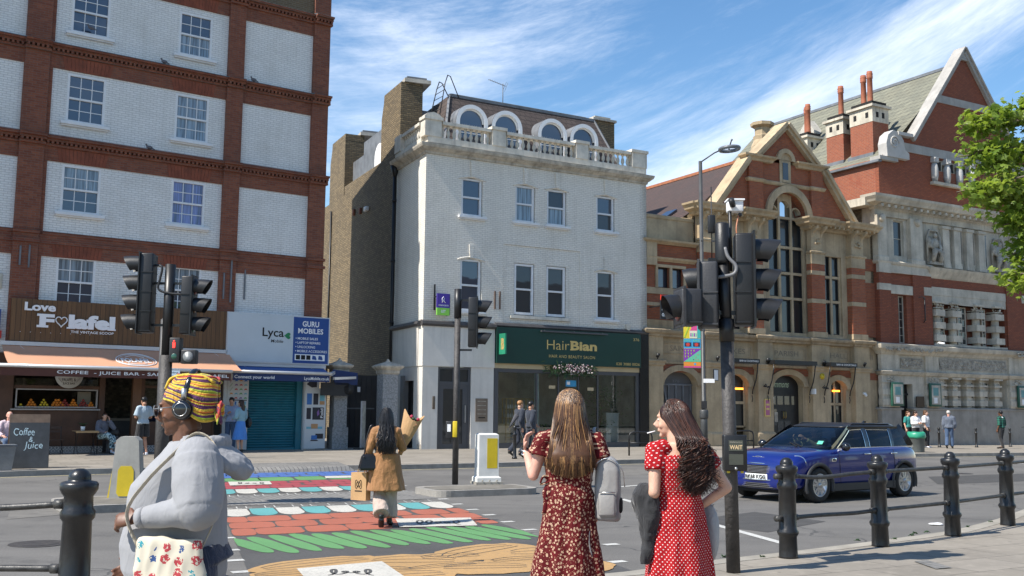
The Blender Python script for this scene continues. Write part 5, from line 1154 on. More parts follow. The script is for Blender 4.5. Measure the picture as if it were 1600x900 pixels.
PIL=[(13.35,14.3),(16.1,17.0),(20.07,20.95),(22.76,23.7)]
for a,b_ in PIL:
 p=MB();p.box(a,b_,-.12,.2,5.12,9.2);p.mi=1;p.box(a-.04,b_+.04,-.17,.2,5.12,5.38)
 for z in(6.75,8.1):p.box(a-.01,b_+.01,-.135,.2,z,z+.2)
 p.box(a-.012,b_+.012,-.14,.2,8.62,9.2)
 cornice(p,a,b_,[(0,9.1),(.07,9.15),(.08,9.22),(0,9.26)],-.12);p.box(a+.06,b_-.06,-.10,.2,9.26,10.4);carve(p,(a+b_)/2,-.14,9.72,.3,.05,.3,10)
 for x in(a+.1,b_-.22):p.prism([(-.1,9.9),(-.16,10.1),(-.42,10.3),(-.45,10.42),(0,10.42),(0,9.9)],'x',x,x+.12)
 p.build('pilaster',[b_hall,m_bath],HR)
prM=[(0,10.28),(.08,10.34),(.10,10.45),(.34,10.52),(.38,10.62),(.48,10.72),(.5,10.80),(.1,10.9),(0,10.9)]
for a,b_ in((13.2,17.35),(20.0,24.3)):
 g=MB();cornice(g,a,b_,prM,.1)
 x=a
 while x<b_:g.box(x,x+.1,-.3,.1,10.40,10.52);x+=.3
 for p,q in PIL:
  if a-.1<=p<b_:cornice(g,p-.03,q+.03,[(pp+.05,z+.002)for pp,z in prM],-.08)
 g.build('cornice',m_bath,HR)
cols=[17.72,18.36,18.44,18.5]
g=MB();L3=[(17.78,18.42),(18.55,19.19),(19.32,19.96)]
g.box(17.45,17.78,.3,.55,5.1,10.8);g.box(19.96,20.3,.3,.55,5.1,10.8)
for x0,x1 in((18.42,18.55),(19.19,19.32)):g.box(x0,x1,.33,.55,5.1,11.55)
for z in(6.86,8.05,9.28,10.7):g.box(17.78,19.96,.34,.55,z,z+.12)
g.box(17.45,20.3,.2,.6,5.1,5.3)
bw=g.build('window',m_bath,HR)
g=MB();g.box(17.7,20.0,.50,.51,5.2,10.8)
for i in range(24):
 a0,a1=pi*i/24,pi*(i+1)/24;g.poly([(WC,.5,10.78),(WC-1.15*cos(a0),.5,10.78+1.15*sin(a0)),(WC-1.15*cos(a1),.5,10.78+1.15*sin(a1))])
g.build('glass',m_glassd,bw)
g=MB()
for x0,x1 in L3:
 for z0,z1 in zip([5.3,6.98,8.17,9.40],[6.86,8.05,9.28,10.7]):
  g.box(x0,x0+.05,.42,.5,z0,z1);g.box(x1-.05,x1,.42,.5,z0,z1);g.box(x0,x1,.421,.499,z0,z0+.05);g.box(x0,x1,.421,.499,z1-.05,z1)
g.build('frame',m_black,bw)
g=MB();archhole(g,18.55,19.19,10.82,11.3,11.93,18.50,19.24,.36,.15,sem=.30)
g.box(18.42,18.55,.34,.5,10.8,11.9);g.box(19.19,19.32,.34,.5,10.8,11.9)
for a,b_ in((17.85,18.42),(19.32,19.9)):
 c=(a+b_)/2;archring(g,c,11.0,.26,.33,.26,.33,.36,.5)
g.build('tracery',m_bath,bw)
gb=MB()
def gz_(x):
 return None
Lx,Rx=14.35,23.05
n=22;r_=1.16
arc=[(WC-r_*cos(pi*i/n),10.78+r_*sin(pi*i/n))for i in range(n+1)]
def topz(x):
 if x<16.3:return 10.85+(x-Lx)/(16.3-Lx)*2.3
 if x>21.05:return 10.85+(Rx-x)/(Rx-21.05)*2.3
 return 13.3
xs=sorted(set([Lx,16.3,16.9,WC-r_,WC+r_,20.5,21.05,Rx]+[a[0]for a in arc]))
for a,b_ in zip(xs[:-1],xs[1:]):
 m=(a+b_)/2
 def low(x):return 10.6 if abs(x-WC)>=r_-1e-6 else 10.78+sqrt(max(0,r_*r_-(x-WC)**2))
 gb.poly([(a,.12,low(a)),(b_,.12,low(b_)),(b_,.12,topz(b_)),(a,.12,topz(a))])
for i in range(n):a,b_=arc[i],arc[i+1];gb.poly([(a[0],.12,a[1]),(a[0],.5,a[1]),(b_[0],.5,b_[1]),(b_[0],.12,b_[1])])
for a,b_ in((16.35,17.2),(20.3,21.1)):gb.box(a,b_,-.02,.12,10.9,13.3)
AP=15.05;gb.poly([(16.75,.1,13.45),(20.55,.1,13.45),(CX,.1,AP)]);gb.poly([(16.75,.6,13.45),(CX,.6,AP),(20.55,.6,13.45)])
gb.box(13.6,24.4,.55,.7,10.5,10.9);gb.poly([(Lx,.6,10.8),(Rx,.6,10.8),(21.05,.6,13.2),(16.3,.6,13.2)])
gable=gb.build('gable',b_hall,HR)
g=MB();archring(g,WC,10.78,1.15,1.48,1.15,1.48,-.04,.13,26)
for s in(-1,1):
 for(xa,za,xb,zb_)in((CX+s*4.45,10.75,CX+s*2.4,13.25),(CX+s*1.95,13.4,CX,AP+.12)):
  d=V3((xb-xa,0,zb_-za)).normalized();nrm=V3((-d.z*-s*-1,0,d.x))if False else V3((s*abs(d.z),0,abs(d.x)))
  for w0,w1,y0 in((0,.16,-.22),(-.16,0,-.12)):
   A,B=V3((xa,0,za)),V3((xb,0,zb_));g.add([(p.x,y,p.z)for y in(y0,.6)for p in(A+nrm*w0,B+nrm*w0,B+nrm*w1,A+nrm*w1)],[(0,1,2,3),(7,6,5,4),(0,4,5,1),(1,5,6,2),(2,6,7,3),(3,7,4,0)],False)
pr=[(0,13.18),(.06,13.2),(.1,13.3),(.22,13.38),(.24,13.46),(0,13.5)]
cornice(g,16.2,17.75,pr,.0);cornice(g,19.5,21.15,pr,.0);cornice(g,16.3,21.1,[(0,12.2),(.05,12.24),(.09,12.34),(0,12.4)],.08,False,False)
cornice(g,16.3,17.25,[(0,12.2),(.05,12.24),(.09,12.34),(0,12.4)],-.03);cornice(g,20.27,21.12,[(0,12.2),(.05,12.24),(.09,12.34),(0,12.4)],-.03)
archring(g,CX,13.45,.36,.58,.36,.58,-.02,.12);g.box(CX-.2,CX+.2,.02,.12,12.4,12.52)
g.build('coping',m_bath,gable)
g=MB();g.box(CX-.36,CX+.36,.085,.095,12.4,13.5);archring(g,CX,13.45,.0,.36,.0,.36,.085,.1);nw=g.build('niche',m_bath,gable)
g=MB();g.box(CX-.17,CX+.17,.06,.08,12.5,13.35);g.build('window',m_glassd,gable)
g=MB();g.lathe([(0,13.7),(.62,13.7),(.55,14.5),(.42,14.8),(.45,15.0),(.36,15.05),(.36,15.4),(.56,15.5),(.58,15.65),(0,15.7)],c=(18.75,1.6,0),n=8,smooth=False);g.build('chimney',m_bath,HR)
g=MB();RX,RZ=18.72,14.05
g.poly([(12.7,.75,10.05),(12.7,13,10.05),(RX,13,RZ),(RX,.5,RZ)]);g.poly([(24.5,.5,10.3),(RX,.5,RZ),(RX,13,RZ),(24.5,13,10.3)]);g.poly([(13.6,.62,10.6),(16.7,.62,13.3),(18.7,.62,14.0),(20.7,.62,13.3),(24.0,.62,10.6)])
rf=g.build('roof',b_tile,HR);g=MB();g.box(RX-.1,RX+.1,.7,13,RZ-.03,RZ+.12);g.build('ridge_tiles',m_ridge,rf)
g=MB();g.box(10.5,12.8,.8,13,9.9,10.05);g.box(12.55,12.75,.7,13,9.9,10.2);g.build('lead_gutter',m_lead,HR)
g=MB();s_=(RZ-10.05)/(RX-12.7)
g.add([(x,y,10.05+(x-12.7)*s_+o)for o in(.03,.14)for x,y in((13.3,2.2),(13.9,2.2),(13.9,3.0),(13.3,3.0))],[(0,1,2,3),(4,5,6,7),(0,1,5,4),(1,2,6,5),(2,3,7,6),(3,0,4,7)],False);g.build('rooflight',[m_glass],rf)
for a,b_ in((14.9,16.05),(21.15,22.42)):
 c=(a+b_)/2;g=MB();g.box(a,a+.1,.3,.45,5.25,9.12);g.box(b_-.1,b_,.3,.45,5.25,9.12);g.box(c-.07,c+.07,.29,.45,5.25,9.12)
 for z in(6.86,8.05):g.box(a+.1,b_-.1,.3,.45,z,z+.12)
 g.box(a,b_,.3,.45,5.25,5.33);w=g.build('window',m_bath,HR);g=MB();g.box(a,b_,.42,.43,5.25,9.12);g.build('glass',m_glassd,w);g=MB()
 for x0,x1 in((a+.1,c-.07),(c+.07,b_-.1)):
  for z0,z1 in((5.33,6.86),(6.98,8.05),(8.17,9.12)):g.box(x0,x0+.05,.36,.42,z0,z1);g.box(x1-.05,x1,.36,.42,z0,z1);g.box(x0,x1,.361,.419,z0,z0+.05);g.box(x0,x1,.361,.419,z1-.05,z1)
 g.build('frame',m_black,w)
g=MB();g.box(10.46,24.68,2.9,3.1,4.9,10);g.box(24.5,24.69,.2,13,4.9,10.8);g.box(13.3,13.32,.3,13,5,10.4);g.build('side_wall',b_side,HR)
b_lib=brick('deep red library brick',(.31,.085,.036),(.23,.06,.027),(.11,.05,.035),stain=.22,bump=.5)
b_libs=brick('library side brick',(.33,.085,.035),(.25,.06,.028),(.26,.16,.11),stain=.12,bump=.5,patch=(.24,.06,.03))
b_lslate=brick('green grey stone slates',(.21,.205,.15),(.15,.15,.115),(.07,.07,.055),bw=.42,bh=.28,ms=.016,stain=.3,stainc=(.10,.08,.045),bump=.9)
m_ls=M('library stone',(.56,.50,.40),.85,var=.35,vs=1.0,bump=.35,bs=25,streak=.6)
m_lsd=M('library stone carved',(.44,.40,.33),.9,var=.5,vs=4,bump=.8,bs=14,streak=.4)
m_lgran=M('grey granite plinth',(.33,.30,.26),.8,var=.3,vs=1.2,streak=.35)
# library
LR=empty('library_building',FW.w(0,0),FW.rz,'grand red brick and pale stone building with tall gable and chimneys at right','building')
X0,X1=24.66,40.5
g=MB()
door=(26.0,27.0,.12,3.05)
wall(g,X0,X1,1.85,5.0,[(26.0,27.0,1.85,3.05),(28.95,34.55,1.9,3.45)],.5,0)
g.box(X0,X1,1.2,1.4,.1,5);g.box(28.95,34.55,.5,.55,1.9,3.5)
g.build('lower_wall',m_ls,LR)
g=MB();g.box(X0-.03,26.0,-.10,.3,-.1,1.82);g.box(27.0,X1,-.10,.3,-.1,1.82);cornice(g,X0,26.0,[(0,1.74),(.14,1.78),(.14,1.86),(0,1.9)],.0);cornice(g,27.0,X1,[(0,1.74),(.14,1.78),(.14,1.86),(0,1.9)],.0);g.build('plinth',m_lgran,LR)
g=MB();g.box(25.95,27.05,.35,.5,.1,3.1);dr=g.build('door',m_dark,LR);g=MB();g.box(26.05,26.5,.3,.35,.12,2.5);g.box(26.0,27.0,.28,.36,2.5,2.6);g.build('door_leaf',m_blackp,dr)
for cx in(29.35,30.4,31.5,32.6,33.8):
 p=MB();p.box(cx-.18,cx+.18,.1,.5,1.9,3.45)
 for z in(2.0,2.5):p.box(cx-.32,cx+.32,.03,.5,z,z+.28)
 p.box(cx-.3,cx+.3,.0,.5,3.0,3.1);carve(p,cx,.12,3.2,.5,.1,.25,12);p.box(cx-.36,cx+.36,-.04,.5,3.36,3.46);p.build('column',m_ls,LR)
w=MB();w.box(28.95,34.55,.44,.5,1.9,3.45);wo_=w.build('window',m_ls,LR);w=MB();[w.box(x,x+.34,.42,.441,z,z+.24)for x in(29.72,30.8,31.9,33.1)for z in(1.95,2.45,2.98)];w.build('glass',m_glassd,wo_)
g=MB()
for a,b_ in((X0,25.9),(27.9,28.9),(34.6,35.9),(38.5,39.5)):
 g.box(a,b_,-.12,.1,1.9,4.75)
 for z in(2.0,2.5):g.box(a-.03,b_+.03,-.17,.1,z,z+.3)
 carve(g,(a+b_)/2,-.14,3.28,.7,.06,.25,22);g.box(a-.05,b_+.05,-.18,.1,3.1,3.14)
g.build('pier',m_ls,LR)
g=MB();pr=[(0,3.46),(.08,3.5),(.12,3.58),(.16,3.66),(0,3.72)];cornice(g,X0,X1,pr,0,True,False)
for a,b_ in((X0,25.9),(27.9,28.9),(34.6,35.9)):cornice(g,a,b_,pr,-.13)
pr=[(0,4.5),(.05,4.52),(.12,4.66),(.3,4.78),(.34,4.9),(.36,4.98),(0,5.06)];cornice(g,X0,X1,pr,.0,True,False)
cornice(g,X0-.02,28.9,pr,-.12)
g.build('string_course',m_ls,LR)
g=MB();rr=random.Random(8)
g.box(26.15,27.75,-.05,0,3.85,4.35)
for i in range(60):g.ball((26.2+i*.0255,-.06,4.1+rr.uniform(-.18,.18)),.06,1,(1,.5,1),.4,9)
g.box(29.05,34.45,-.04,0,3.85,4.42)
for i in range(190):g.ball((29.1+i*.0282,-.05,4.13+rr.uniform(-.22,.22)),.06,1,(1,.5,1),.4,9)
for i in range(130):g.ball((X0+i*.0325,-.42,4.8+rr.uniform(-.12,.12)),.07,1,(1,.6,1),.5,9)
for i in range(24):g.ball((35.0+i*.04,-.42,4.8+rr.uniform(-.12,.12)),.07,1,(1,.6,1),.5,9)
g.build('carved_frieze',m_lsd,LR)
g=MB();H=[(26.15,26.78,5.1,7.5),(28.7,34.6,5.15,7.25),(37.0,37.7,5.1,7.5)];wall(g,X0,X1,5.0,8.6,H,.4,.0);g.box(28.7,34.6,.4,.5,5.1,7.3);g.box(X0,25.5,-.14,0,5.06,9.1);g.box(27.2,28.6,-.10,0,5.06,8.6);g.box(34.7,36.0,-.10,0,5.06,8.6);g.box(X0,X0+.01,0,12,5,9)
g.build('brick_wall',b_lib,LR)
g=MB();g.box(X0-.01,25.51,-.16,0,7.69,8.02);g.box(25.5,28.72,-.08,0,7.55,8.0);g.box(28.0,28.62,-.13,0,7.6,8.02);g.box(28.62,X1,-.05,0,7.68,8.1);g.box(28.62,34.7,-.03,.35,7.25,7.68)
g.box(X0-.02,25.53,-.18,0,8.56,9.1);g.box(25.53,28.6,-.12,0,8.6,9.1)
g.build('stone_bands',m_ls,LR)
for cx in(29.1,30.4,32.3,33.9):
 p=MB();p.lathe([(.2,5.15),(.2,7.0)],c=(cx,.12,0),n=12,cap=False)
 for z in(5.3,5.95,6.6):p.box(cx-.36,cx+.36,-.2,.4,z,z+.33)
 p.box(cx-.3,cx+.3,-.15,.4,7.0,7.05);carve(p,cx,-.02,7.18,.6,.3,.22,16);p.box(cx-.38,cx+.38,-.2,.4,7.26,7.36);p.build('column',m_ls,LR)
g=MB();g.box(28.7,34.6,-.1,.4,5.06,5.16);g.build('sill',m_ls,LR)
def grid(a,b_,z0,z1,y,nx,nz,nm_='window'):
 f=MB();f.box(a,a+.06,y-.04,y+.04,z0,z1);f.box(b_-.06,b_,y-.04,y+.04,z0,z1);f.box(a,b_,y-.039,y+.039,z1-.06,z1);f.box(a,b_,y-.039,y+.039,z0,z0+.06)
 for i in range(1,nx):x=a+(b_-a)*i/nx;f.box(x-.015,x+.015,y-.03,y,z0,z1)
 for i in range(1,nz):z=z0+(z1-z0)*i/nz;f.box(a,b_,y-.028,y,z-.015,z+.015)
 w=f.build(nm_,m_ls if nm_=='window' else m_white,LR);f=MB();f.box(a,b_,y+.0,y+.01,z0,z1);f.build('glass',m_glassd,w);return w
grid(26.15,26.78,5.1,7.5,.25,2,6);grid(31.0,31.7,5.2,7.2,.3,2,6);grid(29.6,29.95,5.2,7.2,.3,1,6);grid(33.0,33.3,5.2,7.2,.3,1,6);grid(37.0,37.7,5.1,7.5,.25,2,6)
g=MB();prc=[(0,8.55),(.05,8.6),(.12,8.72),(.26,8.95),(.32,9.08),(0,9.16)];cornice(g,28.62,X1,prc,.0,True,False);cornice(g,X0-.02,28.6,[(0,9.0),(.05,9.03),(.1,9.14),(0,9.2)],-.12);g.build('string_course',m_ls,LR)
g=MB();wall(g,X0+.1,X1,9.15,11.9,[(26.1,26.85,9.5,11.35)],.3,.1);g.box(X0+.1,X0+.6,.1,12,9.15,11.9)
for a,b_ in((X0,25.3),(27.1,28.0)):g.box(a,b_,-.15,.3,9.15,11.5);cornice(g,a,b_,[(0,9.15),(.06,9.15),(.06,9.35),(0,9.4)],-.15);g.ball(((a+b_)/2,-.2,11.3),.2,2,(1,.6,1),.4,6)
g.build('upper_wall',m_ls,LR)
for cx in(29.85,30.75,31.75,32.75,35.7,36.6):
 p=MB();p.box(cx-.26,cx+.26,-.14,.15,9.3,11.2);p.box(cx-.32,cx+.32,-.2,.15,11.2,11.35);p.box(cx-.3,cx+.3,-.17,.15,9.15,9.35);p.build('pilaster',m_ls,LR)
for x in(30.22,31.16,32.16,33.2):g=MB();g.box(x,x+.14,.04,.11,9.5,11.2);g.build('window_slit',m_glassd,LR)
w=grid(26.1,26.85,9.5,11.35,.25,1,2)
prT=[(0,11.75),(.08,11.8),(.12,11.92),(.5,12.05),(.55,12.15),(.66,12.3),(.68,12.42),(.1,12.55),(0,12.55)]
g=MB();cornice(g,X0,X1,prT,.0,True,False);x=X0
while x<X1:g.box(x,x+.16,-.45,0,11.84,11.98);x+=.48
g.box(X0-.02,X1,-.02,.2,11.45,11.76);g.box(X0-.66,X0,.0,3,11.9,12.3);cor=g.build('cornice',m_ls,LR)
def relief(cx,lab):
 r=MB();r.box(cx-.5,cx+.5,-.22,.0,9.25,9.4);r.ball((cx,-.16,10.75),.15,2,(.85,.8,1));r.ball((cx,-.12,10.35),.3,2,(.9,.55,1.1),.15,4)
 r.tube([(cx-.2,-.15,10.55),(cx-.42,-.2,10.2),(cx-.2,-.28,10.0)],[.1,.09,.06],7);r.tube([(cx+.2,-.15,10.5),(cx+.35,-.22,10.1),(cx+.1,-.3,9.95)],[.1,.09,.06],7)
 r.tube([(cx,-.1,10.0),(cx-.25,-.32,9.95),(cx-.3,-.25,9.4)],[.18,.15,.09],7);r.tube([(cx+.05,-.1,10.0),(cx+.3,-.34,9.85),(cx+.2,-.25,9.4)],[.18,.15,.09],7);r.ball((cx+.35,-.2,9.6),.2,2,(1,.5,1.2),.3,5);r.ball((cx-.4,-.12,10.4),.2,2,(.8,.4,1.5),.4,5)
 r.tube([(cx-.5,-.05,9.4),(cx-.5,-.05,10.7),(cx-.3,-.05,11.05),(cx+.3,-.05,11.05),(cx+.5,-.05,10.7),(cx+.5,-.05,9.4)],.06,6)
 r.build('figure_relief',m_lsd,LR)
relief(28.95,'');relief(34.2,'')
g=MB();g.box(25.4,39.3,.3,.5,12.3,14.42);g.add([(25.4,.5,11.0),(25.4,16,11.0),(25.4,16,14.36),(25.4,.5,14.36)],[(0,1,2,3)],False)
g.build('attic_side_wall',b_libs,LR)
g=MB();pts=[(25.396,12.4),(25.396,14.42),(26.9,15.9),(27.9,15.9),(32.38,21.35),(36.9,15.9),(39.3,14.4),(39.3,12.4)]
hs=[(29.62,32.5,13.75,15.02)]
g.poly([(x,.29,z)for x,z in[(25.396,12.4),(39.3,12.4),(39.3,13.75),(25.396,13.75)]]);g.poly([(25.396,.29,13.75),(29.62,.29,13.75),(29.62,.29,15.02),(26.0,.29,15.02),(25.396,.29,14.42)]);g.poly([(32.5,.29,13.75),(39.3,.29,13.75),(39.3,.29,14.4),(38.6,.29,15.02),(32.5,.29,15.02)]);g.poly([(x,.29,z)for x,z in[(26.0,15.02),(38.6,15.02),(37.7,15.9),(36.9,15.9),(32.38,21.35),(27.9,15.9),(26.9,15.9)]])
g.poly([(25.396,.29,12.4),(25.396,.5,12.4),(25.396,.5,14.42),(25.396,.29,14.42)])
gab=g.build('gable',b_lib,LR)
g=MB();g.box(26.6,38.2,.23,.3,15.12,15.58);g.prism([(30.05,18.2),(34.7,18.2),(34.35,18.62),(30.4,18.62)],'y',.24,.3)
for s in(-1,1):
 A,B=V3((32.38+s*4.5,0,15.85)),V3((32.38,0,21.6));d=(B-A).normalized();nrm=V3((s*abs(d.z),0,abs(d.x)))
 for w0,w1,y0 in((-.2,0,.12),(0,.08,.02)):g.add([(p.x,y,p.z)for y in(y0,.75)for p in(A+nrm*w0,B+nrm*w0,B+nrm*w1,A+nrm*w1)],[(0,1,2,3),(7,6,5,4),(0,4,5,1),(1,5,6,2),(2,6,7,3),(3,7,4,0)],False)
g.prism([(31.85,20.9),(32.9,20.9),(32.38,21.6)],'y',.16,.3)
g.box(25.25,26.6,.05,.7,14.42,14.62);g.box(38.3,39.5,.05,.7,14.42,14.62)
g.build('coping',M('pale gable stone',(.36,.34,.31),.8,var=.2,vs=1.5,streak=.3),gab)
g=MB();pr_=[(25.75,14.62),(25.7,15.3),(25.85,15.75),(26.25,16.05),(26.7,15.95),(27.0,15.6),(27.1,15.1),(27.4,14.95),(27.4,14.62)]
g.prism(pr_,'y',.0,.55);g.tube([(26.3+.34*cos(t_)*(1-t_/14),-.01,15.4+.34*sin(t_)*(1-t_/14))for t_ in[i*.4 for i in range(30)]],.04,5);g.box(26.6,27.7,-.05,.6,15.85,16.02);g.build('scroll',M('scroll stone',(.46,.44,.41),.8,var=.2),gab)
for i,x in enumerate((29.75,30.75,31.75)):
 f=MB();f.box(x+.0,x+.06,.36,.42,13.8,15.0);f.box(x+.6,x+.66,.36,.42,13.8,15.0);f.box(x,x+.66,.361,.419,14.4,14.46);f.box(x,x+.66,.361,.419,14.95,15.0);w=f.build('window',m_ls,gab);f=MB();f.box(x,x+.66,.40,.41,13.8,15.0);f.build('glass',m_glassd,w)
for x in(29.52,30.52,31.52,32.52):f=MB();f.loft([[(x+r_*cos(a)+.06,.2+r_*sin(a),z)for a in[2*pi*i/10 for i in range(10)]]for r_,z in((.14,13.78),(.2,14.1),(.2,14.5),(.12,14.8))],True,True);f.box(x-.12,x+.24,.05,.4,14.8,15.08);carve(f,x+.06,.08,14.9,.3,.1,.2,8);f.build('column',M('pale column stone',(.44,.43,.41),.8,var=.3),gab)
g=MB();g.box(29.3,32.8,.05,.4,13.6,13.76);g.build('sill',m_ls,gab)
g=MB();g.poly([(25.3,.35,14.34),(25.3,16,14.34),(27.2,16,15.75),(27.2,.35,15.75)]);g.poly([(27.2,.7,15.75),(27.2,16,15.75),(32.38,16,20.75),(32.38,.7,20.75)]);g.poly([(32.38,.7,20.75),(32.38,16,20.75),(39.5,16,14.4),(39.5,.7,14.4)])
rf=g.build('roof',b_lslate,LR);g=MB();g.beam((32.38,.7,20.8),(32.38,16,20.8),.16);g.build('ridge_lead',m_lead,rf)
g=MB();g.box(25.18,25.42,.1,16,14.30,14.42);g.mi=1;g.box(25.33,25.5,.3,16,14.42,14.5);g.build('gutter',[m_lead,m_ridge],rf)
def pot(mb,x,y,z,h):mb.lathe([(0,z),(.17,z),(.15,z+.1),(.14,z+h-.4),(.18,z+h-.36),(.14,z+h-.32),(.18,z+h-.26),(.14,z+h-.22),(.18,z+h-.16),(.15,z+h-.1),(.15,z+h),(.1,z+h),(.1,z+h-.1),(0,z+h-.1)],c=(x,y,0),n=12)
m_pot=M('terracotta chimney pot',(.34,.11,.055),.75,var=.25,vs=4)
for(xa,xb,ya,yb,z0,z1,pots,lab)in((26.3,27.4,3.35,4.55,14.4,17.0,[(26.85,3.95)],''),(26.3,27.5,1.35,2.85,14.4,17.2,[(26.7,1.8),(26.95,2.45)],''),(28.0,29.2,7.6,8.6,15,17.2,[(28.3,7.8),(28.7,8.3)],'')):
 c=MB();c.box(xa,xb,ya,yb,z0,z1-.35);ch=c.build('chimney',b_libs,LR)
 c=MB();c.box(xa-.02,xb+.02,ya-.02,yb+.02,z1-.35,z1+.45);cornice(c,xa,xb,[(0,z1+.4),(.1,z1+.45),(.12,z1+.56),(0,z1+.6)],ya)if False else c.box(xa-.14,xb+.14,ya-.14,yb+.14,z1+.45,z1+.58);c.mi=1
 for x in(xa+.25,(xa+xb)/2+.1):c.box(x,x+.2,ya-.025,ya,z1-.1,z1+.2)
 for y in(ya+.25,yb-.45):c.box(xa-.025,xa,y,y+.2,z1-.1,z1+.2)
 c.box(xa+.05,xb-.05,ya+.05,yb-.05,z1+.58,z1+.8);c.build('chimney_cap',[m_ls,m_dark],ch)
 for i,(px_,py_)in enumerate(pots):c=MB();pot(c,px_,py_,z1+.78,1.75);c.build('chimney_pot',m_pot,ch)
 c=MB();c.box(xa-.15,xa+.02,ya-.1,yb+.1,z0,z0+.75 if xa<28 else z0);c.build('lead_flashing',m_lead,ch)
g=MB();g.prism([(9.9,17.0),(8.4,17.0),(8.4,18.4),(9.1,19.3),(9.9,18.4)],'x',29.5,30.2);g.build('rear_gable',m_stone,LR)
g=MB();g.box(24.7,25.39,.9,8,9,12.3);g.build('stock_brick_return',b_side,LR);g=MB();g.box(24.0,24.7,1.6,1.9,10.7,11.4);g.build('rooflight',m_glass,LR)
m_gfr=M('dark green frame',(.02,.09,.06),.5)
for x,lab in((25.15,'green framed noticeboard left of the dark library door'),(27.95,'green framed noticeboard right of the dark library doorway'),(35.05,'green framed noticeboard on the far right pier')):
 r=empty('noticeboard',FW.w(0,0),FW.rz,lab,'noticeboard','green noticeboards on library')
 g=MB();g.rbox(x,x+.85,-.30,-.19,1.95,3.12,.02);g.build('frame',m_gfr,r);g=MB();g.box(x+.1,x+.75,-.315,-.302,2.06,3.02);g.mi=1;g.box(x+.2,x+.6,-.32,-.315,2.5,2.9);g.mi=2;g.box(x+.25,x+.5,-.32,-.315,2.12,2.4);g.build('papers',[m_corn,M('teal paper',(.12,.28,.28),.6),m_whitep],r)
wallthing('bronze_plaque',lambda g:g.box(27.1,27.68,-.14,-.1,1.9,2.45),M('dark bronze',(.05,.03,.02),.4,metal=.5),'dark plaque beside the library doorway','plaque')
g=MB();g.tube([(28.4,-.2,5.0),(28.4,-.6,5.2),(28.4,-.75,5.05)],.02,6);g.cyl((28.4,-.9,5.1),(28.4,-.6,5.15),.05,.06,n=8);o=g.build('security_camera',m_whitep);o.location=FW.w(0,0);o.rotation_euler=(0,0,FW.rz);tag(o,'white security camera on the stone ledge of library','camera')
g=MB();g.tube([(27.9,-.1,6.2),(27.9,-.2,6.3),(27.9,-.2,7.5)],.03,6);g.tube([(27.9,-.2,7.4),(27.6,-.3,7.5),(27.3,-.3,7.4)],.02,5);o=g.build('wall_bracket',m_black);o.location=FW.w(0,0);o.rotation_euler=(0,0,FW.rz);tag(o,'thin black iron bracket on the red brick of library','bracket')
m_iron=M('worn black cast iron',(.014,.014,.015),.34,var=.5,vs=7,bump=.25,bs=30)
m_ironr=M('chipped rail paint',(.05,.048,.045),.45,var=.8,vs=14,bump=.3)
BP=[(0,0),(.128,0),(.122,.02),(.115,.22),(.135,.235),(.148,.255),(.148,.275),(.118,.30),(.108,.70),(.128,.72),(.138,.74),(.138,.76),(.112,.785),(.108,.86),(.126,.88),(.150,.905),(.152,.94),(.135,.955),(.085,.962),(.086,.975),(.082,1.0),(.06,1.025),(.03,1.04),(0,1.042)]
BP=[(a*(.80 if a<.13 else .76),b_)for a,b_ in BP]
# street furniture
def rail_group(pts,lab,stub=None,sc=1.):
 r=empty('bollard_railing',V3((pts[0][0],pts[0][1],.12)),0,lab,'railing')
 o0=V3((pts[0][0],pts[0][1],0));mesh0=None
 for i,p in enumerate(pts):
  q=V3((p[0],p[1],0))-o0
  if mesh0 is None:b_=MB();b_.lathe(BP,n=28);b0=b_.build('bollard',m_iron,r);b0.scale=(sc,sc,1+(sc-1)*.45);mesh0=b0;b0.location=q
  else:c=mesh0.copy();COL.objects.link(c);c.parent=r;c.location=q;c.rotation_euler=(random.uniform(-.012,.012),random.uniform(-.012,.012),i)
 for i in range(len(pts)-1):
  a=V3((pts[i][0],pts[i][1],0))-o0;b_=V3((pts[i+1][0],pts[i+1][1],0))-o0;d=(b_-a).normalized()
  for z,s in((.845,0),(.41,1)):
   k=MB();P=[a+d*.09+V3((0,0,z)),a.lerp(b_,.35)+V3((0,0,z-(.03 if(i==0 and s==0)else 0))),a.lerp(b_,.7)+V3((0,0,z-(.01 if i==0 else 0))),b_-d*.09+V3((0,0,z))]
   k.tube(catmull(P,12),.023,10);k.tube([b_-d*.16+V3((0,0,z)),b_-d*.09+V3((0,0,z))],.034,10);k.tube([a+d*.09+V3((0,0,z)),a+d*.16+V3((0,0,z))],.034,10);k.build('rail',m_ironr,r)
 if stub:
  d=V3((*stub,0)).normalized()
  for z in(.845,.41):k=MB();k.tube([d*.09+V3((0,0,z)),d*.17+V3((0,0,z))],.032,10);k.build('rail_stub',m_ironr,r)
 return r
bl=[gp(1232,871.5,.12),gp(1376,853.5,.12),gp(1489,837,.12),gp(1575,820.5,.12)]
rail_group([(p.x,p.y)for p in bl]+[(8.35,15.8)],'row of black cast iron bollards joined by two rails along the right kerb',stub=(-.85,-.5))
rail_group([(-2.98,7.2),(-4.75,7.15),(-6.5,7.0)],sc=1.1,lab='black cast iron bollard and rails behind the woman in grey at left')
m_vis=M('signal visor',(.012,.012,.013),.45,var=.4,vs=6,bump=.1)
m_backs=M('signal back casing grey black',(.010,.010,.011),.45,var=.4,vs=4,bump=.15)
m_lens=[glassmix('red lens',(.12,.01,.01),.02),glassmix('amber lens',(.12,.05,.01),.02),glassmix('green lens',(.01,.08,.04),.02)]
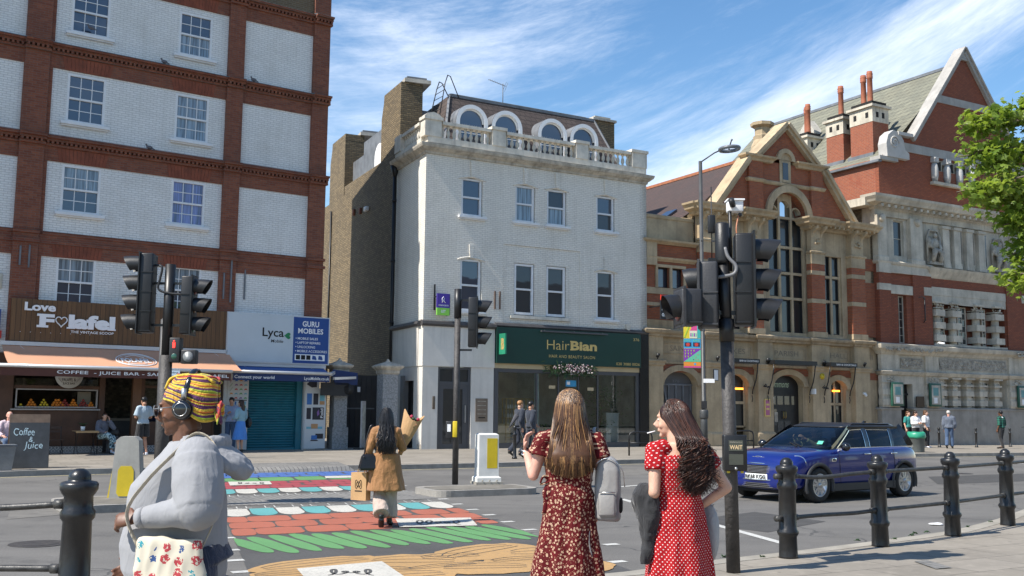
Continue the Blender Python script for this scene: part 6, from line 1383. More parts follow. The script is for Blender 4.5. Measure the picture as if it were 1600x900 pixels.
def head(parent,pos,az,n=3,pitch=.31,w=.27,d=.2,back=None,vis=.26,n0=0,hoodlen=None,name='signal_head'):
 "lights look along heading az"
 a=radians(az);T=Matrix.Translation(pos)@Matrix.Rotation(-a,4,'Z')
 H=n*pitch;k=MB();k.T=T
 k.rbox(-w/2,w/2,-d/2,d/2,0,H+.02,.02);
 for i in range(n):k.box(-w/2-.012,w/2+.012,-d*.5-.0,d*.5-.06,i*pitch+.02,i*pitch+.035)
 k.box(-w/2-.03,w/2+.03,d/2-.03,d/2-.01,-.02,H+.04)
 hd=k.build(name,[back or m_backs],parent)
 for i in range(n):
  z=(i+.5)*pitch;R=w*.43;k=MB();k.T=T
  rings=[]
  for(y,cut)in((d/2,0),(d/2+vis*.5,.0),(d/2+vis,.25)):
   rings.append([(R*1.08*cos(t),y if t>-.6 and t<pi+.6 else y-.04,z+R*1.08*sin(t))for t in[-.75+(pi+1.5)*j/16 for j in range(17)]])
  rings[2]=[(p[0],d/2+vis*(.45+.55*(.5+.5*(p[2]-z)/R)),p[2]-.012)for p in rings[2]]
  k.loft(rings,False,False);k.loft([[(p[0]*.95,p[1]-.001,z+(p[2]-z)*.95)for p in r_]for r_ in rings],False,False)
  k.build('visor',m_vis,hd)
  k=MB();k.T=T;k.lathe([(0,0),(R,0),(R*.8,.015),(R*.4,.03),(0,.034)],n=20);
  k.v=[T@V3((0,d/2+.003,z))+(T.to_3x3()@(Matrix.Rotation(-pi/2,3,'X')@(T.to_3x3().inverted()@(v-T.translation))))for v in k.v]
  k.build('lens',m_lens[(n-1-i)%3 if n<4 else min(2,3-i)],hd)
 return hd
m_polep=M('signal pole paint',(.052,.047,.045),.6,var=.5,vs=6,bump=1,bs=32)
RP=gp(1146,894.5,.12)
rp=empty('traffic_signal',RP,0,'tall black traffic signal pole with three heads, wait box and camera beside the red dresses','traffic signal','traffic signals')
k=MB();k.tube([(0,0,0),(-.03,0,2.25)],.066,18);k.build('pole',m_polep,rp);k=MB();k.tube([(-.03,0,2.25),(-.055,0,3.0)],.058,16);k.tube([(-.028,0,2.2),(-.032,0,2.42)],.075,16);k.build('upper_pole',m_black,rp)
k=MB();k.tube([(-.055,0,2.97),(-.06,0,3.0),(-.062,0,3.36),(-.062,0,3.375)],[.07,.074,.072,.05],16);k.build('mast_cap',m_backs,rp)
head(rp,V3((.165,.05,2.36)),97,3,.295,.27,.2)
head(rp,V3((-.21,-.02,2.33)),285,2,.31,.27,.2,vis=.15,back=M('lighter signal casing',(.035,.035,.038),.5,var=.3,vs=5,bump=.2),n0=1)
head(rp,V3((-.43,-.12,2.34)),262,1,.33,.29,.2,vis=.15,back=M('mid signal casing',(.03,.03,.033),.5,var=.3,vs=5,bump=.2))
k=MB();k.tube(catmull([(-.14,-.08,2.82),(.02,-.1,2.85),(.05,-.1,2.93),(-.02,-.08,3.02),(-.05,-.06,3.12)],16),.018,8);k.build('conduit',M('grey conduit',(.16,.16,.165),.5),rp)
for z in(2.48,3.0):k=MB();k.box(-.2,.2,-.03,.03,z-.02,z+.02);k.build('bracket',m_black,rp)
k=MB();k.tube([(.03,.05,2.9),(.03,.05,3.62)],.016,8);k.build('camera_mast',m_black,rp)
cm=MB();cm.rbox(.01,.16,.02,.14,3.50,3.62,.01);cm.box(.0,.17,.0,.16,3.61,3.625);ob=cm.build('camera_housing',m_whitep,rp);cm=MB();cm.cyl((.05,.0,3.55),(.02,-.06,3.6),.03,n=10);cm.ball((.13,.06,3.47),.025,1);cm.build('lens',m_blackp,ob)
k=MB();k.tube(catmull([(.12,.06,3.48),(.08,.0,3.3),(.12,.0,3.12),(.1,.0,3.02),(0,0,2.98)],20),.007,6);k.build('cable',M('copper cable',(.42,.16,.08),.5),rp)
k=MB();k.tube([(-.155,.05,2.95),(-.155,.05,3.75)],.006,6);k.rbox(-.19,-.12,.02,.08,3.28,3.46,.01);k.beam((-.155,.05,3.2),(-.05,0,3.2),.02);k.build('aerial',m_backs,rp)
wb=MB();wb.rbox(-.105,.115,-.16,-.05,.96,1.30,.012);wo=wb.build('push_button_unit',m_black,rp)
wb=MB();wb.box(-.06,.075,-.165,-.161,1.15,1.25);wb.box(-.06,.075,-.165,-.161,1.02,1.12);wb.build('display',M('dim display',(.07,.075,.06),.3),wo)
wb=MB();wb.text('WAIT',-.052,.067,1.165,1.205,-.1665,bold=.01);wb.build('lettering',emit('wait lettering',(.55,.40,.22),.25),wo);wb=MB();wb.text('PEDESTRIANS push button',-.05,.065,1.225,1.238,-.1665);wb.build('small_lettering',m_corn,wo)
wb=MB();wb.ball((.005,-.165,.985),.016,2);wb.build('button',m_steel,wo);wb=MB();wb.box(-.07,-.045,-.13,-.1,.94,.962);wb.box(.06,.085,-.13,-.1,.94,.962);wb.build('tactile_cone',m_yellow,wo)
LP=V3((-5.72,17.0,.12))
lp=empty('traffic_signal',LP,0,'black traffic signal pole with four light and three light heads in front of cafe','traffic signal','traffic signals')
k=MB();k.tube([(0,0,0),(.0,0,2.35)],.1,18);k.build('pole',m_polep,lp);k=MB();k.tube([(.0,0,2.35),(-.0,0,3.87)],.085,16);k.build('upper_pole',m_black,lp)
head(lp,V3((-.38,.0,2.72)),265,4,.325,.32,.24,vis=.27);head(lp,V3((.33,0,2.70)),88,3,.315,.30,.2,vis=.27)
for z in(2.85,3.55):k=MB();k.box(-.35,.3,-.02,.02,z-.02,z+.02);k.build('bracket',m_black,lp)
k=MB();k.tube(catmull([(-.28,-.05,3.85),(-.12,-.08,3.82),(-.14,-.08,3.62),(-.16,-.08,3.45),(0,-.08,3.38),(.25,-.05,3.36)],24),.02,8);k.build('cable',m_blackp,lp)
pd=MB();pd.rbox(.07,.25,-.1,.08,2.23,2.64,.015);po=pd.build('pedestrian_signal',m_blackp,lp)
m_redl=emit('lit red man',(.9,.03,.02),1.6)
pd=MB();pd.ball((.15,-.105,2.58),.016,1);pd.prism([(.13,2.47),(.17,2.47),(.172,2.56),(.128,2.56)],'y',-.108,-.102);pd.build('red_figure',m_redl,po);pd=MB();pd.ball((.16,-.09,2.33),.06,2,(1,.3,1));pd.build('lens',m_lens[2],po)
pd=MB();pd.rbox(.27,.52,-.1,.05,2.21,2.44,.015);po=pd.build('round_lamp_unit',m_blackp,lp);pd=MB();pd.lathe([(0,.0),(.09,0),(.08,.015),(0,.02)],n=20);pd.v=[V3((.395+v.x,-.105-v.z,2.325+v.y))for v in pd.v];pd.build('lens',M('grey lens',(.20,.21,.21),.4,var=.3,vs=30),po)
tp=empty('sign_post',gp(247,717,.12),0,'plain dark grey post at the far kerb behind the left signal','post')
k=MB();k.tube([(0,0,0),(0,0,4.0)],.115,14);k.lathe([(0,4.0),(.1,4.0),(.06,4.05),(0,4.06)],n=12);k.build('post',M('grey post paint',(.07,.07,.075),.5,var=.3,vs=3),tp)
k=MB();k.box(-.02,.55,-.14,-.12,2.28,2.52);s_=k.build('plate',M('pale blue plate',(.4,.5,.6),.5),tp);k=MB();k.text('No loading',.02,.5,2.42,2.49,-.141,bold=.01);k.text('at any time',.02,.5,2.31,2.38,-.141,bold=.01);k.build('lettering',m_dark,s_)
MP=gp(711,757,.124)
mp_=empty('traffic_signal',MP,0,'slim black traffic signal pole on the middle island in front of the white building','traffic signal','traffic signals')
k=MB();k.tube([(0,0,0),(0,0,3.4)],.062,16);k.build('pole',m_polep,mp_);k=MB();k.tube([(0,0,3.35),(0,0,3.95)],.075,16);k.build('pole_cap',m_black,mp_)
head(mp_,V3((.32,0,2.76)),90,3,.33,.30,.2,vis=.28)
for z in(2.7,3.72):k=MB();k.box(0,.3,-.02,.02,z-.02,z+.02);k.build('bracket',m_black,mp_)
k=MB();k.rbox(-.2,-.06,-.08,.08,.92,1.26,.01);po=k.build('push_button_unit',m_blackp,mp_);k=MB();k.rbox(-.06,.03,-.1,.1,.94,1.26,.01);k.build('yellow_casing',m_yellow,mp_);k=MB();k.box(-.17,-.1,-.085,-.081,1.05,1.2);k.build('display',m_whitep,po)
def islandb(p,w,h,rz,mat,lab,sty):
 r=empty('island_bollard',p,rz,lab,'island bollard','traffic island bollards')
 k=MB();d=w*.8
 if sty==0:
  k.loft([[(x,y,z)for x,y in((-a,-b_),(a,-b_),(a+.0,b_),(-a,b_))]for a,b_,z in((w/2,d/2,.0),(w/2,d/2,.13),(w/2-.04,d/2-.04,.16),(w/2-.045,d/2-.045,h-.03),(w/2-.09,d/2-.09,h))],True,True,False)
 else:
  prof=[(-w/2,0),(w/2,0),(w*.38,h-.2),(w*.36,h-.06),(w*.22,h),(-w*.22,h),(-w*.36,h-.06),(-w*.38,h-.2)]
  k.prism(prof,'y',-.16,.16)
 k.build('casing',mat,r)
 k=MB()
 if sty==0:k.box(-w*.16+.04,w*.16+.1,-d/2+.045-.006,-d/2+.047,.32,h-.1)
 else:
  q=[(-w*.27,.08),(-w*.2,.03),(w*.2,.03),(w*.27,.08),(w*.25,.45),(w*.17,.52),(-w*.17,.52),(-w*.25,.45)];k.prism(q,'y',-.17,-.158)
 k.build('yellow_panel',m_yellow,r)
 if sty==0:k=MB();k.box(-w/2-.03,w/2+.03,-d/2-.03,d/2+.03,0,.05);[k.ball((x,-d/2-.03,.08),.02,1)for x in(-.15,0,.15)];k.build('base',M('dirty base',(.30,.28,.24),.7,var=.3),r)
 else:
  k=MB();k.prism([(-w/2-.04,0),(-w/2,0),(-w*.38,h*.6),(-w*.42,h*.6)],'y',-.1,.1);k.build('yellow_side',m_yellow,r)
m_ibw=M('white bollard plastic',(.66,.66,.63),.5,var=.15,vs=3,streak=.2);m_ibg=M('dirty grey bollard plastic',(.36,.35,.32),.6,var=.2,vs=2.5,streak=.3)
islandb(gp(760,756,.124),.50,1.02,radians(18),m_ibw,'white illuminated traffic island bollard with yellow panel beside the middle signal pole',0)
islandb(gp(198,777,.124),.50,1.0,radians(8),m_ibg,'dirty grey rounded traffic island bollard with yellow panel left of the woman in grey',1)
SB=[(0,0),(.085,0),(.08,.05),(.055,.08),(.05,.7),(.07,.72),(.07,.75),(.045,.78),(.05,.9),(.065,.93),(.05,.99),(0,1.02)]
k=MB();k.lathe(SB,n=14);b0=k.build('slim_bollard',m_iron)
for i,(p,lab)in enumerate(((gp(804,717,.12),'slim black bollard beside the two boys in suits'),(gps(1402,697,.12),'slim black bollard left of the green topped bin'),(gps(1468,698.5,.12),'slim black bollard left of the man in grey jacket'),(gps(1526,699,.12),'slim black bollard between grey jacket man and plaid shirt man'),(gps(1579,698,.12),'slim black bollard between plaid shirt man and bicycle'))):
 o=b0 if i==0 else b0.copy()
 if i:COL.objects.link(o)
 o.location=p;tag(o,lab,'bollard','slim bollards on far pavement')
 if i:o.scale=(1,1,.92)
def hoop(p,rz,lab,w=.8):
 k=MB();h=.78;pts=[(-w/2,0,0),(-w/2,0,h-.15),(-w/2+.04,0,h-.04),(-w/2+.15,0,h),(w/2-.15,0,h),(w/2-.04,0,h-.04),(w/2,0,h-.15),(w/2,0,0)]
 k.tube(pts,.03,8);k.tube([(-w/2,0,.42),(w/2,0,.42)],.022,6);o=k.build('bike_stand',m_black);o.location=p;o.rotation_euler=(0,0,rz);tag(o,lab,'bike stand','cycle stands on the far pavement')
hoop(gp(1001,712,.12),FW.rz-.35,'black hoop cycle stand between the two women in red');hoop(gp(1163,706,.12),FW.rz-.2,'black hoop cycle stand behind the blue car');hoop(gp(872,714,.12),FW.rz-.35,'black hoop cycle stand hidden behind the brown haired woman')
wbn=empty('waste_bin',gps(1433,706.5,.12),0,'grey street bin with bright green liner near the library','bin')
k=MB();k.lathe([(0,0),(.27,0),(.28,.03),(.31,.62),(.33,.64),(0,.64)],n=20);k.build('body',M('grey bin',(.10,.11,.105),.6,var=.3),wbn);k=MB();k.lathe([(.33,.55),(.35,.62),(.34,.76),(.28,.80),(.2,.74),(0,.72)],n=16);lo_=k.build('liner',M('green bin liner',(.03,.30,.18),.4),wbn)
for v_ in lo_.data.vertices:v_.co*=1+.06*noise.noise(v_.co*8)
m_lp=M('lamp post paint',(.05,.053,.055),.5,var=.3,vs=3)
bp_=gp(1100.5,702,.12);lpst=empty('lamp_post',bp_,0,'tall lamp post with ring lamp and colourful hanging banner before the hall','lamp post')
H_=11.65
k=MB();k.tube([(0,0,0),(0,0,1.5),(-.0,0,1.55),(-.02,0,H_)],[.15,.14,.085,.075],14);k.lathe([(.16,1.2),(.18,1.25),(.18,1.5),(.15,1.56)],n=14);k.build('post',m_lp,lpst)
k=MB();k.tube([(-.02,0,H_-.05),(.55,0,H_+.35),(.82,0,H_+.48)],.028,8);k.build('arm',m_lp,lpst)
k=MB();c_=V3((1.18,0,H_+.53));ring=[]
k.tube([c_+V3((.40*cos(a),.40*sin(a),.03*cos(a)))for a in[2*pi*i/32 for i in range(33)]],.06,8,flat=1.3);k.ball(c_+V3((.1,.0,.38)),.05,1);k.tube([c_+V3((.05,.38,.05)),c_+V3((.08,.1,.3)),c_+V3((.1,0,.4))],.03,6);lh=k.build('ring_lamp',M('lamp grey',(.12,.13,.14),.4,var=.2),lpst)
k=MB();k.tube([c_+V3((.40*cos(a),.40*sin(a),.03*cos(a)-.06))for a in[2*pi*i/32 for i in range(33)]],.035,6,flat=.6);k.build('diffuser',m_glassb,lh)
bn_=MB();pal=[('yellow',(.60,.48,.03)),('pink',(.55,.06,.22)),('cream',(.6,.58,.45)),('blue',(.04,.28,.50)),('violet',(.18,.03,.32)),('mint',(.10,.42,.26)),('orange',(.62,.22,.03)),('lime',(.3,.5,.05)),('dark',(.02,.02,.05)),('red',(.5,.04,.03)),('teal',(.04,.35,.33))]
pm=[M('banner '+a,c,.7,var=.08)for a,c in pal]
def zP(z):return z
x0,x1,zt,zb_=-.78,-.10,4.9,3.22;y=-.02
bn_.box(x0,x1,y,y+.01,zb_,zt)
def bq(mi,pts,lay=1):bn_.mi=mi;bn_.prism([(x0+(x1-x0)*a,zt-(zt-zb_)*b)for a,b in pts],'y',y-.004*lay,y-.001*lay+.0005)
bq(0,[(0,0),(.45,0),(.45,.3),(0,.3)]);bq(1,[(.45,0),(.8,0),(.8,.3),(.45,.3)]);bq(10,[(.8,0),(1,0),(1,.3),(.8,.3)])
bq(2,[(.35,.12),(.8,.12),(.8,.3),(.35,.3)],2);bq(1,[(.33,.12),(.57,.04),(.82,.12)],2);[bq(4+i%2,[(.4+i*.1,.18),(.46+i*.1,.18),(.46+i*.1,.26),(.4+i*.1,.26)],3)for i in range(4)]
bq(7,[(.02,.28),(.28,.02),(.34,.02),(.08,.28)],3)
bq(3,[(0,.31),(1,.31),(1,.54),(0,.54)]);[bq(8,[(a,.40),(a+.4,.40),(a+.4,.5),(a,.5)],2)for a in(.05,.55)];[bq(9,[(a,.43),(a+.12,.41),(a+.24,.43),(a+.2,.49),(a+.04,.49)],3)for a in(.13,.63)];[bq(5,[(a,.34),(a+.08,.34),(a+.04,.40)],2)for a in(.02,.12,.22,.32,.55,.65,.75,.85)]
bq(4,[(0,.55),(1,.55),(1,.86),(0,.86)]);bq(5,[(0,.86),(1,.57),(1,.86)],2);[bq(7,[(.06+.17*i,.58+.07*j),(.14+.17*i,.58+.07*j),(.10+.17*i,.63+.07*j)],3)for i in range(4)for j in range(3)if i+j<4];[bq(9,[(.55+.13*i,.8-.06*i*j),(.6+.13*i,.8-.06*i*j),(.57+.13*i,.83-.06*i*j)],3)for i in range(3)for j in range(2)]
bq(6,[(0,.87),(1,.87),(1,.96),(0,.96)]);bq(1,[(0,.965),(1,.965),(1,1),(0,1)]);bq(3,[(.6,.89),(.72,.89),(.72,.94),(.6,.94)],2)
bn_.build('banner',pm,lpst)
k=MB();[k.beam((x0,-.015,z),(0,-.015,z),.03)for z in(zt+.02,zb_-.02)];k.build('banner_arm',m_lp,lpst)
k=MB();k.box(-.02,.42,-.12,-.09,2.62,2.78);k.build('small_plate',m_whitep,lpst);k=MB();k.box(-.1,.1,-.16,-.0,1.6,1.9);k.build('sticker_box',m_blackp,lpst)
k=MB();k.tube([(-.03,0,8.3),(-.03,-.2,8.4),(-.03,-.25,8.3)],.02,6);k.build('bracket',m_lp,lpst)
bc=empty('bicycle',gps(1606,700,.12),FW.rz+.5,'parked bicycle with tan saddle at the right edge','bicycle')
for x in(-.52,.52):
 w_=MB();w_.tube([(x+.33*cos(a),0,.34+.33*sin(a))for a in[2*pi*i/28 for i in range(29)]],.016,6,cap=False);wh=w_.build('wheel',m_blackp,bc);w_=MB()
 for i in range(14):a=2*pi*i/14;w_.tube([(x,0,.34),(x+.32*cos(a),0,.34+.32*sin(a))],.003,4)
 w_.cyl((x,-.04,.34),(x,.04,.34),.02,n=8);w_.build('spokes',m_steel,wh)
w_=MB();[w_.tube(q,.015,6)for q in([(-.52,0,.34),(-.12,0,.30)],[(-.12,0,.30),(-.22,0,.82)],[(-.22,0,.75),(-.52,0,.34)],[(-.12,0,.3),(.36,0,.78)],[(-.2,0,.76),(.34,0,.82)],[(.34,0,.95),(.40,0,.7),(.52,0,.34)])];w_.build('frame',m_whitep,bc)
w_=MB();w_.tube([(.3,-.26,.98),(.38,-.15,1.0),(.36,0,.96),(.38,.15,1.0),(.3,.26,.98)],.013,6);w_.build('handlebar',m_black,bc);w_=MB();w_.ball((-.24,0,.88),.1,2,(1.3,.6,.3));w_.build('saddle',M('tan saddle',(.45,.16,.06),.5),bc)
w_=MB();w_.cyl((-.12,-.03,.3),(-.12,-.04,.3),.09,n=16);w_.tube([(-.12,-.06,.3),(-.05,-.08,.16)],.012,5);w_.tube([(-.12,.06,.3),(-.19,.08,.44)],.012,5);w_.build('crank',m_steel,bc)
k=MB();k.ball((0,0,.02),.06,2,(1.8,1,.35),.5,12);o=k.build('crumpled_paper',m_whitep);o.location=gp(1464,821,.0);tag(o,'crumpled white paper on the road by the right kerb','litter')
k=MB();rr=random.Random(2)
for px,py in((1131,871),(1191,871),(1340,845),(1424,837),(1430,834),(1448,832),(1512,824),(1548,816),(1398,843)):
 p=gp(px,py,.12)
 for i in range(9):
  a=rr.uniform(0,6.3);l_=rr.uniform(.015,.035);k.tube([p+V3((rr.uniform(-.05,.05),rr.uniform(-.02,.02),0)),p+V3((cos(a)*l_*.6,sin(a)*l_*.6,l_*.7)),p+V3((cos(a)*l_,sin(a)*l_,l_*.8))],[.004,.006,.001],4,flat=.4)
o=k.build('weeds',m_leafd);tag(o,'small green weeds growing in the kerb joint','weeds',kind='stuff')
def boolean_cut(o,cutters):
 for c in cutters:
  md=o.modifiers.new('cut','BOOLEAN');md.operation='DIFFERENCE';md.object=c;md.solver='EXACT'
 dg=bpy.context.evaluated_depsgraph_get();me=bpy.data.meshes.new_from_object(o.evaluated_get(dg));o.modifiers.clear();o.data=me
 for c in cutters:bpy.data.objects.remove(c)
def subsurf(o,lv=2,extra=None):
 md=o.modifiers.new('s','SUBSURF');md.levels=lv;md.render_levels=lv
 dg=bpy.context.evaluated_depsgraph_get();me=bpy.data.meshes.new_from_object(o.evaluated_get(dg));o.modifiers.clear();o.data=me
 for p in me.polygons:p.use_smooth=True
m_carb,t,b=nm('deep blue car paint');b.inputs['Base Color'].default_value=(.003,.014,.165,1);b.inputs['Metallic'].default_value=.35;b.inputs['Roughness'].default_value=.28;b.inputs['Coat Weight'].default_value=1;b.inputs['Coat Roughness'].default_value=.03
m_gloss,t,b=nm('gloss black');b.inputs['Base Color'].default_value=(.008,.008,.009,1);b.inputs['Roughness'].default_value=.12;b.inputs['Coat Weight'].default_value=.6
m_chrome,t,b=nm('chrome');b.inputs['Base Color'].default_value=(.75,.76,.78,1);b.inputs['Metallic'].default_value=1;b.inputs['Roughness'].default_value=.12
m_tyre=M('tyre rubber',(.018,.018,.018),.75,var=.2);m_clad=M('dark wheel arch plastic',(.03,.03,.032),.55,var=.1)
m_alloy=M('silver alloy',(.5,.5,.51),.3,metal=.8,var=.05)
def cglass(name,tint):
 m,t,b=nm(name);tr=nd(t,'ShaderNodeBsdfTransparent');tr.inputs[0].default_value=(*tint,1);gl=nd(t,'ShaderNodeBsdfGlossy');gl.inputs['Roughness'].default_value=.01
 fr=nd(t,'ShaderNodeFresnel');fr.inputs['IOR'].default_value=1.5;mx=nd(t,'ShaderNodeMixShader');lk(t,mth(t,'ADD',fr.outputs[0],.0,True),mx.inputs[0]);lk(t,tr.outputs[0],mx.inputs[1]);lk(t,gl.outputs[0],mx.inputs[2])
 out=[n for n in t.nodes if n.type=='OUTPUT_MATERIAL'][0];lk(t,mx.outputs[0],out.inputs[0]);return m
m_cgl=cglass('car glass',(.35,.4,.4));m_cgld=cglass('car side glass',(.12,.14,.14))
_a,_b=gp(1279,785,0),gp(1402,776,0)
hd_=(_a-_b).normalized();car_rz=atan2(hd_.y,hd_.x);mid=(_a+_b)/2;side_n=V3((-hd_.y,hd_.x,0))
# car
car=empty('parked_car',mid-side_n*.80-hd_*.03,car_rz,'glossy blue estate hatchback with black roof crossing behind the bollards','car')
FX,RX_=1.33,-1.33
def ring(x,w,zt,zs,wt=None,zb=.2,crown=.02):
 wt=wt or w-.16
 h=[(0,zt+crown),(wt*.55,zt+crown*.7),(wt,zt-.01),(w-.035,zs+.02),(w,zs-.09),(w+.004,.55),(w-.02,.33),(w-.10,zb),(0,zb-.02)]
 return[(x,y,z)for y,z in h]+[(x,-y,z)for y,z in h[-2:0:-1]]
st=[(2.02,.60,.60,.52,.50,.30),(2.0,.70,.72,.60,.58,.25),(1.93,.78,.82,.70,.64,.22),(1.78,.85,.885,.80,.68,.2),(1.5,.885,.925,.86,.70,.2),(1.15,.895,.95,.90,.72,.2),(.85,.895,.965,.925,.74,.2),(.4,.895,.98,.935,.76,.2),(-.4,.895,.985,.945,.76,.2),(-1.0,.895,.995,.955,.76,.2),(-1.5,.89,1.0,.955,.74,.2),(-1.8,.85,.98,.92,.70,.22),(-1.95,.78,.90,.82,.64,.26),(-2.0,.68,.72,.62,.56,.3)]
k=MB();k.loft([ring(x,w,zt,zs,wt,zb)for x,w,zt,zs,wt,zb in st],True,True);body=k.build('body',m_carb,car);subsurf(body,2)
cut=[]
for x in(FX,RX_):
 for s in(-1,1):c=MB();c.cyl((x,s*.62,.31),(x,s*1.1,.31),.355,n=40);cut.append(c.build('c',m_dark,car))
boolean_cut(body,cut)
for p in body.data.polygons:p.use_smooth=True
for x in(FX,RX_):
 for s in(-1,1):
  k=MB();ri,ro=.35,.415
  A=[-.32+(pi+.64)*i/26 for i in range(27)]
  k.loft([[(x+r_*cos(a),s*y_,.31+r_*sin(a))for a in A]for r_,y_ in((ri,.80),(ri,.905),(ri+.02,.918),(ro-.01,.914),(ro,.89))],False,False);k.build('wheel_arch',m_clad,body)
k=MB();k.box(-1.0,1.0,-.905,.905,.20,.33);k.build('sill',m_clad,body)
def wheel(x,s):
 k=MB();r=.315;k.lathe([(.20,-.10),(.27,-.105),(.305,-.09),(r,-.06),(r,.06),(.305,.09),(.27,.105),(.21,.10),(.20,.08)],n=36)
 k.v=[V3((v.x,v.z,v.y))for v in k.v];w=k.build('wheel',m_tyre,car);w.location=(x,s*.80,.315)
 k=MB();k.lathe([(.215,.085),(.21,.10),(.19,.10),(.185,.06),(.18,-.05),(.0,-.05)],n=30);k.v=[V3((v.x,s*v.z,v.y))for v in k.v]
 for i in range(5):
  a=2*pi*i/5+.3
  for da in(-.22,.22):
   p0=V3((.035*cos(a+da*2),0,.035*sin(a+da*2)));p1=V3((.195*cos(a+da),0,.195*sin(a+da)))
   k.add([V3((0,s*.095,0))+p0+V3((-sin(a)*.02,0,cos(a)*.02)),V3((0,s*.095,0))+p0-V3((-sin(a)*.02,0,cos(a)*.02)),V3((0,s*.088,0))+p1-V3((-sin(a)*.028,0,cos(a)*.028)),V3((0,s*.088,0))+p1+V3((-sin(a)*.028,0,cos(a)*.028)),V3((0,s*.05,0))+p0+V3((-sin(a)*.02,0,cos(a)*.02)),V3((0,s*.05,0))+p0-V3((-sin(a)*.02,0,cos(a)*.02)),V3((0,s*.05,0))+p1-V3((-sin(a)*.028,0,cos(a)*.028)),V3((0,s*.05,0))+p1+V3((-sin(a)*.028,0,cos(a)*.028))],[(0,1,2,3),(0,4,5,1),(1,5,6,2),(2,6,7,3),(3,7,4,0)],False)
 k.cyl((0,s*.08,0),(0,s*.105,0),.045,n=14);k.build('rim',m_alloy,w)
 k=MB();k.cyl((0,-s*.02,0),(0,s*.03,0),.185,n=20);k.build('brake_disc',m_dark,w)
for x in(FX,RX_):
 for s in(-1,1):wheel(x,s)
def outl(z,xf,xr,w,rf=.18,rr_=.2,n=6):
 pts=[]
 for(cx,cy,r,a0)in((xf-rf,w-rf,rf,0),(xr+rr_,w-rr_,rr_,pi/2),(xr+rr_,-w+rr_,rr_,pi),(xf-rf,-w+rf,rf,1.5*pi)):
  for i in range(n):a=a0+pi/2*i/(n-1);pts.append((cx+r*cos(a),cy+r*sin(a),z))
 return pts
lev=[(.93,1.06,-1.90,.80),(1.10,.76,-1.82,.765),(1.26,.44,-1.68,.715),(1.36,.20,-1.54,.665)]
def gh(z,y=None):
 for(z0,_,_,w0),(z1,_,_,w1)in zip(lev[:-1],lev[1:]):
  if z0<=z<=z1:return w0+(w1-w0)*(z-z0)/(z1-z0)
 return lev[-1][3]
k=MB();k.loft([outl(*l)for l in lev],True,False);gh_=k.build('glasshouse',m_cgl,car)
k=MB();k.loft([outl(1.35,.24,-1.56,.675),outl(1.375,.18,-1.52,.66),outl(1.41,.02,-1.40,.58),outl(1.43,-.2,-1.15,.38)],True,True);rf=k.build('roof',M('black roof',(.008,.008,.009),.38,var=.1,bump=0),car)
for s in(-1,1):k=MB();k.tube([(.0,s*.6,1.385),(-.12,s*.6,1.42),(-1.25,s*.6,1.415),(-1.4,s*.6,1.38)],.014,6);k.build('roof_rail',m_gloss,rf)
k=MB();k.prism([(-1.36,1.40),(-1.24,1.40),(-1.34,1.47),(-1.38,1.47)],'y',-.02,.02);k.build('shark_fin',m_gloss,rf)
def sidep(mb,pts,s,off,mat=0):
 mb.add([(x,s*(gh(z)+off),z)for x,z in pts],[tuple(range(len(pts)))],False)
def strip(mb,p,q,s,w,off=.006):
 d=V3((q[0]-p[0],0,q[1]-p[1])).normalized();n_=V3((-d.z,0,d.x))*w/2;N_=6
 for i in range(N_):
  a=(p[0]+(q[0]-p[0])*i/N_,p[1]+(q[1]-p[1])*i/N_);c=(p[0]+(q[0]-p[0])*(i+1)/N_,p[1]+(q[1]-p[1])*(i+1)/N_)
  mb.add([(a[0]-n_.x,s*(gh(a[1])+off),a[1]-n_.z),(c[0]-n_.x,s*(gh(c[1])+off),c[1]-n_.z),(c[0]+n_.x,s*(gh(c[1])+off),c[1]+n_.z),(a[0]+n_.x,s*(gh(a[1])+off),a[1]+n_.z)],[(0,1,2,3)],False)
for s in(-1,1):
 k=MB();strip(k,(.86,.94),(.14,1.355),s,.09,.004);strip(k,(-.28,.95),(-.30,1.355),s,.10);strip(k,(-1.12,.95),(-1.14,1.355),s,.09);strip(k,(-1.70,.96),(-1.42,1.355),s,.24);strip(k,(.2,1.335),(-1.45,1.335),s,.06)
 k.build('pillars',m_gloss,gh_)
 k=MB();strip(k,(.70,.962),(-1.8,.972),s,.028,.012)
 strip(k,(.66,.98),(.16,1.30),s,.016,.011);strip(k,(.16,1.30),(-.22,1.315),s,.014,.011);strip(k,(-.36,.98),(-.36,1.31),s,.012,.011);strip(k,(-.22,.98),(-.22,1.315),s,.012,.011);strip(k,(-.36,1.31),(-1.08,1.30),s,.014,.011);strip(k,(-1.06,.98),(-1.08,1.30),s,.012,.011)
 k.build('window_trim',m_chrome,gh_)
k=MB();k.loft([outl(1.00,.95,-1.88,.78,.19,.2),outl(.93,1.03,-1.91,.81,.19,.2)],True,False);k.build('window_base',m_gloss,gh_)
k=MB();k.box(-1.75,.8,-.7,.7,.80,.86);k.box(.45,.95,-.7,.7,.86,.98);k.build('cabin',m_dark,car)
for(x,y)in((-.25,.36),(-.25,-.36),(-1.05,.36),(-1.05,-.36)):k=MB();k.rbox(x-.1,x+.06,y-.22,y+.22,.7,1.12,.04);k.rbox(x-.06,x+.02,y-.12,y+.12,1.14,1.3,.03);k.build('seat',m_tyre,car)
k=MB();k.tube([(.36+.05*sin(a)*0+.06*cos(a),-.36+.17*sin(a),.98+.16*cos(a))for a in[2*pi*i/20 for i in range(21)]],.014,6);k.build('steering_wheel',m_dark,car)
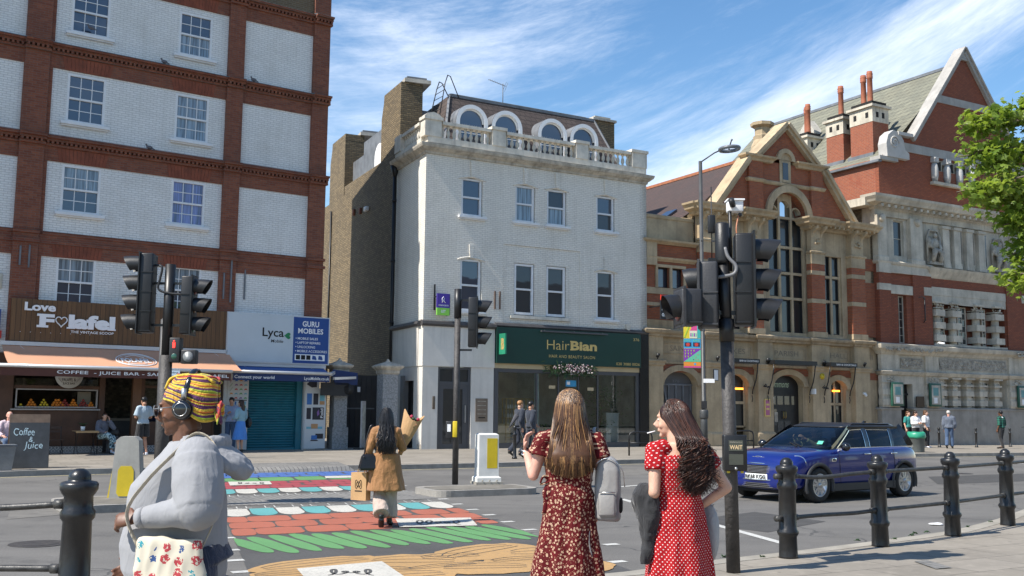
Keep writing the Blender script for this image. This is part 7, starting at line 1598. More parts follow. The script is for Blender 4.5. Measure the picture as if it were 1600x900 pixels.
for s in(-1,1):
 k=MB();k.ball((1.665,s*.685,.70),.15,3,(.95,.85,1));h_=k.build('headlight',M('headlight lens',(.42,.44,.46),.12,metal=.4,var=.3,vs=8),body);k=MB();k.tube([V3((1.745,s*.735,.70))+Matrix.Rotation(s*.62,3,'Z')@V3((0,.14*cos(a),.145*sin(a)))for a in[2*pi*i/24 for i in range(25)]],.013,6);k.build('headlight_ring',m_chrome,h_)
 k=MB();k.lathe([(0,0),(.07,0),(.06,.02),(0,.025)],n=16);k.v=[V3((1.93+v.z-.0,s*.60+v.x,.36+v.y))for v in k.v];k.build('fog_light',m_glassd,body)
 k=MB();k.ball((.66,s*.98,1.0),.095,2,(.75,1.05,.85));mi=k.build('mirror',m_gloss,body);k=MB();k.beam((.66,s*.84,.94),(.66,s*.93,.96),.05,.03);k.build('mirror_stalk',m_alloy,mi)
 for x in(-.12,-.98):k=MB();k.rbox(x-.10,x+.10,s*.905-.012,s*.905+.012,.845,.87,.008);k.build('door_handle',m_chrome,body)
 k=MB()
 for x in(.72,-.28,-1.02):k.tube([(x,s*.9005,.34),(x+.005,s*.9015,.6),(x+.02,s*.896,.84),(x+.02,s*.872,.93)],.004,4)
 k.build('door_gap',m_dark,body)
 k=MB();k.rbox(.83,.97,s*.895-.01,s*.895+.012,.73,.80,.012);sc=k.build('side_scuttle',m_chrome,body);k=MB();k.rbox(.85,.95,s*.895-.008,s*.895+.0145,.75,.78,.006);k.build('scuttle_insert',m_dark,sc)
k=MB()
def nose(y,z):return 2.035-.11*(y/.6)**2-(.06 if z>.6 else 0)
for(z0,z1,wy)in((.40,.66,.56),(.24,.34,.64)):
 k.loft([[(nose(y,z0)+.0,y,z)for z in(z0,z1)]for y in[wy*(-1+2*i/14)for i in range(15)]],False,False,False)
gr=k.build('grille',m_gloss,body)
k=MB()
for z in(.53,.555,.58,.605,.63):k.tube([(nose(y,.5)+.006,y,z)for y in[.47*(-1+2*i/14)for i in range(15)]],.006,4)
for z in(.265,.295,.325):k.tube([(nose(y,.3)+.006,y,z)for y in[.56*(-1+2*i/14)for i in range(15)]],.005,4)
k.build('grille_bars',M('grille grey',(.12,.12,.13),.3),gr)
k=MB();fr_=[(-.56,.41),(-.4,.395),(.4,.395),(.56,.41),(.6,.52),(.53,.65),(.3,.685),(-.3,.685),(-.53,.65),(-.6,.52),(-.56,.41)]
k.tube([(nose(y,.5)+.004-(.04 if z>.6 else 0),y,z)for y,z in catmull([V3((a,b_,0))for a,b_ in fr_],50)for _ in[0]]if False else[(nose(p.x,.5)+.004-(.035 if p.y>.6 else 0),p.x,p.y)for p in catmull([V3((a,b_,0))for a,b_ in fr_],50)],.013,6);k.build('grille_surround',m_chrome,gr)
k=MB();k.loft([[(nose(y,.3)+.012,y,z)for z in(.395,.50)]for y in[.26*(-1+2*i/6)-.0 for i in range(7)]],False,False,False);npl=k.build('number_plate',M('white plate',(.75,.76,.74),.4,var=.02),body)
k=MB();k.T=Matrix(((0,0,0,nose(0,.3)+.0165),(1,0,0,0),(0,0,1,0),(0,0,0,1)));k.text('RK68 KGG',-.235,.235,.41,.485,0,bold=.03);k.build('lettering',m_dark,npl)
k=MB();k.tube([(1.945,.0+.05*cos(a)*1.6,.80+.018*sin(a))for a in[2*pi*i/16 for i in range(17)]],.006,5);k.beam((1.945,-.14,.80),(1.945,.14,.80),.012);k.build('winged_badge',m_chrome,body)
for s in(-.28,.28):k=MB();k.loft([[(1.55-.6*i/6,s*(1+.1*i/6)-.016,.9185+.005*i/6+.02*sin(pi*i/6))for i in range(7)],[(1.55-.6*i/6,s*(1+.1*i/6)+.016,.9185+.005*i/6+.02*sin(pi*i/6))for i in range(7)]],False,False,False)if False else None
k=MB();k.add([(.50,.5,1.262),(.50,.34,1.262),(.62,.34,1.175),(.62,.5,1.175)],[(0,1,2,3)],False);k.v=[V3((.90-.02,.62,1.04)),V3((.90-.02,.5,1.04)),V3((.84-.02,.5,1.10)),V3((.84-.02,.62,1.10))];k.build('windscreen_sticker',M('green sticker',(.1,.5,.35),.5),gh_)
for s in(-1,1):k=MB();k.tube([(1.0,s*.05+.2,.985),(.85,s*.05-.3+.2,1.05)],.008,4);k.build('wiper',m_dark,gh_)
k=MB();k.box(-1.95,1.9,-.72,.72,.16,.24);k.build('underside',m_dark,car)
def remesh(o,vox=.01,smooth=2,fold=0,ff=9,fz=.35,seedv=0):
 md=o.modifiers.new('r','REMESH');md.mode='VOXEL';md.voxel_size=vox;md.use_smooth_shade=True
 if smooth:sm=o.modifiers.new('s','SMOOTH');sm.factor=.5;sm.iterations=smooth
 dg=bpy.context.evaluated_depsgraph_get();me=bpy.data.meshes.new_from_object(o.evaluated_get(dg));mats=[m for m in o.data.materials];o.modifiers.clear();o.data=me
 if not me.materials:[me.materials.append(m)for m in mats]
 if fold:
  nor=[v.normal.copy()for v in me.vertices];off=V3((seedv*3.1,seedv*1.7,0))
  for v,n in zip(me.vertices,nor):
   p=v.co;q=V3((p.x*ff,p.y*ff,p.z*ff*fz))+off
   d=noise.noise(q)*.7+(.5-abs(noise.noise(q*1.9+V3((5,1,2)))))*.6
   v.co=p+n*fold*d
 for p in me.polygons:p.use_smooth=True
 return o
def rg(c,X_,Y_,a,b,n=22):return[c+X_*(a*cos(2*pi*i/n))+Y_*(b*sin(2*pi*i/n))for i in range(n)]
BASEJ=dict(pel=(0,0,.93),wai=(0,0,1.07),che=(0,0,1.28),nb=(0,-.012,1.43),hd=(0,.012,1.585),sR=(.175,-.01,1.375),sL=(-.175,-.01,1.375),eR=(.215,-.03,1.10),eL=(-.215,-.03,1.10),wR=(.225,.05,.86),wL=(-.225,.05,.86),hR=(.09,0,.90),hL=(-.09,0,.90),kR=(.095,.02,.50),kL=(-.095,.02,.50),aR=(.09,-.015,.085),aL=(-.09,-.015,.085),tR=(.105,.15,.03),tL=(-.105,.15,.03))
def joints(H,over):k=H/1.7;J={a:V3(b)*k for a,b in BASEJ.items()};J.update({a:V3(b)for a,b in over.items()});return J
def spine(J,t):
 pts=[J['pel'],J['wai'],J['che'],J['nb']];i=min(2,int(max(0,t)));return pts[i].lerp(pts[i+1],t-i)
def torso(mb,J,add=0,t0=-.35,t1=3,bw=1.,bd=1.,bust=0,hips=1.,shoulder=True,k=1.):
 prof=[(-.5,.13,.10),(-.2,.165,.12),(.1,.165,.12),(.6,.15,.112),(1,.128,.10),(1.5,.145,.112),(2,.165,.12),(2.45,.165,.105),(2.75,.135,.085),(3,.07,.065)]
 X0_=(J['hR']-J['hL']).normalized();X1_=(J['sR']-J['sL']).normalized();rings=[]
 for t,a,b in prof:
  if t<t0 or t>t1:continue
  c=spine(J,t)if t>=0 else J['pel']+(J['pel']-J['wai'])*(-t)
  x=X0_.lerp(X1_,max(0,min(1,t/2.2))).normalized();up=(spine(J,min(3,t+.2))-spine(J,max(0,t-.2))).normalized();y=up.cross(x).normalized()
  h=hips if t<.8 else 1
  rings.append(rg(c+y*(bust*.4 if 1.6<t<2.5 else 0),x,y,(a*bw*h)*k+add,(b*bd*h+(bust if 1.6<t<2.4 else 0))*k+add))
 mb.loft(rings,True,True)
def limb(mb,pts,rad,n=12,m=14,flat=1.):mb.tube(catmull(pts,m),lerpl(rad,m),n,flat=flat)
def hand(mb,w,d,nrm,thumb,curl=.5,s=1.,spread=1.):
 "w wrist, d direction of the fingers, nrm palm normal, thumb side vector"
 d=V3(d).normalized();nrm=V3(nrm);nrm=(nrm-d*nrm.dot(d)).normalized();t=V3(thumb);t=(t-d*t.dot(d)-nrm*t.dot(nrm)).normalized()
 mb.tube([w-d*.02*s,w+d*.02*s,w+d*.05*s,w+d*.088*s],[.024*s,.03*s,.037*s,.034*s],12,flat=.45,up=t)
 for i,(ln,off)in enumerate(((.068,1.5),(.078,.5),(.072,-.5),(.056,-1.5))):
  p=w+d*.082*s+t*off*.0185*s;dd=(d+t*off*.06*spread).normalized();pts=[p-d*.02*s];cur=dd;c=curl*(1+.12*i)
  for j,f_ in enumerate((.45,.32,.26)):
   a=c*(.55+.3*j);cur=(cur*cos(a)+nrm*sin(a)).normalized()if True else cur;pts.append(pts[-1]+cur*ln*f_*s+(d*.02*s if j==0 else V3()))
  mb.tube(catmull(pts,8),lerpl([.0095*s,.009*s,.0083*s,.0068*s],8),8)
 p=w+d*.022*s+t*.026*s;q=p+(t*.75+d*.7+nrm*.25).normalized()*.038*s;r=q+(d+t*.25+nrm*(.2+.5*curl)).normalized()*.033*s;mb.tube(catmull([w+d*.005*s+t*.01*s,p,q,r],8),lerpl([.014*s,.013*s,.0105*s,.0078*s],8),8)
def headmesh(mb,c,R,k=1.,jaw=1.,nose=1.):
 "R rotation; local face looks +Y"
 P=lambda x,y,z:c+R@V3((x*k,y*k,z*k))
 S=lambda x,y,z,r,sc:mb.ball(P(x,y,z),r*k,3,sc,rot=R)
 S(0,-.008,.035,.086,(.88,1.08,.98));S(0,.02,-.01,.075,(.88,.98,1.05));S(0,.03,-.055,.055*jaw,(.98,.95,.9));S(0,.068,-.095,.022,(1.2,.8,.8))
 mb.tube([P(0,.082,.02),P(0,.098,-.005),P(0,.112*1.0+.004*nose,-.03)],[.009*k,.011*k,.015*k*nose],8);S(0,.098,-.036,.0135*nose,(1.35,.8,.7));S(0,.086,-.062,.019,(1.15,.6,.5));S(0,.082,.033,.03,(1.5,.45,.35))
 for s in(-1,1):S(s*.079,-.008,.0,.02,(.45,.9,1.4));S(s*.04,.06,-.03,.026,(.8,.7,.9))
 mb.tube([c+R@V3((0,-.02*k,-.05*k)),c+R@V3((0,-.03*k,-.11*k))],[.055*k,.055*k],12)
m_eye=M('eye white',(.6,.58,.55),.3,var=.02);m_iris=M('iris',(.03,.02,.012),.2,var=0)
def skinmat(name,c):
 m,t,b=nm(name);co=coords(t);cc=mixc_(t,ramp(t,noise_(t,co,14,4),.35,.7),mul(c,.88),mul(c,1.08));lk(t,cc,b.inputs['Base Color']);b.inputs['Roughness'].default_value=.5
 b.inputs['Subsurface Weight'].default_value=.08;b.inputs['Subsurface Radius'].default_value=(.02,.008,.004);b.inputs['Subsurface Scale'].default_value=.5;return m
sk_f=skinmat('fair skin',(.58,.34,.24));sk_t=skinmat('tan skin',(.46,.24,.15));sk_b=skinmat('brown skin',(.14,.06,.032));sk_p=skinmat('pink skin',(.60,.32,.24))
def cloth(name,c,rough=.85,var=.12,vs=5,sheen=.2,bs_=.5):
 m=M(name,c,rough,var=var,vs=vs,bump=0);t=m.node_tree;b=t.nodes['Principled BSDF'];co=coords(t);mpn=nd(t,'ShaderNodeMapping');mpn.inputs['Scale'].default_value=(1,1,.55);lk(t,co,mpn.inputs[0])
 w_=noise_(t,mpn.outputs[0],13,3,.5,1.6);bump_(t,b,mth(t,'ADD',mth(t,'MULTIPLY',mth(t,'ABSOLUTE',mth(t,'SUBTRACT',w_,.5)),3.0),mth(t,'MULTIPLY',noise_(t,co,190,2),.12)),bs_,.012);m.node_tree.nodes['Principled BSDF'].inputs['Sheen Weight'].default_value=sheen;return m
def hairmat(name,c,rough=.42):m=M(name,c,rough,var=.35,vs=22,bump=0);m.node_tree.nodes['Principled BSDF'].inputs['Specular IOR Level'].default_value=.45;return m
h_blk=hairmat('black hair',(.010,.009,.010),.35);h_brn=hairmat('dark brown hair',(.035,.016,.010));h_mid=hairmat('brown hair',(.10,.045,.02));h_bld=hairmat('blond highlight hair',(.38,.21,.085));h_gry=hairmat('grey white hair',(.5,.48,.45));h_gin=hairmat('ginger blond hair',(.33,.16,.06))
# people
def human(loc,rz,lab,H=1.7,over={},skin=None,vox=.011,wear=(),hair=None,hairmat_=None,yaw=0,pitch=0,curl=(.5,.5),handdir={},bw=1.,bd=1.,bust=0,hips=1.,group=None,feet=True,legr=1.,armr=1.,eyes=True,jaw=1.):
 k=H/1.7;J=joints(H,over);root=empty('person',loc,rz,lab,'person',group);skin=skin or sk_f
 R=Matrix.Rotation(radians(yaw),3,'Z')@Matrix.Rotation(radians(pitch),3,'X')
 b=MB();torso(b,J,-.012,bw=bw,bd=bd,hips=hips,bust=bust*.8,k=k);limb(b,[J['nb']-V3((0,0,.03)),J['nb'].lerp(J['hd'],.45),J['hd']+R@V3((0,-.02,-.06))*k],[.065*k,.052*k,.052*k])
 headmesh(b,J['hd'],R,k,jaw)
 for s,sg_ in(('R',1),('L',-1)):
  S,E,Wr,Hp,K,A,T=(J[x+s]for x in 'sewhkat')
  b.ball(S,.052*k,2);limb(b,[S,E],[.05*k*armr,.038*k*armr]);limb(b,[E,Wr],[.04*k*armr,.027*k]);b.ball(E,.038*k*armr,2)
  d=(Wr-E).normalized();hd_=handdir.get(s,(None,None,None));dd=V3(hd_[0])if hd_[0]else d;nn_=V3(hd_[1])if hd_[1]else V3((-sg_,0,0));th=V3(hd_[2])if hd_[2]else V3((0,1,0));hand(b,Wr,dd,nn_,th,curl[0 if s=='R' else 1],k)
  limb(b,[Hp+V3((0,0,.02)),Hp.lerp(K,.5),K],[.082*k*legr,.07*k*legr,.052*k*legr]);b.ball(K,.052*k*legr,2);limb(b,[K,K.lerp(A,.35),A],[.05*k,.053*k*legr,.033*k])
  if feet:f=(T-A);f.normalized();b.tube([A+V3((0,-.02,-.03)),A.lerp(T,.4),T],[.035*k,.035*k,.03*k],10)
 body=b.build('body',skin,root);remesh(body,vox,2)
 if eyes:
  for s in(-1,1):e=MB();c=J['hd']+R@V3((s*.031,.079,.008))*k;e.ball(c,.0115*k,2,(1.2,.7,.75),rot=R);eo=e.build('eye',m_eye,body);e=MB();e.ball(c+R@V3((0,.0055,0))*k,.006*k,1,rot=R);e.build('iris',m_iris,eo)
 for w in wear:
  kd=w[0];mat=w[1];o=w[2]if len(w)>2 else{};a=o.get('add',.012)
  g=MB()
  if kd=='top':
   torso(g,J,a,o.get('t0',-.3),2.9,bw,bd,bust,hips,k=k);g.tube([J['nb']-V3((0,0,.03*k)),J['nb']+V3((0,0,.012))],[.09*k,.07*k],14)
   for s in 'RL':
    S,E,Wr=J['s'+s],J['e'+s],J['w'+s];g.ball(S,.058*k+a,2);f_=o.get('sleeve',1.);limb(g,[J['nb'].lerp(S,.45),S],[.06*k+a*.5,.055*k+a])
    if f_>0:
     if f_<=.5:q=S.lerp(E,f_*2);limb(g,[S,q],[.056*k+a,.054*k+a+o.get('flare',.008)])
     else:q=E.lerp(Wr,f_*2-1);limb(g,[S,E],[.054*k+a,.045*k+a]);limb(g,[E,q],[.046*k+a,.033*k+a]);g.ball(E,.045*k+a,2)
   if o.get('tail'):
    c0=spine(J,.9);z1=o['tail'];rings=[]
    for i in range(7):
     f_=i/6;c=V3((c0.x*(1-f_)+J['pel'].x*f_+o.get('sway',0)*f_,c0.y*(1-f_)+J['pel'].y*f_,c0.z+(z1-c0.z)*f_));rr_=.15*k+a+.01+o.get('tf',.05)*f_
     rings.append([c+V3((cos(t)*rr_*1.12*(1+.05*f_*sin(5*t)),sin(t)*rr_*.82*(1+.06*f_*sin(7*t+1)),0))for t in[2*pi*j/30 for j in range(30)]])
    g.loft(rings)
  elif kd in('trousers','shorts'):
   torso(g,J,a*.8,-.5,.9,bw,bd,0,hips,k=k)
   for s in 'RL':
    Hp,K,A=J['h'+s],J['k'+s],J['a'+s];lw=o.get('w',.01)
    if kd=='shorts':limb(g,[Hp+V3((0,0,.02)),Hp.lerp(K,.85)],[.09*k*legr+a,.082*k*legr+a+lw])
    else:limb(g,[Hp+V3((0,0,.02)),Hp.lerp(K,.5),K],[.088*k*legr+a,.076*k*legr+a,.056*k*legr+a+lw]);g.ball(K,.056*k*legr+a+lw,2);limb(g,[K,K.lerp(A,.4),A.lerp(K,o.get('short',.03))],[.054*k+a+lw,.055*k*legr+a+lw,.042*k+a+lw*1.6])
  elif kd=='skirt':
   c0=spine(J,o.get('t',.8));z1=o['hem'];rings=[]
   for i in range(9):
    f_=i/8;c=c0+(V3((J['pel'].x+o.get('sx',0),J['pel'].y+o.get('sy',0),z1))-c0)*f_;r0=.135*k*bw;r1=o.get('r',.26);rr_=r0+(r1-r0)*(f_**.75)
    rings.append([c+V3((cos(t)*rr_*(1+.05*f_*sin(o.get('n',9)*t)+.03*f_*sin(5*t+2)),sin(t)*rr_*o.get('fl',.8)*(1+.05*f_*sin(o.get('n',9)*t)+.03*f_*sin(5*t+2)),0))for t in[2*pi*j/54 for j in range(54)]])
   g.loft(rings)
  elif kd=='shoes':
   for s in 'RL':
    g=MB();A,T=J['a'+s],J['t'+s];d=(T-A);d.z=0;d=d.normalized()if d.length>.01 else V3((0,1,0));up=V3((0,0,1))if abs((T-A).normalized().z)<.8 else V3((0,1,0))
    hl=A-d*.035*k+V3((0,0,-.04*k));g.tube([A+V3((0,0,.02)),A+V3((0,0,-.02))],[.042*k,.045*k],12);g.tube(catmull([hl,A.lerp(T,.35)+V3((0,0,-.015)),T,T+(T-A).normalized()*.04*k],10),lerpl([.036*k,.044*k,.043*k,.02*k],10),12,flat=.75,up=d.cross(V3((0,0,1))))
    sh_o=g.build('shoe',mat,root);remesh(sh_o,.008,1)
   continue
  nm_=o.get('name',{'top':'shirt','trousers':'trousers','shorts':'shorts','skirt':'skirt'}[kd]);ob=g.build(nm_,mat,root)
  remesh(ob,vox*o.get('vx',1.),1,o.get('fold',.012),o.get('ff',9),o.get('fz',.45),len(lab))
 if hair:
  g=MB();P=lambda x,y,z:J['hd']+R@V3((x,y,z))*k
  g.ball(P(0,-.018,.045),.096*k,3,(.9,1.04,.92),.08,30,rot=R)
  if hair!='short':g.ball(P(0,-.04,-.01),.09*k,3,(.98,.85,1.1),.1,30,rot=R)
  if isinstance(hair,(int,float)):limb(g,[P(0,-.055,.0),P(0,-.085,-.08),P(0,-.10,-.15-hair*.4),P(0,-.09,-.12-hair)],[.075*k,.085*k,.085*k,.04*k],flat=.5)
  if hair=='bun':g.ball(P(0,-.06,.13),.04*k,2,(1,1,1),.2,30)
  ho=g.build('hair',hairmat_ or h_brn,root);remesh(ho,.009,1,.006,34,.25)
 return root,J,R,k,body
def bagthing(name,lab,cat,p,rz,mats,fn):r=empty(name,p,rz,lab,cat);fn(r);return r
def tonorth(x,y):return atan2(-x,y)
fd=FW.n;WD=FW.d
c_tee=cloth('pale blue tee',(.34,.42,.48));c_blk=cloth('black cloth',(.015,.015,.017));c_navy=cloth('navy suit',(.016,.022,.038));c_wht=cloth('white cloth',(.62,.62,.63));c_gsw=cloth('grey sweater',(.13,.14,.18));c_den=cloth('denim',(.05,.09,.17));c_dl=cloth('light denim jacket',(.20,.36,.45));c_pink=cloth('pale pink shirt',(.55,.42,.46));c_blsk=cloth('bright blue skirt',(.06,.22,.60));c_lsh=cloth('pale blue shirt',(.28,.34,.50));c_grj=cloth('blue grey jacket',(.10,.12,.16));c_teal=cloth('teal top',(.02,.22,.20));c_red=cloth('red stripe',(.55,.03,.03));s_wht=M('white trainers',(.6,.62,.68),.5,var=.1);s_blk=M('black shoes',(.012,.012,.012),.35,var=.2)
m_pat,t,b=nm('patterned trousers');vo=nd(t,'ShaderNodeTexNoise');vo.inputs['Scale'].default_value=22;lk(t,coords(t),vo.inputs['Vector']);lk(t,mixc_(t,mth(t,'GREATER_THAN',vo.outputs[0],.52),(.38,.52,.56),(.02,.06,.09)),b.inputs['Base Color']);b.inputs['Roughness'].default_value=.85
m_plaid,t,b=nm('green black plaid');sp=nd(t,'ShaderNodeSeparateXYZ');lk(t,coords(t),sp.inputs[0]);gx=mth(t,'GREATER_THAN',mth(t,'SINE',mth(t,'MULTIPLY',sp.outputs[0],70.0)),0.0);gz2=mth(t,'GREATER_THAN',mth(t,'SINE',mth(t,'MULTIPLY',sp.outputs[2],60.0)),0.0);lk(t,mixc_(t,mth(t,'MULTIPLY',mth(t,'ADD',gx,gz2),.5),(.02,.14,.10),(.008,.012,.012)),b.inputs['Base Color']);b.inputs['Roughness'].default_value=.9
human(gp(221,712.5,.12),FL.rz+.25,'young man in pale blue tee and black shorts ordering at the cafe doorway',1.76,dict(eR=(.25,.0,1.16),wR=(.16,.2,1.12),eL=(-.25,.0,1.16),wL=(-.12,.22,1.15),kR=(.09,.03,.52),aR=(.10,-.10,.09),kL=(-.10,.03,.52)),sk_t,wear=[('shorts',c_blk,dict(w=.03,fold=.015)),('top',c_tee,dict(sleeve=.42,t0=-.35,flare=.02,fold=.02)),('shoes',s_wht)],hair='short',hairmat_=h_blk,pitch=-12)
seat=dict(pel=(0,0,.52),wai=(0,-.03,.66),che=(0,-.02,.87),nb=(0,0,1.01),hd=(0,.04,1.155),sR=(.17,0,.965),sL=(-.17,0,.965),hR=(.09,.02,.52),hL=(-.09,.02,.52))
d_=dict(seat);d_.update(kR=(.06,.42,.60),kL=(-.10,.42,.50),aR=(-.14,.55,.30),aL=(-.10,.38,.10),tR=(-.2,.68,.28),tL=(-.11,.54,.04),eR=(.25,.12,.74),wR=(.1,.3,.66),eL=(-.24,.2,.80),wL=(-.09,.17,1.04))
human(FL.w(-1.98,-.62,.12),FL.rz+pi+.25,'seated woman in grey sweater and patterned trousers with hand on cheek outside cafe',1.66,d_,sk_f,wear=[('trousers',m_pat,dict(w=.015,short=.2)),('top',c_gsw,dict(sleeve=.98,t0=-.1,fold=.02,add=.022)),('shoes',s_wht)],hair='bun',hairmat_=h_brn,handdir={'L':((.1,-.1,1),(.5,-.5,0),(0,-1,0))},yaw=-15)
d_=dict(seat);d_.update(kR=(.12,.42,.50),kL=(-.12,.42,.50),aR=(.13,.42,.09),aL=(-.12,.45,.09),tR=(.14,.58,.03),tL=(-.12,.6,.03),eR=(.25,.08,.70),wR=(.18,.32,.62),eL=(-.25,.08,.70),wL=(-.18,.32,.62))
pm_=gp(10,720,.12);human(V3((pm_.x,pm_.y,.16)),tonorth(.6,-.8),'bald man in pale pink shirt sitting at the left edge behind the chalkboard',1.74,d_,sk_p,wear=[('trousers',c_den),('top',c_pink,dict(sleeve=.9,t0=-.1,fold=.02)),('shoes',s_blk)],yaw=10)
k=MB();k.box(-.35,.35,-.25,.25,.44,.5);[k.box(x,x+.06,y,y+.06,0,.44)for x in(-.33,.27)for y in(-.22,.16)];o=k.build('stool',m_slatd);o.location=V3((pm_.x,pm_.y,.12));o.rotation_euler=(0,0,.4);tag(o,'low wooden stool under the bald man at left edge','stool')
human(gp(359,705,.12),FL.rz+pi-.5,'bearded man in light blue shirt looking at phone beside the accessory poster',1.80,dict(eR=(.24,.03,1.18),wR=(.08,.24,1.28),eL=(-.25,-.02,1.18),wL=(-.24,.08,.95)),sk_t,wear=[('trousers',c_den),('top',c_lsh,dict(sleeve=.98,fold=.018)),('shoes',s_blk)],hair='short',hairmat_=h_blk,pitch=-10)
r_,J,R,k_,bo=human(gp(374,707,.12),FL.rz+.55,'woman in denim jacket and bright blue skirt with black bag by the teal shutter',1.72,dict(eR=(.24,.0,1.14),wR=(.2,.12,.95),eL=(-.24,-.0,1.16),wL=(-.14,.2,1.10)),sk_f,wear=[('skirt',c_blsk,dict(hem=.42,r=.27,t=.9,fold=.012)),('top',c_dl,dict(sleeve=.95,t0=.4,add=.02,fold=.02)),('shoes',s_blk)],hair=.34,hairmat_=h_brn)
q=MB();q.ball((.33,-.06,.98),.15,3,(.5,.95,1.25));q.tube([(.33,-.02,1.1),(.24,-.02,1.4),(.2,.02,1.42)],.012,6);q.tube([(.33,-.1,1.1),(.24,-.08,1.4)],.012,6);bo_=q.build('shoulder_bag',s_blk);bo_.matrix_world=r_.matrix_basis;bo_.location=r_.location;bo_.rotation_euler=r_.rotation_euler;tag(bo_,'black shoulder bag of the woman in blue skirt','bag')
walk=dict(kR=(.09,.22,.50),aR=(.09,.30,.11),tR=(.10,.45,.07),kL=(-.09,-.02,.50),aL=(-.09,-.34,.16),tL=(-.10,-.22,.05),eR=(.23,-.14,1.13),wR=(.21,-.05,.90),eL=(-.23,.06,1.13),wL=(-.18,.28,1.02))
rzr=FW.rz-pi/2+.05
for i,(px,py,lab,hm,sk,hh)in enumerate(((812,713,'ginger haired boy in dark suit walking in front of salon window carrying an umbrella',h_gin,sk_f,1.78),(829,716,'dark haired boy in navy suit walking ahead past the salon',h_blk,sk_t,1.75))):
 d_=dict(walk);human(gp(px,py,.12),rzr,lab,hh,d_,sk,wear=[('trousers',c_navy,dict(fold=.012,w=.015)),('top',c_navy,dict(name='jacket',sleeve=.95,t0=-.5,add=.022,fold=.016)),('shoes',s_blk)],hair='short',hairmat_=hm,pitch=-6)
um=MB();um.tube([(0,0,0),(0,.05,.45)],[.02,.085],10);um.tube([(0,.05,.45),(0,.07,.62)],.012,6);um.tube([(0,0,0),(0,-.02,-.12)],.008,5);o=um.build('folded_umbrella',cloth('charcoal umbrella',(.05,.05,.06)));o.location=gp(801,716,.12)+V3((-.1,.2,.95));o.rotation_euler=(-.5,0,rzr);tag(o,'folded dark umbrella carried by the ginger haired boy','umbrella')
w1_=gps(1432,699.5,.12)
human(w1_,FW.rz+pi-.2,'woman in white and grey sweatshirt looking at a phone by the library door',1.66,dict(eR=(.22,.05,1.1),wR=(.05,.28,1.12),eL=(-.22,.05,1.1),wL=(-.04,.28,1.14)),sk_f,wear=[('trousers',c_blk),('top',c_wht,dict(sleeve=.95,add=.025,fold=.02)),('shoes',s_wht)],hair=.12,hairmat_=h_brn,pitch=-14,yaw=20)
human(w1_+FW.n*.7+FW.d*.35,FW.rz+pi,'woman in teal top standing behind the phone user at the library',1.66,{},sk_f,wear=[('trousers',c_blk),('top',c_teal,dict(sleeve=.4)),('shoes',s_wht)],hair=.2,hairmat_=h_mid)
w2_=gps(1448,699.5,.12)
r3,*_q=human(w2_,FW.rz+pi+.3,'long haired woman in loose white tee and black track trousers near the library door',1.70,dict(eR=(.24,0,1.12),wR=(.2,.1,.9)),sk_f,wear=[('trousers',c_blk,dict(w=.03)),('top',c_wht,dict(sleeve=.48,add=.04,t0=-.5,fold=.025,flare=.02)),('shoes',s_wht)],hair=.32,hairmat_=h_mid)
q=MB();q.tube([(-.17,.02,.9),(-.18,.03,.5),(-.165,0,.12)],.016,6);q.build('trouser_stripe',c_wht,r3)
human(gps(1484,701,.12),FW.rz-1.0,'white haired man in blue grey jacket walking away past the library',1.70,dict(eR=(.24,.0,1.12),wR=(.22,.12,.92),kR=(.1,.12,.5),aR=(.1,.12,.09),tR=(.1,.27,.04),kL=(-.1,-.02,.5),aL=(-.1,-.25,.13),tL=(-.1,-.1,.04)),sk_p,wear=[('trousers',c_den),('top',c_grj,dict(name='jacket',sleeve=.98,t0=-.45,add=.04,fold=.025)),('shoes',s_blk)],hair='short',hairmat_=h_gry,bw=1.08)
human(gps(1566,701,.12),FW.rz+.1,'man in green and black plaid shirt at the right, seen from behind',1.74,dict(kR=(.1,.08,.5),aR=(.12,.05,.09),kL=(-.1,.02,.5),aL=(-.1,-.12,.09),eR=(.26,-.02,1.12)),sk_b,wear=[('trousers',c_blk,dict(w=.0)),('top',c_wht,dict(name='undershirt',sleeve=.1,t0=-.6,add=.018,fold=.01)),('top',m_plaid,dict(sleeve=.62,t0=-.35,add=.035,fold=.02)),('shoes',s_blk)],hair='short',hairmat_=h_blk)
dl=car.location;d_=dict(pel=(0,0,.52),wai=(0,-.05,.66),che=(0,-.08,.84),nb=(0,-.09,.97),hd=(0,-.07,1.12),sR=(.17,-.08,.93),sL=(-.17,-.08,.93),eR=(.2,.15,.82),wR=(.12,.40,.98),eL=(-.2,.15,.82),wL=(-.12,.40,.98),hR=(.09,.02,.52),hL=(-.09,.02,.52),kR=(.1,.42,.5),kL=(-.1,.42,.5),aR=(.1,.6,.3),aL=(-.1,.6,.3),tR=(.1,.7,.3),tL=(-.1,.7,.3))
human(car.matrix_basis@V3((0,0,0))if False else V3((dl.x,dl.y,0))+Matrix.Rotation(car_rz,3,'Z')@V3((-.12,.36*-1,.14)),car_rz-pi/2,'driver of the blue car with both hands on the wheel',1.6,d_,sk_f,wear=[('trousers',c_blk),('top',cloth('yellow cardigan',(.40,.38,.20)),dict(sleeve=.9,fold=.01))],hair=.15,hairmat_=h_blk)
c_tan=cloth('camel coat',(.30,.14,.05),.8,.1);c_bei=cloth('beige trousers',(.42,.33,.28));m_kraft=M('kraft paper',(.46,.28,.13),.75,var=.15,vs=6,bump=.2,bs=20);m_leath=M('black leather',(.014,.014,.016),.28,var=.2,vs=8)
TP=gp(600,823,0)
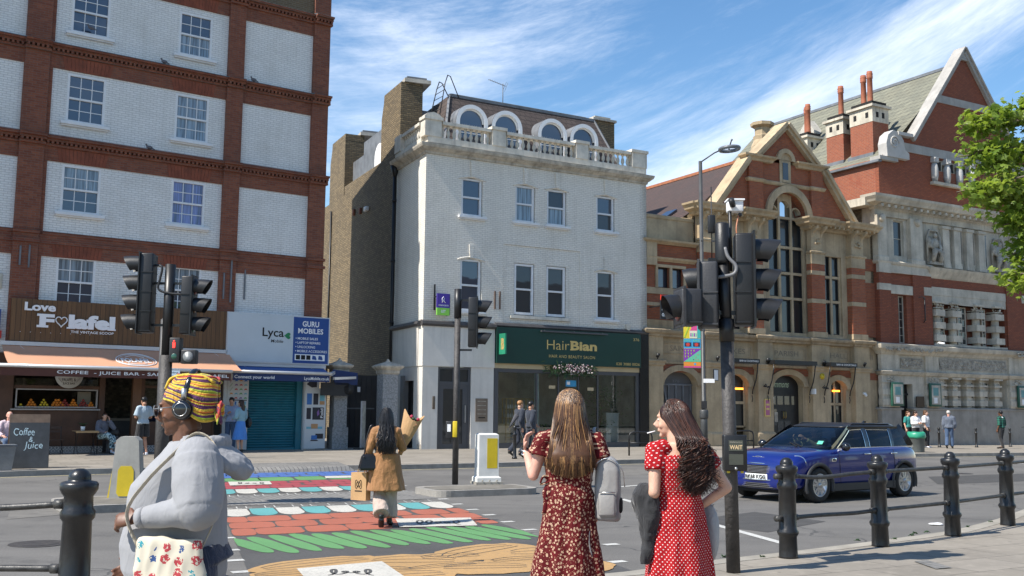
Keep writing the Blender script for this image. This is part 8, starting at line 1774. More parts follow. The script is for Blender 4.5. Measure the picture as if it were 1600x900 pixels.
d_=dict(eR=(.235,.02,1.09),wR=(.17,.20,1.16),eL=(-.235,-.04,1.07),wL=(-.28,.02,.85),kR=(.08,.06,.48),aR=(.07,.0,.10),tR=(.09,.14,.03),kL=(-.06,.08,.46),aL=(-.04,-.22,.17),tL=(-.04,-.16,.03),nb=(0,.0,1.37),hd=(0,.035,1.51),sR=(.15,0,1.31),sL=(-.15,0,1.31))
tr,J,R,k_,_=human(TP,.12,'woman with long black hair in camel coat crossing the road with flowers',1.62,d_,sk_t,vox=.009,wear=[('trousers',c_bei,dict(w=.035,fold=.02,short=.08)),('top',c_tan,dict(name='coat',sleeve=1.,t0=-.3,add=.018,fold=.018,tail=.50,tf=.075)),('shoes',s_blk)],hair=.06,hairmat_=h_blk,curl=(1.1,1.2),handdir={'L':((0,.1,-1),(1,0,0),(0,1,0)),'R':((0,.3,1),(-1,0,0),(0,-1,0))})
def strands(parent,mats,n,fn,name='hair',r=(.0045,.004,.0015),sides=4,m=12,seed=1):
 k=MB();rr=random.Random(seed)
 for i in range(n):
  pts,mi=fn(rr);k.mi=mi;k.tube(catmull(pts,m),lerpl([x*rr.uniform(.8,1.3)for x in r],m),sides,cap=False)
 return k.build(name,mats,parent)
def hfn(rr):
 a=rr.uniform(-1.75,1.75)-pi/2;el=rr.uniform(.0,1.5);c=J['hd'];p0=c+V3((cos(a)*cos(el)*.08,-.015+sin(a)*cos(el)*.1,.045+sin(el)*.09));w=rr.uniform(-.13,.13)*.9+.3*p0.x;ph=rr.uniform(0,6.3)
 e=V3((w,-.14-rr.uniform(0,.05),1.12-rr.uniform(-.02,.12)+.6*abs(w)*0))
 mid_=V3((p0.x*1.25,c.y-.02+(p0.y-c.y)*1.15,c.z-.08));m2=mid_.lerp(e,.5)+V3((.02*sin(ph),-.02,0));m3=mid_.lerp(e,.78)+V3((.025*sin(ph+2),-.025,0))
 return[p0,p0+V3((cos(a)*.012,sin(a)*.012,-.04)),mid_,m2,m3,e],0
strands(tr,[h_blk],420,hfn,'hair_strands',(.006,.006,.002),seed=2)
q=MB();q.loft([[V3((x,y,z))for x,y in((-w,-d),(w,-d),(w,d),(-w,d))]for w,d,z in((.15,.07,0),(.155,.075,.03),(.12,.045,.19),(.10,.02,.22))],True,True,False)
q.tube(catmull([(-.09,0,.2),(-.06,.02,.42),(.0,.05,.60),(.04,.06,.62)],14),.009,6);q.tube(catmull([(.09,0,.2),(.05,.02,.40),(.02,.05,.58),(.04,.06,.62)],14),.009,6);q.ball((-.1,-.05,.18),.016,1);q.ball((.1,-.05,.18),.016,1)
o=q.build('handbag',m_leath);o.location=TP+V3((-.20,-.10,.78));o.rotation_euler=(0,0,.35);tag(o,'glossy black handbag hanging from left shoulder of the camel coat woman','bag')
pb=empty('paper_bag',TP+V3((-.34,.02,.36)),-.5,'brown paper carrier bag in left hand of the camel coat woman','bag')
q=MB();q.box(-.13,.13,-.055,.055,0,.38);q.build('bag',m_kraft,pb);q=MB();q.tube([(-.06,0,.38),(-.03,0,.48),(.03,0,.48),(.06,0,.38)],.006,5);q.build('handle',m_kraft,pb);q=MB();q.tube([(.05*cos(a)*1.1,-.058,.22+.06*sin(a*2))for a in[2*pi*i/24 for i in range(25)]],.004,4);q.tube([(.035*cos(a),-.058,.22+.035*sin(a))for a in[2*pi*i/14 for i in range(15)]],.004,4);q.box(-.06,.06,-.058,-.056,.12,.135);q.build('print',m_dark,pb)
bq_=empty('bouquet',TP+V3((.17,.24,1.08)),0,'cone of flowers wrapped in kraft paper held up by the camel coat woman','bouquet')
q=MB();ax=V3((.17,.1,.54));rr=random.Random(4);rings=[]
X_=ax.cross(V3((0,1,0))).normalized();Y_=ax.cross(X_).normalized()
for f_,r_ in((0,.03),(.25,.055),(.6,.11),(1.,.155)):rings.append([V3((0,0,-.1))+ax*f_+X_*r_*cos(2*pi*i/18)+Y_*r_*.55*sin(2*pi*i/18)+ax*(.12*sin(2*pi*i/18*2+1)*f_*f_)for i in range(18)])
q.loft(rings,True,False,False);q.build('wrapping',m_kraft,bq_);q=MB()
for i in range(30):q.mi=i%3;p=V3((0,0,-.1))+ax*rr.uniform(.75,1.0)+X_*rr.uniform(-.1,.1)+Y_*rr.uniform(-.05,.05);q.ball(p,rr.uniform(.02,.035),1,(1,1,1),.4,20)
q.build('flowers',[M('crimson flower',(.35,.02,.06),.6),M('peach flower',(.6,.28,.15),.6),m_leafd],bq_)
def uvfy(o,Rf,cx=0,cy=0,z0=0):
 me=o.data;uv=me.uv_layers.new(name='uv');vs=me.vertices
 for p in me.polygons:
  A=[atan2(vs[i].co.x-cx,-(vs[i].co.y-cy))for i in p.vertices]
  if max(A)-min(A)>pi:A=[a+2*pi if a<0 else a for a in A]
  for li,vi,a in zip(p.loop_indices,p.vertices,A):z=vs[vi].co.z;uv.data[li].uv=(a*Rf(z),z)
def dressmat(name,base,kind):
 m,t,b=nm(name);uv=coords(t,'UV')
 if kind=='polka':
  mp2=nd(t,'ShaderNodeMapping');mp2.inputs['Rotation'].default_value=(0,0,radians(45));mp2.inputs['Scale'].default_value=(50,50,1);lk(t,uv,mp2.inputs[0])
  vo=nd(t,'ShaderNodeTexVoronoi',voronoi_dimensions='2D');vo.inputs['Randomness'].default_value=0.08;vo.inputs['Scale'].default_value=1;lk(t,mp2.outputs[0],vo.inputs['Vector'])
  c=mixc_(t,mth(t,'LESS_THAN',vo.outputs['Distance'],.175),base,(.66,.58,.56))
 else:
  c=mixc_(t,ramp(t,noise_(t,uv,9,4),.35,.7),mul(base,.8),mul(base,1.25))
  for sc_,thr,col,o_ in((36,.225,(.52,.36,.25),0),(36,.08,(.28,.11,.03),0),(85,.17,(.45,.28,.17),3.3)):
   mp2=nd(t,'ShaderNodeMapping');mp2.inputs['Scale'].default_value=(sc_,sc_,1);mp2.inputs['Location'].default_value=(o_,o_,0);lk(t,uv,mp2.inputs[0])
   vo=nd(t,'ShaderNodeTexVoronoi',voronoi_dimensions='2D');vo.inputs['Scale'].default_value=1;lk(t,mp2.outputs[0],vo.inputs['Vector'])
   n_=mth(t,'ADD',vo.outputs['Distance'],mth(t,'MULTIPLY',mth(t,'SUBTRACT',noise_(t,uv,260,2),.5),.28))
   f_=mth(t,'LESS_THAN',n_,thr)
   if sc_==85:sx_=nd(t,'ShaderNodeSeparateColor');lk(t,vo.outputs['Color'],sx_.inputs[0]);f_=mth(t,'MULTIPLY',f_,mth(t,'GREATER_THAN',sx_.outputs[0],.55))
   c=mixc_(t,f_,c,col)
 lk(t,c,b.inputs['Base Color']);b.inputs['Roughness'].default_value=.8;b.inputs['Specular IOR Level'].default_value=.25;cw=coords(t);bump_(t,b,mth(t,'ADD',noise_(t,cw,160,3),mth(t,'MULTIPLY',mth(t,'ABSOLUTE',mth(t,'SUBTRACT',noise_(t,cw,12,3,.5,1.5),.5)),6.0)),.4,.006);return m
m_flor=dressmat('floral print dress',(.095,.004,.006),'floral');m_polka=dressmat('polka dot dress',(.33,.004,.008),'polka')
def dress(J,k,mat,root,name,zwaist,zhem,rw,rh,bust,sleeve,flare,voff=(0,0),nf=11,sway=(0,0),puff=0,fl=.8,amp=.06,fold=.012,bw=1.0,hipr=None):
 g=MB();torso(g,J,.016,.3,2.72,bw,1.0,bust,1.0,k=k)
 for s in 'RL':
  S,E=J['s'+s],J['e'+s];q=S.lerp(E,sleeve);g.ball(S,.064*k+puff*.5,2);limb(g,[J['nb'].lerp(S,.5),S],[.055*k,.062*k+puff*.4]);limb(g,[S,S.lerp(q,.6),q],[.064*k,.066*k+puff,.056*k+flare])
 c0=V3((J['wai'].x,J['wai'].y,zwaist));rings=[];N_=120;M_=16;hipr=hipr or rw+.055
 for i in range(M_+1):
  f_=i/M_;z=zwaist+(zhem-zwaist)*f_;e=min(1,f_/.25);r_=(rw+(hipr-rw)*(1-(1-e)**2))if f_<.25 else hipr+(rh-hipr)*((f_-.25)/.75)**1.05
  a_=amp*min(1,f_*2.2)
  rings.append([V3((c0.x+sway[0]*f_+cos(t)*r_*(1+a_*(sin(nf*t+1.3*sin(3*t))+.5*sin(5*t+2+f_))),c0.y+sway[1]*f_+sin(t)*r_*fl*(1+a_*(sin(nf*t+1.3*sin(3*t))+.5*sin(5*t+2+f_))),z))for t in[2*pi*j/N_ for j in range(N_)]])
 g.loft(rings);ob=g.build(name,mat,root);remesh(ob,.0075,1,fold,11,.4,nf)
 def Rf(z):return rw*1.15 if z>zwaist else(rw+(rh-rw)*min(1,(zwaist-z)/(zwaist-zhem)))*1.0
 def Rc(z):
  return .16
 uvfy(ob,lambda z:Rf(z)if z<zwaist else .16,c0.x,c0.y);return ob
BPOS=V3((.385,6.72,.12));H_b=1.64;kb=H_b/1.7
Jb=dict(eL=(-.235,.01,1.10),wL=(-.275,.19,1.25),eR=(.22,-.02,1.06),wR=(.20,.13,.88))
br,J,R,k_,bodyB=human(BPOS,.02,'woman with long straight highlighted brown hair in dark red floral dress, seen from behind',H_b,Jb,sk_p,vox=.007,hair=None,yaw=10,pitch=-4,eyes=True,curl=(.6,.75),handdir={'L':((-.05,-.1,1),(.7,-.3,.3),(.4,-.8,-.2))},armr=.95)
dB=dress(J,k_,m_flor,br,'dress',1.075,.20,.128,.285,.01,.40,.02,nf=9,sway=(-.02,0),amp=.05,fold=.014,hipr=.165)
q=MB();q.tube([V3((.136*cos(t),.108*sin(t),1.075+.004*sin(4*t)))for t in[2*pi*i/40 for i in range(41)]],.014,8,flat=.5)
q.tube(catmull([(-.125,-.03,1.075),(-.17,-.05,1.10),(-.19,-.05,1.05),(-.13,-.04,1.07)],12),.014,6,flat=.4);q.tube(catmull([(-.13,-.04,1.07),(-.165,-.06,1.0),(-.155,-.06,.93),(-.17,-.05,.86)],12),.014,6,flat=.3);q.tube(catmull([(-.13,-.04,1.07),(-.14,-.07,1.0),(-.12,-.07,.92)],12),.012,6,flat=.3)
ob=q.build('waist_tie',m_flor,br);uvfy(ob,lambda z:.16)
q=MB();[q.tube([J['wL']+V3((-.002,-.003,.02+dz))+Matrix.Rotation(.25,3,'X')@V3((.030*cos(t),.030*sin(t),0))for t in[2*pi*i/16 for i in range(17)]],.005,6)for dz in(-.04,-.015)];q.build('bracelet',m_steel,br);q=MB();q.tube([J['wL']+V3((0,0,.025))+Matrix.Rotation(.3,3,'X')@V3((.032*cos(t),.032*sin(t),0))for t in[2*pi*i/16 for i in range(17)]],.006,6);q.build('hair_tie',m_dark,br)
for s in 'RL':q=MB();A=J['a'+s];T=J['t'+s];q.tube([A+V3((0,-.05,-.05)),A.lerp(T,.5)+V3((0,0,-.02)),T+V3((0,.03,0))],[.035,.04,.03],10,flat=.6,up=(1,0,0));q.build('shoe',M('white plimsoll',(.6,.58,.55),.6)if s=='R' else s_wht,br)
def hairB(rr):
 c=J['hd'];a=rr.uniform(-2.3,2.3)-pi/2;el=rr.uniform(-.1,1.52);p0=c+V3((cos(a)*cos(el)*.083,-.012+sin(a)*cos(el)*.10,.038+sin(el)*.095))
 u_=max(-1,min(1,(cos(a)*.75+rr.gauss(0,.22))));x_end=u_*.148;zend=1.12+.05*u_*u_+rr.uniform(-.03,.06)
 back=-.155+.045*u_*u_;L_=rr.uniform(.8,1.15)
 p1=p0+V3((cos(a)*.014,sin(a)*.014,-.02));p2=V3((p0.x*1.18+.015*u_,c.y+(p0.y-c.y)*1.1-.01,c.z-.07));p3=V3((.55*p2.x+.5*x_end*.95,min(p2.y,-.09)-.01,c.z-.18));p4=V3((x_end*.95+rr.gauss(0,.006),back,c.z-.31));p5=V3((x_end+rr.gauss(0,.01),back+.02,zend))
 t_=rr.random();hl=(sin(u_*17+1)+.4*sin(u_*41))>.25
 mi=2 if(hl and t_<.62)else(1 if t_<.75 else 0)
 return[p0,p1,p2,p3,p4,p5],mi
q=MB();c=J['hd'];q.ball(c+V3((0,-.018,.04)),.093,3,(.92,1.05,.95));q.ball(c+V3((0,-.03,-.03)),.088,3,(1.0,.9,1.1));q.loft([rg(V3((0,y,z)),V3((1,0,0)),V3((0,1,0)),a,b_)for y,z,a,b_ in((-.02,1.53,.08,.08),(-.04,1.42,.10,.075),(-.085,1.32,.125,.05),(-.12,1.24,.13,.035),(-.125,1.17,.12,.02))]);hb=q.build('hair',h_mid,br);remesh(hb,.01,2)
strands(hb,[h_brn,h_mid,h_bld],2900,hairB,'hair_strands',(.0026,.0028,.001),3,14,5)
m_bpk=M('grey leather backpack',(.30,.29,.28),.5,var=.12,vs=5,bump=.15)
bk=empty('backpack',BPOS+V3((.245,-.02,.82)),-.15,'pale grey leather backpack hanging behind right arm of floral dress woman','backpack')
q=MB();q.loft([[V3((x,y,z))for x,y in[(w*math.copysign(abs(cos(t))**.6,cos(t)),d*math.copysign(abs(sin(t))**.6,sin(t)))for t in[2*pi*j/24 for j in range(24)]]]for w,d,z in((.07,.045,0),(.08,.06,.02),(.084,.065,.2),(.078,.06,.32),(.058,.05,.385),(.025,.03,.41))]);bo2=q.build('body',m_bpk,bk);remesh(bo2,.008,3,.006,8,.6)
q=MB();q.rbox(-.058,.058,-.083,-.05,.03,.19,.02);q.build('front_pocket',m_bpk,bk);q=MB();q.tube([(-.05,-.087,.185),(.05,-.087,.185)],.004,5);q.tube(catmull([(-.11,-.04,.22),(-.09,-.07,.34),(0,-.06,.40),(.09,-.07,.34),(.11,-.04,.22)],16),.0035,5);q.build('zip',m_steel,bk)
q=MB();q.tube(catmull([(.0,.0,.42),(-.02,.02,.50),(-.06,.02,.50),(-.05,.0,.42)],12),.008,6);q.tube(catmull([(-.05,.02,.40),(-.07,.0,.50),(-.09,-.01,.57),(-.09,.08,.59)],16),.013,6,flat=.35);q.tube(catmull([(-.10,-.02,.02),(-.22,-.08,-.14),(-.27,-.09,-.18),(-.28,-.08,-.1),(-.22,-.04,.1),(-.14,-.0,.38)],22),.011,6,flat=.35);q.tube(catmull([(-.10,-.04,.05),(-.12,-.1,-.1),(-.10,-.1,-.22)],10),.011,6,flat=.35);q.build('strap',m_bpk,bk)
q=MB();q.rbox(.055,.095,-.04,.04,.05,.15,.018);q.build('side_pocket',m_dark,bk)
CPOS=V3((1.03,6.35,.12));kc=1.58/1.7
Jc=dict(eL=(-.20,-.06,1.04),wL=(-.12,.14,.96),eR=(.30,-.06,1.06),wR=(.155,.02,.94),hd=(-.03,.03,1.465),nb=(-.01,-.005,1.335))
cr,J,R,k_,bodyC=human(CPOS,.35,'woman with long wavy dark hair in red polka dot dress smoking, looking left',1.58,Jc,sk_f,vox=.0065,hair=None,yaw=48,pitch=-2,curl=(.9,.9),handdir={'R':((-.5,.5,-.5),(-.6,-.5,0),(0,.6,.7)),'L':((.2,.9,-.1),(.3,0,-1),(1,0,.1))},armr=.95)
dC=dress(J,k_,m_polka,cr,'dress',1.05,.20,.122,.275,.02,.46,.006,nf=8,puff=.003,amp=.045,fold=.014,hipr=.165)
q=MB();q.tube([V3((.132*cos(t),.105*sin(t),1.055+.006*sin(3*t)))for t in[2*pi*i/40 for i in range(41)]],.008,8,flat=.5);ob=q.build('waistband',m_polka,cr);uvfy(ob,lambda z:.16)
for s in 'RL':q=MB();A=J['a'+s];T=J['t'+s];q.tube([A+V3((0,-.05,-.05)),A.lerp(T,.5)+V3((0,0,-.02)),T+V3((0,.03,0))],[.035,.04,.03],10,flat=.6,up=(1,0,0));q.build('shoe',s_wht,cr)
RC=R
def hairC(rr):
 c=J['hd'];a=rr.uniform(-2.0,2.25)-pi/2;el=rr.uniform(-.15,1.5);p0=c+RC@V3((cos(a)*cos(el)*.083,-.014+sin(a)*cos(el)*.10,.036+sin(el)*.094))
 u_=rr.gauss(.1,.5);u_=max(-1.1,min(1.2,u_));xe=.03+u_*.115;ze=1.04+.04*abs(u_)+rr.uniform(-.03,.16);ph=rr.uniform(0,6.3);am=rr.uniform(.014,.034)
 out=p0-c;out.z=0;out=out.normalized()if out.length>.001 else V3((0,-1,0))
 pts=[p0,p0+out*.012+V3((0,0,-.015))];p2=V3((c.x+.02+(p0.x-c.x)*1.1+.02,c.y-.055+(p0.y-c.y)*.8-.03,c.z-.09));e=V3((xe,-.145-rr.uniform(0,.03),ze))
 pts.append(p2)
 for j in range(1,9):f_=j/8;p=p2.lerp(V3((e.x,e.y,e.z)),f_)+V3((am*sin(ph+f_*17)*(.5+f_),am*cos(ph+f_*17)*.8-.035*sin(pi*f_)*.8,0));p.y=min(p.y,-.07-.05*f_);pts.append(p)
 return pts,(1 if rr.random()<.25 else(2 if rr.random()<.4 else 0))
h_dk2=hairmat('deep brown wavy hair',(.030,.012,.009));h_rd=hairmat('reddish brown hair',(.085,.03,.016))
q=MB();c=J['hd'];q.ball(c+RC@V3((0,-.02,.038)),.092,3,(.93,1.03,.95),rot=RC);q.ball(c+RC@V3((0,-.045,-.02)),.082,3,(1.,.8,1.1),rot=RC);q.loft([rg(V3((x,y,z)),V3((1,0,0)),V3((0,1,0)),a,b_)for x,y,z,a,b_ in((.0,-.06,1.42,.07,.05),(.02,-.09,1.32,.08,.045),(.035,-.125,1.24,.085,.035),(.035,-.135,1.15,.07,.025))]);hc=q.build('hair',h_dk2,cr);remesh(hc,.009,2,.002,30,.4)
strands(hc,[h_dk2,h_brn,h_rd],1500,hairC,'hair_strands',(.003,.003,.001),3,30,8)
q=MB();f_=RC@V3((0,.105,-.062));q.tube([c+f_,c+f_+RC@V3((-.005,.05,-.012))],.004,8);ci=q.build('cigarette',m_whitep);ci.location=cr.location;ci.rotation_euler=cr.rotation_euler;tag(ci,'lit cigarette between the lips of the polka dot woman','cigarette')
q=MB()
for i in range(7):q.ball(c+RC@V3((-.062+.004*i,-.02+.012*i*.3-.01*i,.075+.012*i*.5)),.007,1)
q.build('hair_clip',m_corn,cr);q=MB();q.ball(c+RC@V3((-.084,-.01,-.03)),.007,1);q.ball(c+RC@V3((-.084,-.01,-.045)),.006,1);q.build('earring',m_gold,cr)
q=MB();q.ball((-.20,.05,.98),.10,3,(.8,.9,.95),.3,8);q.loft([rg(V3((x,y,z)),V3((1,0,0)),V3((0,1,0)),a,b_,26)for x,y,z,a,b_ in((-.2,.03,1.08,.04,.05),(-.21,.03,1.02,.07,.08),(-.20,.02,.90,.075,.08),(-.20,.0,.80,.055,.05),(-.215,-.02,.74,.04,.035),(-.245,-.03,.66,.032,.028),(-.25,-.03,.62,.03,.02))]);jk=q.build('black_jacket',c_blk);remesh(jk,.009,1,.028,13,.5,3);jk.location=cr.location;jk.rotation_euler=cr.rotation_euler;tag(jk,'crumpled black jacket draped over the arm of the polka dot woman','jacket')
q=MB();q.ball((.24,.06,.78),.12,3,(.4,.9,1.5),.1,6);q.tube(catmull([(.24,.02,.92),(.26,-.02,1.05),(.2,-.03,1.3)],12),.009,6,flat=.4);tb_=q.build('tote_bag',cloth('pale grey tote',(.38,.38,.38)));remesh(tb_,.009,1,.01);tb_.location=cr.location;tb_.rotation_euler=cr.rotation_euler;tag(tb_,'pale grey bag at the right hip of the polka dot woman','bag')
APOS=V3((-1.445,4.62,.12));m_hood=cloth('pale grey sweatshirt',(.27,.272,.285),.9,.05,8,.1,.16);c_jean=cloth('dark blue jeans',(.022,.03,.06))
Ja=dict(pel=(0,-.05,.80),wai=(0,.0,.95),che=(0,.0,1.15),nb=(0,-.005,1.33),hd=(0,.03,1.512),sR=(.19,.02,1.27),sL=(-.19,-.12,1.30),eR=(.26,.05,1.0),wR=(.22,.27,.82),eL=(-.275,-.165,1.10),wL=(-.235,.115,1.055),hR=(.11,-.04,.78),hL=(-.11,-.06,.78),kR=(.12,.16,.44),aR=(.12,.22,.10),tR=(.12,.38,.04),kL=(-.12,-.12,.44),aL=(-.12,-.38,.16),tL=(-.12,-.26,.05))
ar,J,R,k_,bodyA=human(APOS,pi/2-.05,'woman in pale grey hoodie and bright headwrap with headphones walking left',1.66,Ja,sk_b,vox=.006,hair=None,yaw=4,pitch=-8,curl=(.9,1.15),handdir={'L':((.15,1,-.1),(.75,-.1,-.5),(-.3,.3,.9)),'R':((0,.8,-.6),(-1,0,0),(0,.6,.8))},bw=1.15,bd=1.45,bust=.03,hips=1.15,legr=1.2,armr=1.25,jaw=1.12)
g=MB()
X1=V3((1,0,0));Y1=V3((0,1,0))
g.loft([rg(V3((0,y,z)),X1,Y1,a,b_,40)for y,z,a,b_ in((.02,.76,.195,.20),(.03,.82,.205,.225),(.035,.92,.20,.23),(.03,1.02,.19,.215),(.03,1.12,.19,.215),(.03,1.18,.19,.20),(.005,1.25,.19,.165),(-.02,1.32,.15,.12),(-.02,1.37,.10,.09))])
for s in 'RL':
 S,E,Wr=J['s'+s],J['e'+s],J['w'+s];g.ball(S,.097,3);limb(g,[S,S.lerp(E,.5),E],[.104,.108,.094],20);g.ball(E,.088,3);limb(g,[E,E.lerp(Wr,.35),E.lerp(Wr,.9)],[.086,.064,.046],18)
hoodie=g.build('hoodie',m_hood,ar);remesh(hoodie,.0065,3,.014,6,.55,2)
g=MB()
for s in 'RL':E,Wr=J['e'+s],J['w'+s];g.tube([E.lerp(Wr,.84),E.lerp(Wr,.96)],[.047,.041],20)
g.loft([rg(V3((0,0,z)),X1,Y1,a,b_,36)for z,a,b_ in((.70,.205,.185),(.71,.218,.198),(.77,.222,.202),(.78,.20,.18))]);g.build('cuffs_and_hem',m_hood,ar)
g=MB()
g.tube([V3((.135*cos(t),-.035+.125*sin(t)*(1.0 if sin(t)<0 else .7),1.335-.035*sin(t)-.035*(sin(t)>0)*sin(t)))for t in[2*pi*i/30 for i in range(31)]],.034,12)
g.loft([rg(V3((0,y,z)),V3((1,0,0)),V3((0,.55,.83)),a,b_,28)for y,z,a,b_ in((-.03,1.355,.13,.05),(-.11,1.33,.165,.085),(-.18,1.295,.15,.105),(-.235,1.28,.11,.085),(-.285,1.272,.045,.035))])
hd2=g.build('hood',m_hood,ar);remesh(hd2,.0065,1,.013,14,.8,5)
g=MB();torso(g,J,.015,-.6,.8,1.15,1.25,0,1.15)
for s in 'RL':Hp,K,A=J['h'+s],J['k'+s],J['a'+s];limb(g,[Hp+V3((0,0,.04)),Hp.lerp(K,.5),K],[.135,.115,.08],18);g.ball(K,.08,2);limb(g,[K,A],[.08,.06],14)
jn=g.build('jeans',c_jean,ar);remesh(jn,.009,1,.012,9,.5)
for s in 'RL':q=MB();A=J['a'+s];T=J['t'+s];q.tube([A+V3((0,-.03,-.04)),A.lerp(T,.5),T],[.045,.048,.035],12,flat=.7,up=(1,0,0));q.build('shoe',s_wht,ar)
c=J['hd'];wm_=[cloth('wrap '+n_,c_,.75,.15)for n_,c_ in(('yellow',(.62,.42,.03)),('lime',(.38,.48,.03)),('orange',(.58,.17,.02)),('purple',(.09,.015,.08)),('red',(.38,.02,.02)),('black',(.02,.015,.02)))]
g=MB();g.ball(c+V3((0,-.05,.075)),.078,3,(.98,1.12,1.0));g.ball(c+V3((0,-.09,.07)),.075,3,(1,.95,1.05));core=g.build('headwrap',wm_[0],ar);remesh(core,.008,2,.006,20,.4)
g=MB();rr=random.Random(12);seq=[0,4,1,3,0,1,3,2,0,3,1,5,0,2,1,3,4,0]
for s in(-1,1):
 for j in range(30):
  f_=j/29;zb_=-.045+f_*.185;w_=.092*(1-.45*max(0,f_-.45)**1.2*1.6);q_=lambda v:rr.uniform(-v,v)
  pts=[c+V3((s*.01,.066-.055*f_**2,.05+f_*.105)),c+V3((s*.062*(1-.3*f_),.055-.05*f_**2,.045+f_*.108+q_(.003))),c+V3((s*w_*.97,.0+q_(.004),.032+f_*.105)),c+V3((s*(w_+.002),-.06,-.012+f_*.155+q_(.003))),c+V3((s*w_*.93,-.115,zb_+q_(.003))),c+V3((s*w_*.55,-.152,zb_+q_(.004))),c+V3((s*.01,-.164,zb_*.9+.005))]
  g.mi=seq[(j*(5 if j%2 else 3))%18]
  g.tube(catmull(pts,20),lerpl([.004,.0062,.0066,.0066,.0066,.006,.004],20),6)
for j in range(12):
 f_=j/11;g.mi=seq[(j*7)%18];x_=-.055+.11*f_
 g.tube(catmull([c+V3((x_*.9,.058,.09)),c+V3((x_,.03,.145-.12*abs(x_))),c+V3((x_,-.05,.158-.12*abs(x_))),c+V3((x_,-.12,.15-.12*abs(x_))),c+V3((x_,-.16,.12))],14),.0064,6)
for j in range(16):
 a=rr.uniform(0,6.3);g.mi=rr.choice([0,1,3,4,2]);kn=c+V3((-.03,-.17,.0));g.tube(catmull([kn,kn+V3((.02*cos(a),-.018,.035*sin(a))),kn+V3((.024*cos(a+1),-.014-.014*rr.random(),.04*sin(a+1)-.02)),kn+V3((.01,0,-.01))],12),.0062,6)
for j in range(7):a=rr.uniform(-.5,.5);g.mi=rr.choice([0,1,4]);kn=c+V3((-.04,-.165,-.01));g.tube(catmull([kn,kn+V3((-.01,-.012+.02*a,-.02)),kn+V3((-.015+.02*a,-.02,-.055))],8),[.006,.006,.006,.006,.006,.005,.005,.004,.002],5,flat=.5)
g.build('wrap_folds',wm_,core)
hp=empty('headphones',APOS,pi/2-.05,'black over ear headphones with pale ring worn over the headwrap','headphones')
g=MB();g.tube([c+V3((.103*cos(t),-.04-.02*sin(t),.005+.172*sin(t)))for t in[pi*i/30 for i in range(31)]],.014,8,flat=.45,up=(0,1,0));g.build('band',m_gloss,hp)
for s in(-1,1):
 g=MB();X=s*.085;g.tube([c+V3((X,-.045,-.0)),c+V3((X+s*.025,-.045,.0))],[.042,.046],24);g.build('cushion',m_blackp,hp)
 g=MB();g.tube([c+V3((X+s*.025,-.045,0)),c+V3((X+s*.045,-.045,0)),c+V3((X+s*.05,-.045,0))],[.043,.04,.034],28);cp_=g.build('ear_cup',m_gloss,hp);g=MB();g.tube([c+V3((X+s*.051,-.045+.028*cos(t),.028*sin(t)))for t in[2*pi*i/28 for i in range(29)]],.0015,5);g.build('ring',m_steel,cp_)
 g=MB();g.tube([c+V3((s*.106,-.048,.04)),c+V3((s*.112,-.048,.09))],.008,6,flat=1.6);g.build('yoke',m_steel,hp)
sgl=empty('sunglasses',APOS,pi/2-.05,'thin framed dark sunglasses on the woman in the headwrap','sunglasses');RR=R
for s in(-1,1):
 L_=[c+RR@V3((s*.034+.026*cos(t),.104,.006+.024*sin(t)))for t in[2*pi*i/20 for i in range(20)]]
 g=MB();g.poly(L_);g.build('lens',m_glassd,sgl);g=MB();g.tube(L_+[L_[0]],.0026,6);g.tube([c+RR@V3((s*.06,.104,.014)),c+RR@V3((s*.078,.08,.014)),c+RR@V3((s*.083,.0,.012))],.0025,6);g.build('frame',m_lead,sgl)
g=MB();g.tube([c+RR@V3((-.01,.106,.012)),c+RR@V3((.01,.106,.012))],.002,5);g.build('bridge',m_steel,sgl)
m_tote,t,b=nm('cream tote with printed motifs');co=coords(t);mp2=nd(t,'ShaderNodeMapping');mp2.inputs['Scale'].default_value=(0,17,17);lk(t,co,mp2.inputs[0]);vo=nd(t,'ShaderNodeTexVoronoi');vo.inputs['Randomness'].default_value=.35;vo.inputs['Scale'].default_value=1;lk(t,mp2.outputs[0],vo.inputs['Vector'])
dd_=mth(t,'ADD',vo.outputs['Distance'],mth(t,'MULTIPLY',mth(t,'SUBTRACT',noise_(t,co,60,1),.5),.35));sc_=nd(t,'ShaderNodeSeparateColor');lk(t,vo.outputs['Color'],sc_.inputs[0])
cc=mixc_(t,mth(t,'GREATER_THAN',sc_.outputs[0],.5),(.38,.04,.05),mixc_(t,mth(t,'GREATER_THAN',sc_.outputs[1],.5),(.03,.07,.20),(.03,.25,.30)))
lk(t,mixc_(t,mth(t,'MULTIPLY',mth(t,'LESS_THAN',dd_,.33),mth(t,'GREATER_THAN',noise_(t,co,95,1),.42)),(.55,.50,.40),cc),b.inputs['Base Color']);b.inputs['Roughness'].default_value=.9
tt=empty('tote_bag',APOS,pi/2-.05,'cream tote bag with small printed motifs carried by the woman in the headwrap','bag')
g=MB();g.loft([rg(V3((x,y,z)),V3((0,1,0)),V3((1,0,0)),a,b_,30)for x,y,z,a,b_ in((-.27,-.06,.50,.15,.02),(-.275,-.06,.56,.16,.045),(-.275,-.06,.72,.158,.055),(-.27,-.055,.86,.15,.04),(-.265,-.05,.96,.14,.03),(-.265,-.05,.98,.135,.02))]);tg=g.build('bag',m_tote,tt);remesh(tg,.008,1,.02,9,.5,7)
m_strap=cloth('cream strap',(.48,.42,.32));g=MB();g.tube(catmull([(-.27,.08,.93),(-.26,.145,1.08),(-.225,.08,1.21),(-.195,-.03,1.335),(-.165,-.10,1.41),(-.165,-.18,1.37),(-.17,-.22,1.25),(-.18,-.2,1.05),(-.24,-.17,.93)],40),.014,8,flat=.25,up=(1,0,.3));g.build('strap',m_strap,tt)
m_bark=M('mottled plane bark',(.16,.13,.09),.9,var=.5,vs=5,bump=.5)
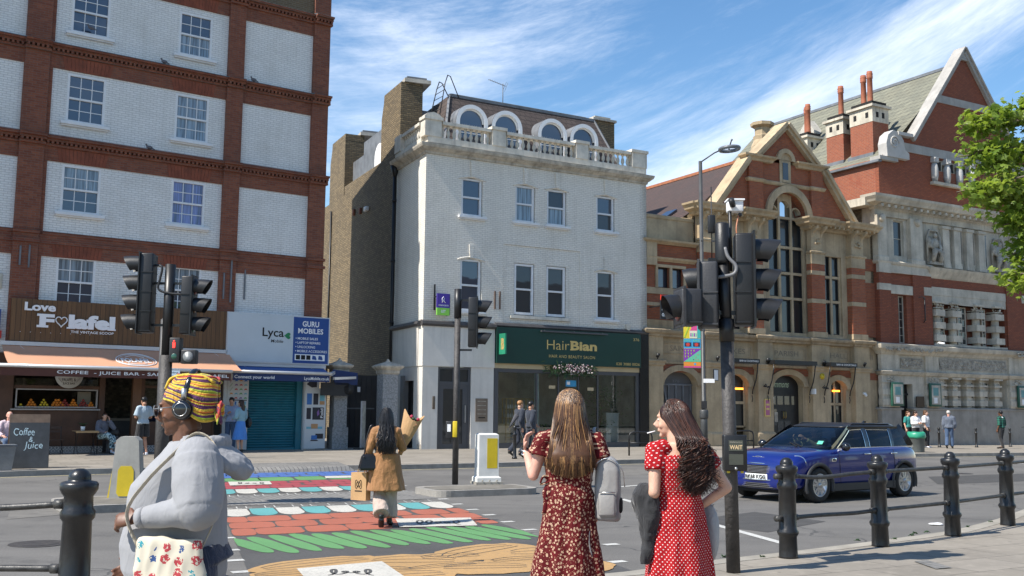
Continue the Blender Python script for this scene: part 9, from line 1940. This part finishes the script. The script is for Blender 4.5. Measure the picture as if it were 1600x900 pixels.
m_lf,t,b=nm('plane leaf');oi=nd(t,'ShaderNodeObjectInfo');co=coords(t);c1=mixc_(t,ramp(t,noise_(t,co,1.6,3),.35,.65),(.10,.17,.025),(.31,.37,.07));c1=mixc_(t,ramp(t,noise_(t,co,9,2),.4,.7),c1,(.16,.25,.03));lk(t,c1,b.inputs['Base Color']);b.inputs['Roughness'].default_value=.45
tl=nd(t,'ShaderNodeBsdfTranslucent');lk(t,mixc_(t,.5,c1,(.45,.58,.05)),tl.inputs[0]);mx=nd(t,'ShaderNodeMixShader');mx.inputs[0].default_value=.5;lk(t,b.outputs[0],mx.inputs[1]);lk(t,tl.outputs[0],mx.inputs[2]);lk(t,mx.outputs[0],[n for n in t.nodes if n.type=='OUTPUT_MATERIAL'][0].inputs[0])
def leaf(mb,c,d,n_,s):
 d=d.normalized();x=d.cross(n_);x=x.normalized()if x.length>.01 else V3((1,0,0));n2=x.cross(d)
 P=lambda a,b_,h=0:c+x*a*s+d*b_*s+n2*h*s
 mb.add([P(0,0),P(.45,.12,-.05),P(.30,.38,.03),P(.62,.62,-.06),P(.22,.68,.03),P(0,1.08,-.08),P(-.22,.68,.03),P(-.62,.62,-.06),P(-.30,.38,.03),P(-.45,.12,-.05)],[(0,1,2),(2,3,4),(4,5,6),(6,7,8),(8,9,0),(0,2,4),(0,4,6),(0,6,8)],False)
def tree(loc,lab,branches,H=9,tr_=.28,nl=5000,ls=.14,seed=1,name='plane_tree',crown=None,rz=0,tips_n=1):
 r=empty(name,loc,rz,lab,'tree',None);rr=random.Random(seed);k=MB();k.tube(catmull([(0,0,0),(.08,.03,2),(-.05,.05,4.2),(.05,0,H*.75)],14),lerpl([tr_*1.25,tr_,tr_*.8,tr_*.4],14),14);lv=MB();tips=[]
 for(base,tip,rad)in branches:
  base=V3(base);tip=V3(tip);m_=base.lerp(tip,.5)+V3((rr.uniform(-.3,.3),rr.uniform(-.3,.3),(tip-base).length*.12));P_=catmull([base,m_,tip],16);k.tube(P_,lerpl([.06,.03,.010],16),7)
  for j in range(int(8+rad*8)):
   f_=rr.uniform(.9,1)if rad<.65 else rr.uniform(.25,1);p=P_[int(f_*16)];d=V3((rr.gauss(0,1),rr.gauss(0,1),rr.gauss(0,.7))).normalized()*rad*rr.uniform(.35,1.0)*(1.1-.3*f_);q=p+d;k.tube(catmull([p,p+d*.5+V3((0,0,.06)),q],6),lerpl([.022,.013,.004],6),5);tips.append((p,q))
 per=max(3,nl//max(1,len(tips)))
 for p,q in tips:
  for _ in range(per):
   f_=rr.uniform(.25,1.08);c_=p.lerp(q,f_)+V3((rr.gauss(0,.13),rr.gauss(0,.13),rr.gauss(0,.10)));d=V3((rr.gauss(0,1),rr.gauss(0,1),rr.gauss(-.5,.6)));leaf(lv,c_,d,V3((rr.gauss(0,.6),rr.gauss(0,.6),1)),ls*rr.uniform(.6,1.25))
 k.build('trunk',m_bark,r);lv.build('crown',m_lf,r);return r
# tree
TL=V3((13.2,18.6,.12))
def W2(px,py,D):r_=ray(px,py);t_=D/r_.y;return V3((r_.x*t_,r_.y*t_,CAM_H+r_.z*t_))-TL
brs=[]
for px,py,D,rad in((1505,195,17.2,.24),(1540,185,17.4,.3),(1575,175,17.8,.34),(1495,245,17.2,.28),(1530,250,17.4,.40),(1570,240,17.6,.45),(1495,300,17.0,.30),(1528,312,17.2,.36),(1565,305,17.4,.46),(1556,355,17.2,.36),(1590,350,17.5,.45),(1575,400,17.2,.36),(1570,448,17.0,.28),(1597,440,17.3,.36),(1600,280,17.8,.5),(1600,150,18.2,.34),(1640,230,18,.6),(1650,330,17.6,.6),(1640,420,17.5,.5),(1650,160,18.2,.6)):brs.append(((0,0,4.4+(450-py)/220),W2(px,py,D),rad))
brs+=[((0,0,6.5),(-2.2,2,8.8),1.1),((0,0,6.5),(2.5,-1,8.2),1.2),((0,0,6),(1.5,2.5,7.5),1.2),((0,0,6),(1,-2.6,7.4),1.2),((0,0,6.8),(0,0,9.6),1.2),((0,0,5),(3,1,6.2),1.1)]
tree(TL,'leafy plane tree reaching into the picture at the right edge',brs,9,.26,9000,.12,3)
def fulltree(loc,lab,seed,s=1.):
 rr=random.Random(seed);B=[((0,0,3.2+rr.random()*2),(rr.uniform(-3,3),rr.uniform(-3,3),rr.uniform(5,9)),1.3)for _ in range(14)]
 tree(loc,lab,B,9,.3,5200,.26,seed)
fulltree(V3((22,-4,.12)),'large plane tree standing behind the viewer on the near pavement',21);fulltree(V3((33,4,.12)),'second plane tree far behind the viewer to the right',22);fulltree(V3((9,-14,.12)),'third plane tree behind the viewer near the church',23)
ch=empty('stone_church',FW.w(30,-52),FW.rz+pi,'long stone church with pointed windows across the road behind the viewer','church')
g=MB();g.box(-34,34,0,12,0,9);g.build('wall',m_bath,ch);g=MB()
for i in range(13):x=-30+i*5;g.add([(x-1,-.02,1.5),(x+1,-.02,1.5),(x+1,-.02,5),(x+.6,-.02,6),(x,-.02,6.7),(x-.6,-.02,6),(x-1,-.02,5)],[tuple(range(7))],False)
g.build('window',m_glassd,ch);g=MB();g.prism([(0,9),(12,9),(6,15)],'x',-34,34);g.build('roof',b_slate,ch)
def split_pieces(o):
 me=o.data;nv=len(me.vertices)
 if nv>9000 or nv==0:return
 par=list(range(nv))
 def find(a):
  while par[a]!=a:par[a]=par[par[a]];a=par[a]
  return a
 for e in me.edges:
  a,b_=find(e.vertices[0]),find(e.vertices[1])
  if a!=b_:par[a]=b_
 box={}
 for v in me.vertices:
  r=find(v.index);c=v.co;q=box.get(r)
  if q is None:box[r]=[c.x,c.y,c.z,c.x,c.y,c.z]
  else:
   for i in range(3):q[i]=min(q[i],c[i]);q[i+3]=max(q[i+3],c[i])
 K=list(box);n=len(K)
 if n<2 or n>500:return
 B=[box[x]for x in K];S=[max(q[3]-q[0],q[4]-q[1],q[5]-q[2])for q in B];pr=list(range(n))
 def fd(a):
  while pr[a]!=a:pr[a]=pr[pr[a]];a=pr[a]
  return a
 for i in range(n):
  for j in range(i+1,n):
   g=sqrt(sum(max(0,B[i][k]-B[j][k+3],B[j][k]-B[i][k+3])**2 for k in range(3)))
   if g<=max(.02,.5*max(S[i],S[j])):pr[fd(i)]=fd(j)
 roots=sorted({fd(i)for i in range(n)})
 if len(roots)<2 or len(roots)>60:return
 grp={K[i]:roots.index(fd(i))for i in range(n)};vg=[grp[find(i)]for i in range(nv)]
 for gi in range(len(roots)):
  if gi==0:continue
  c=o.copy();c.data=me.copy();COL.objects.link(c);bm=bmesh.new();bm.from_mesh(c.data);bm.verts.ensure_lookup_table()
  bmesh.ops.delete(bm,geom=[v for v in bm.verts if vg[v.index]!=gi],context='VERTS');bm.to_mesh(c.data);bm.free()
 bm=bmesh.new();bm.from_mesh(me);bmesh.ops.delete(bm,geom=[v for v in bm.verts if vg[v.index]!=0],context='VERTS');bm.to_mesh(me);bm.free()
for o in list(COL.objects):
 if o.type=='MESH' and o.parent is not None and o.data.users==1 and not any(w in o.name for w in('leaves','crown','blossom','flowers','body','hair','strand','wrap')):split_pieces(o)
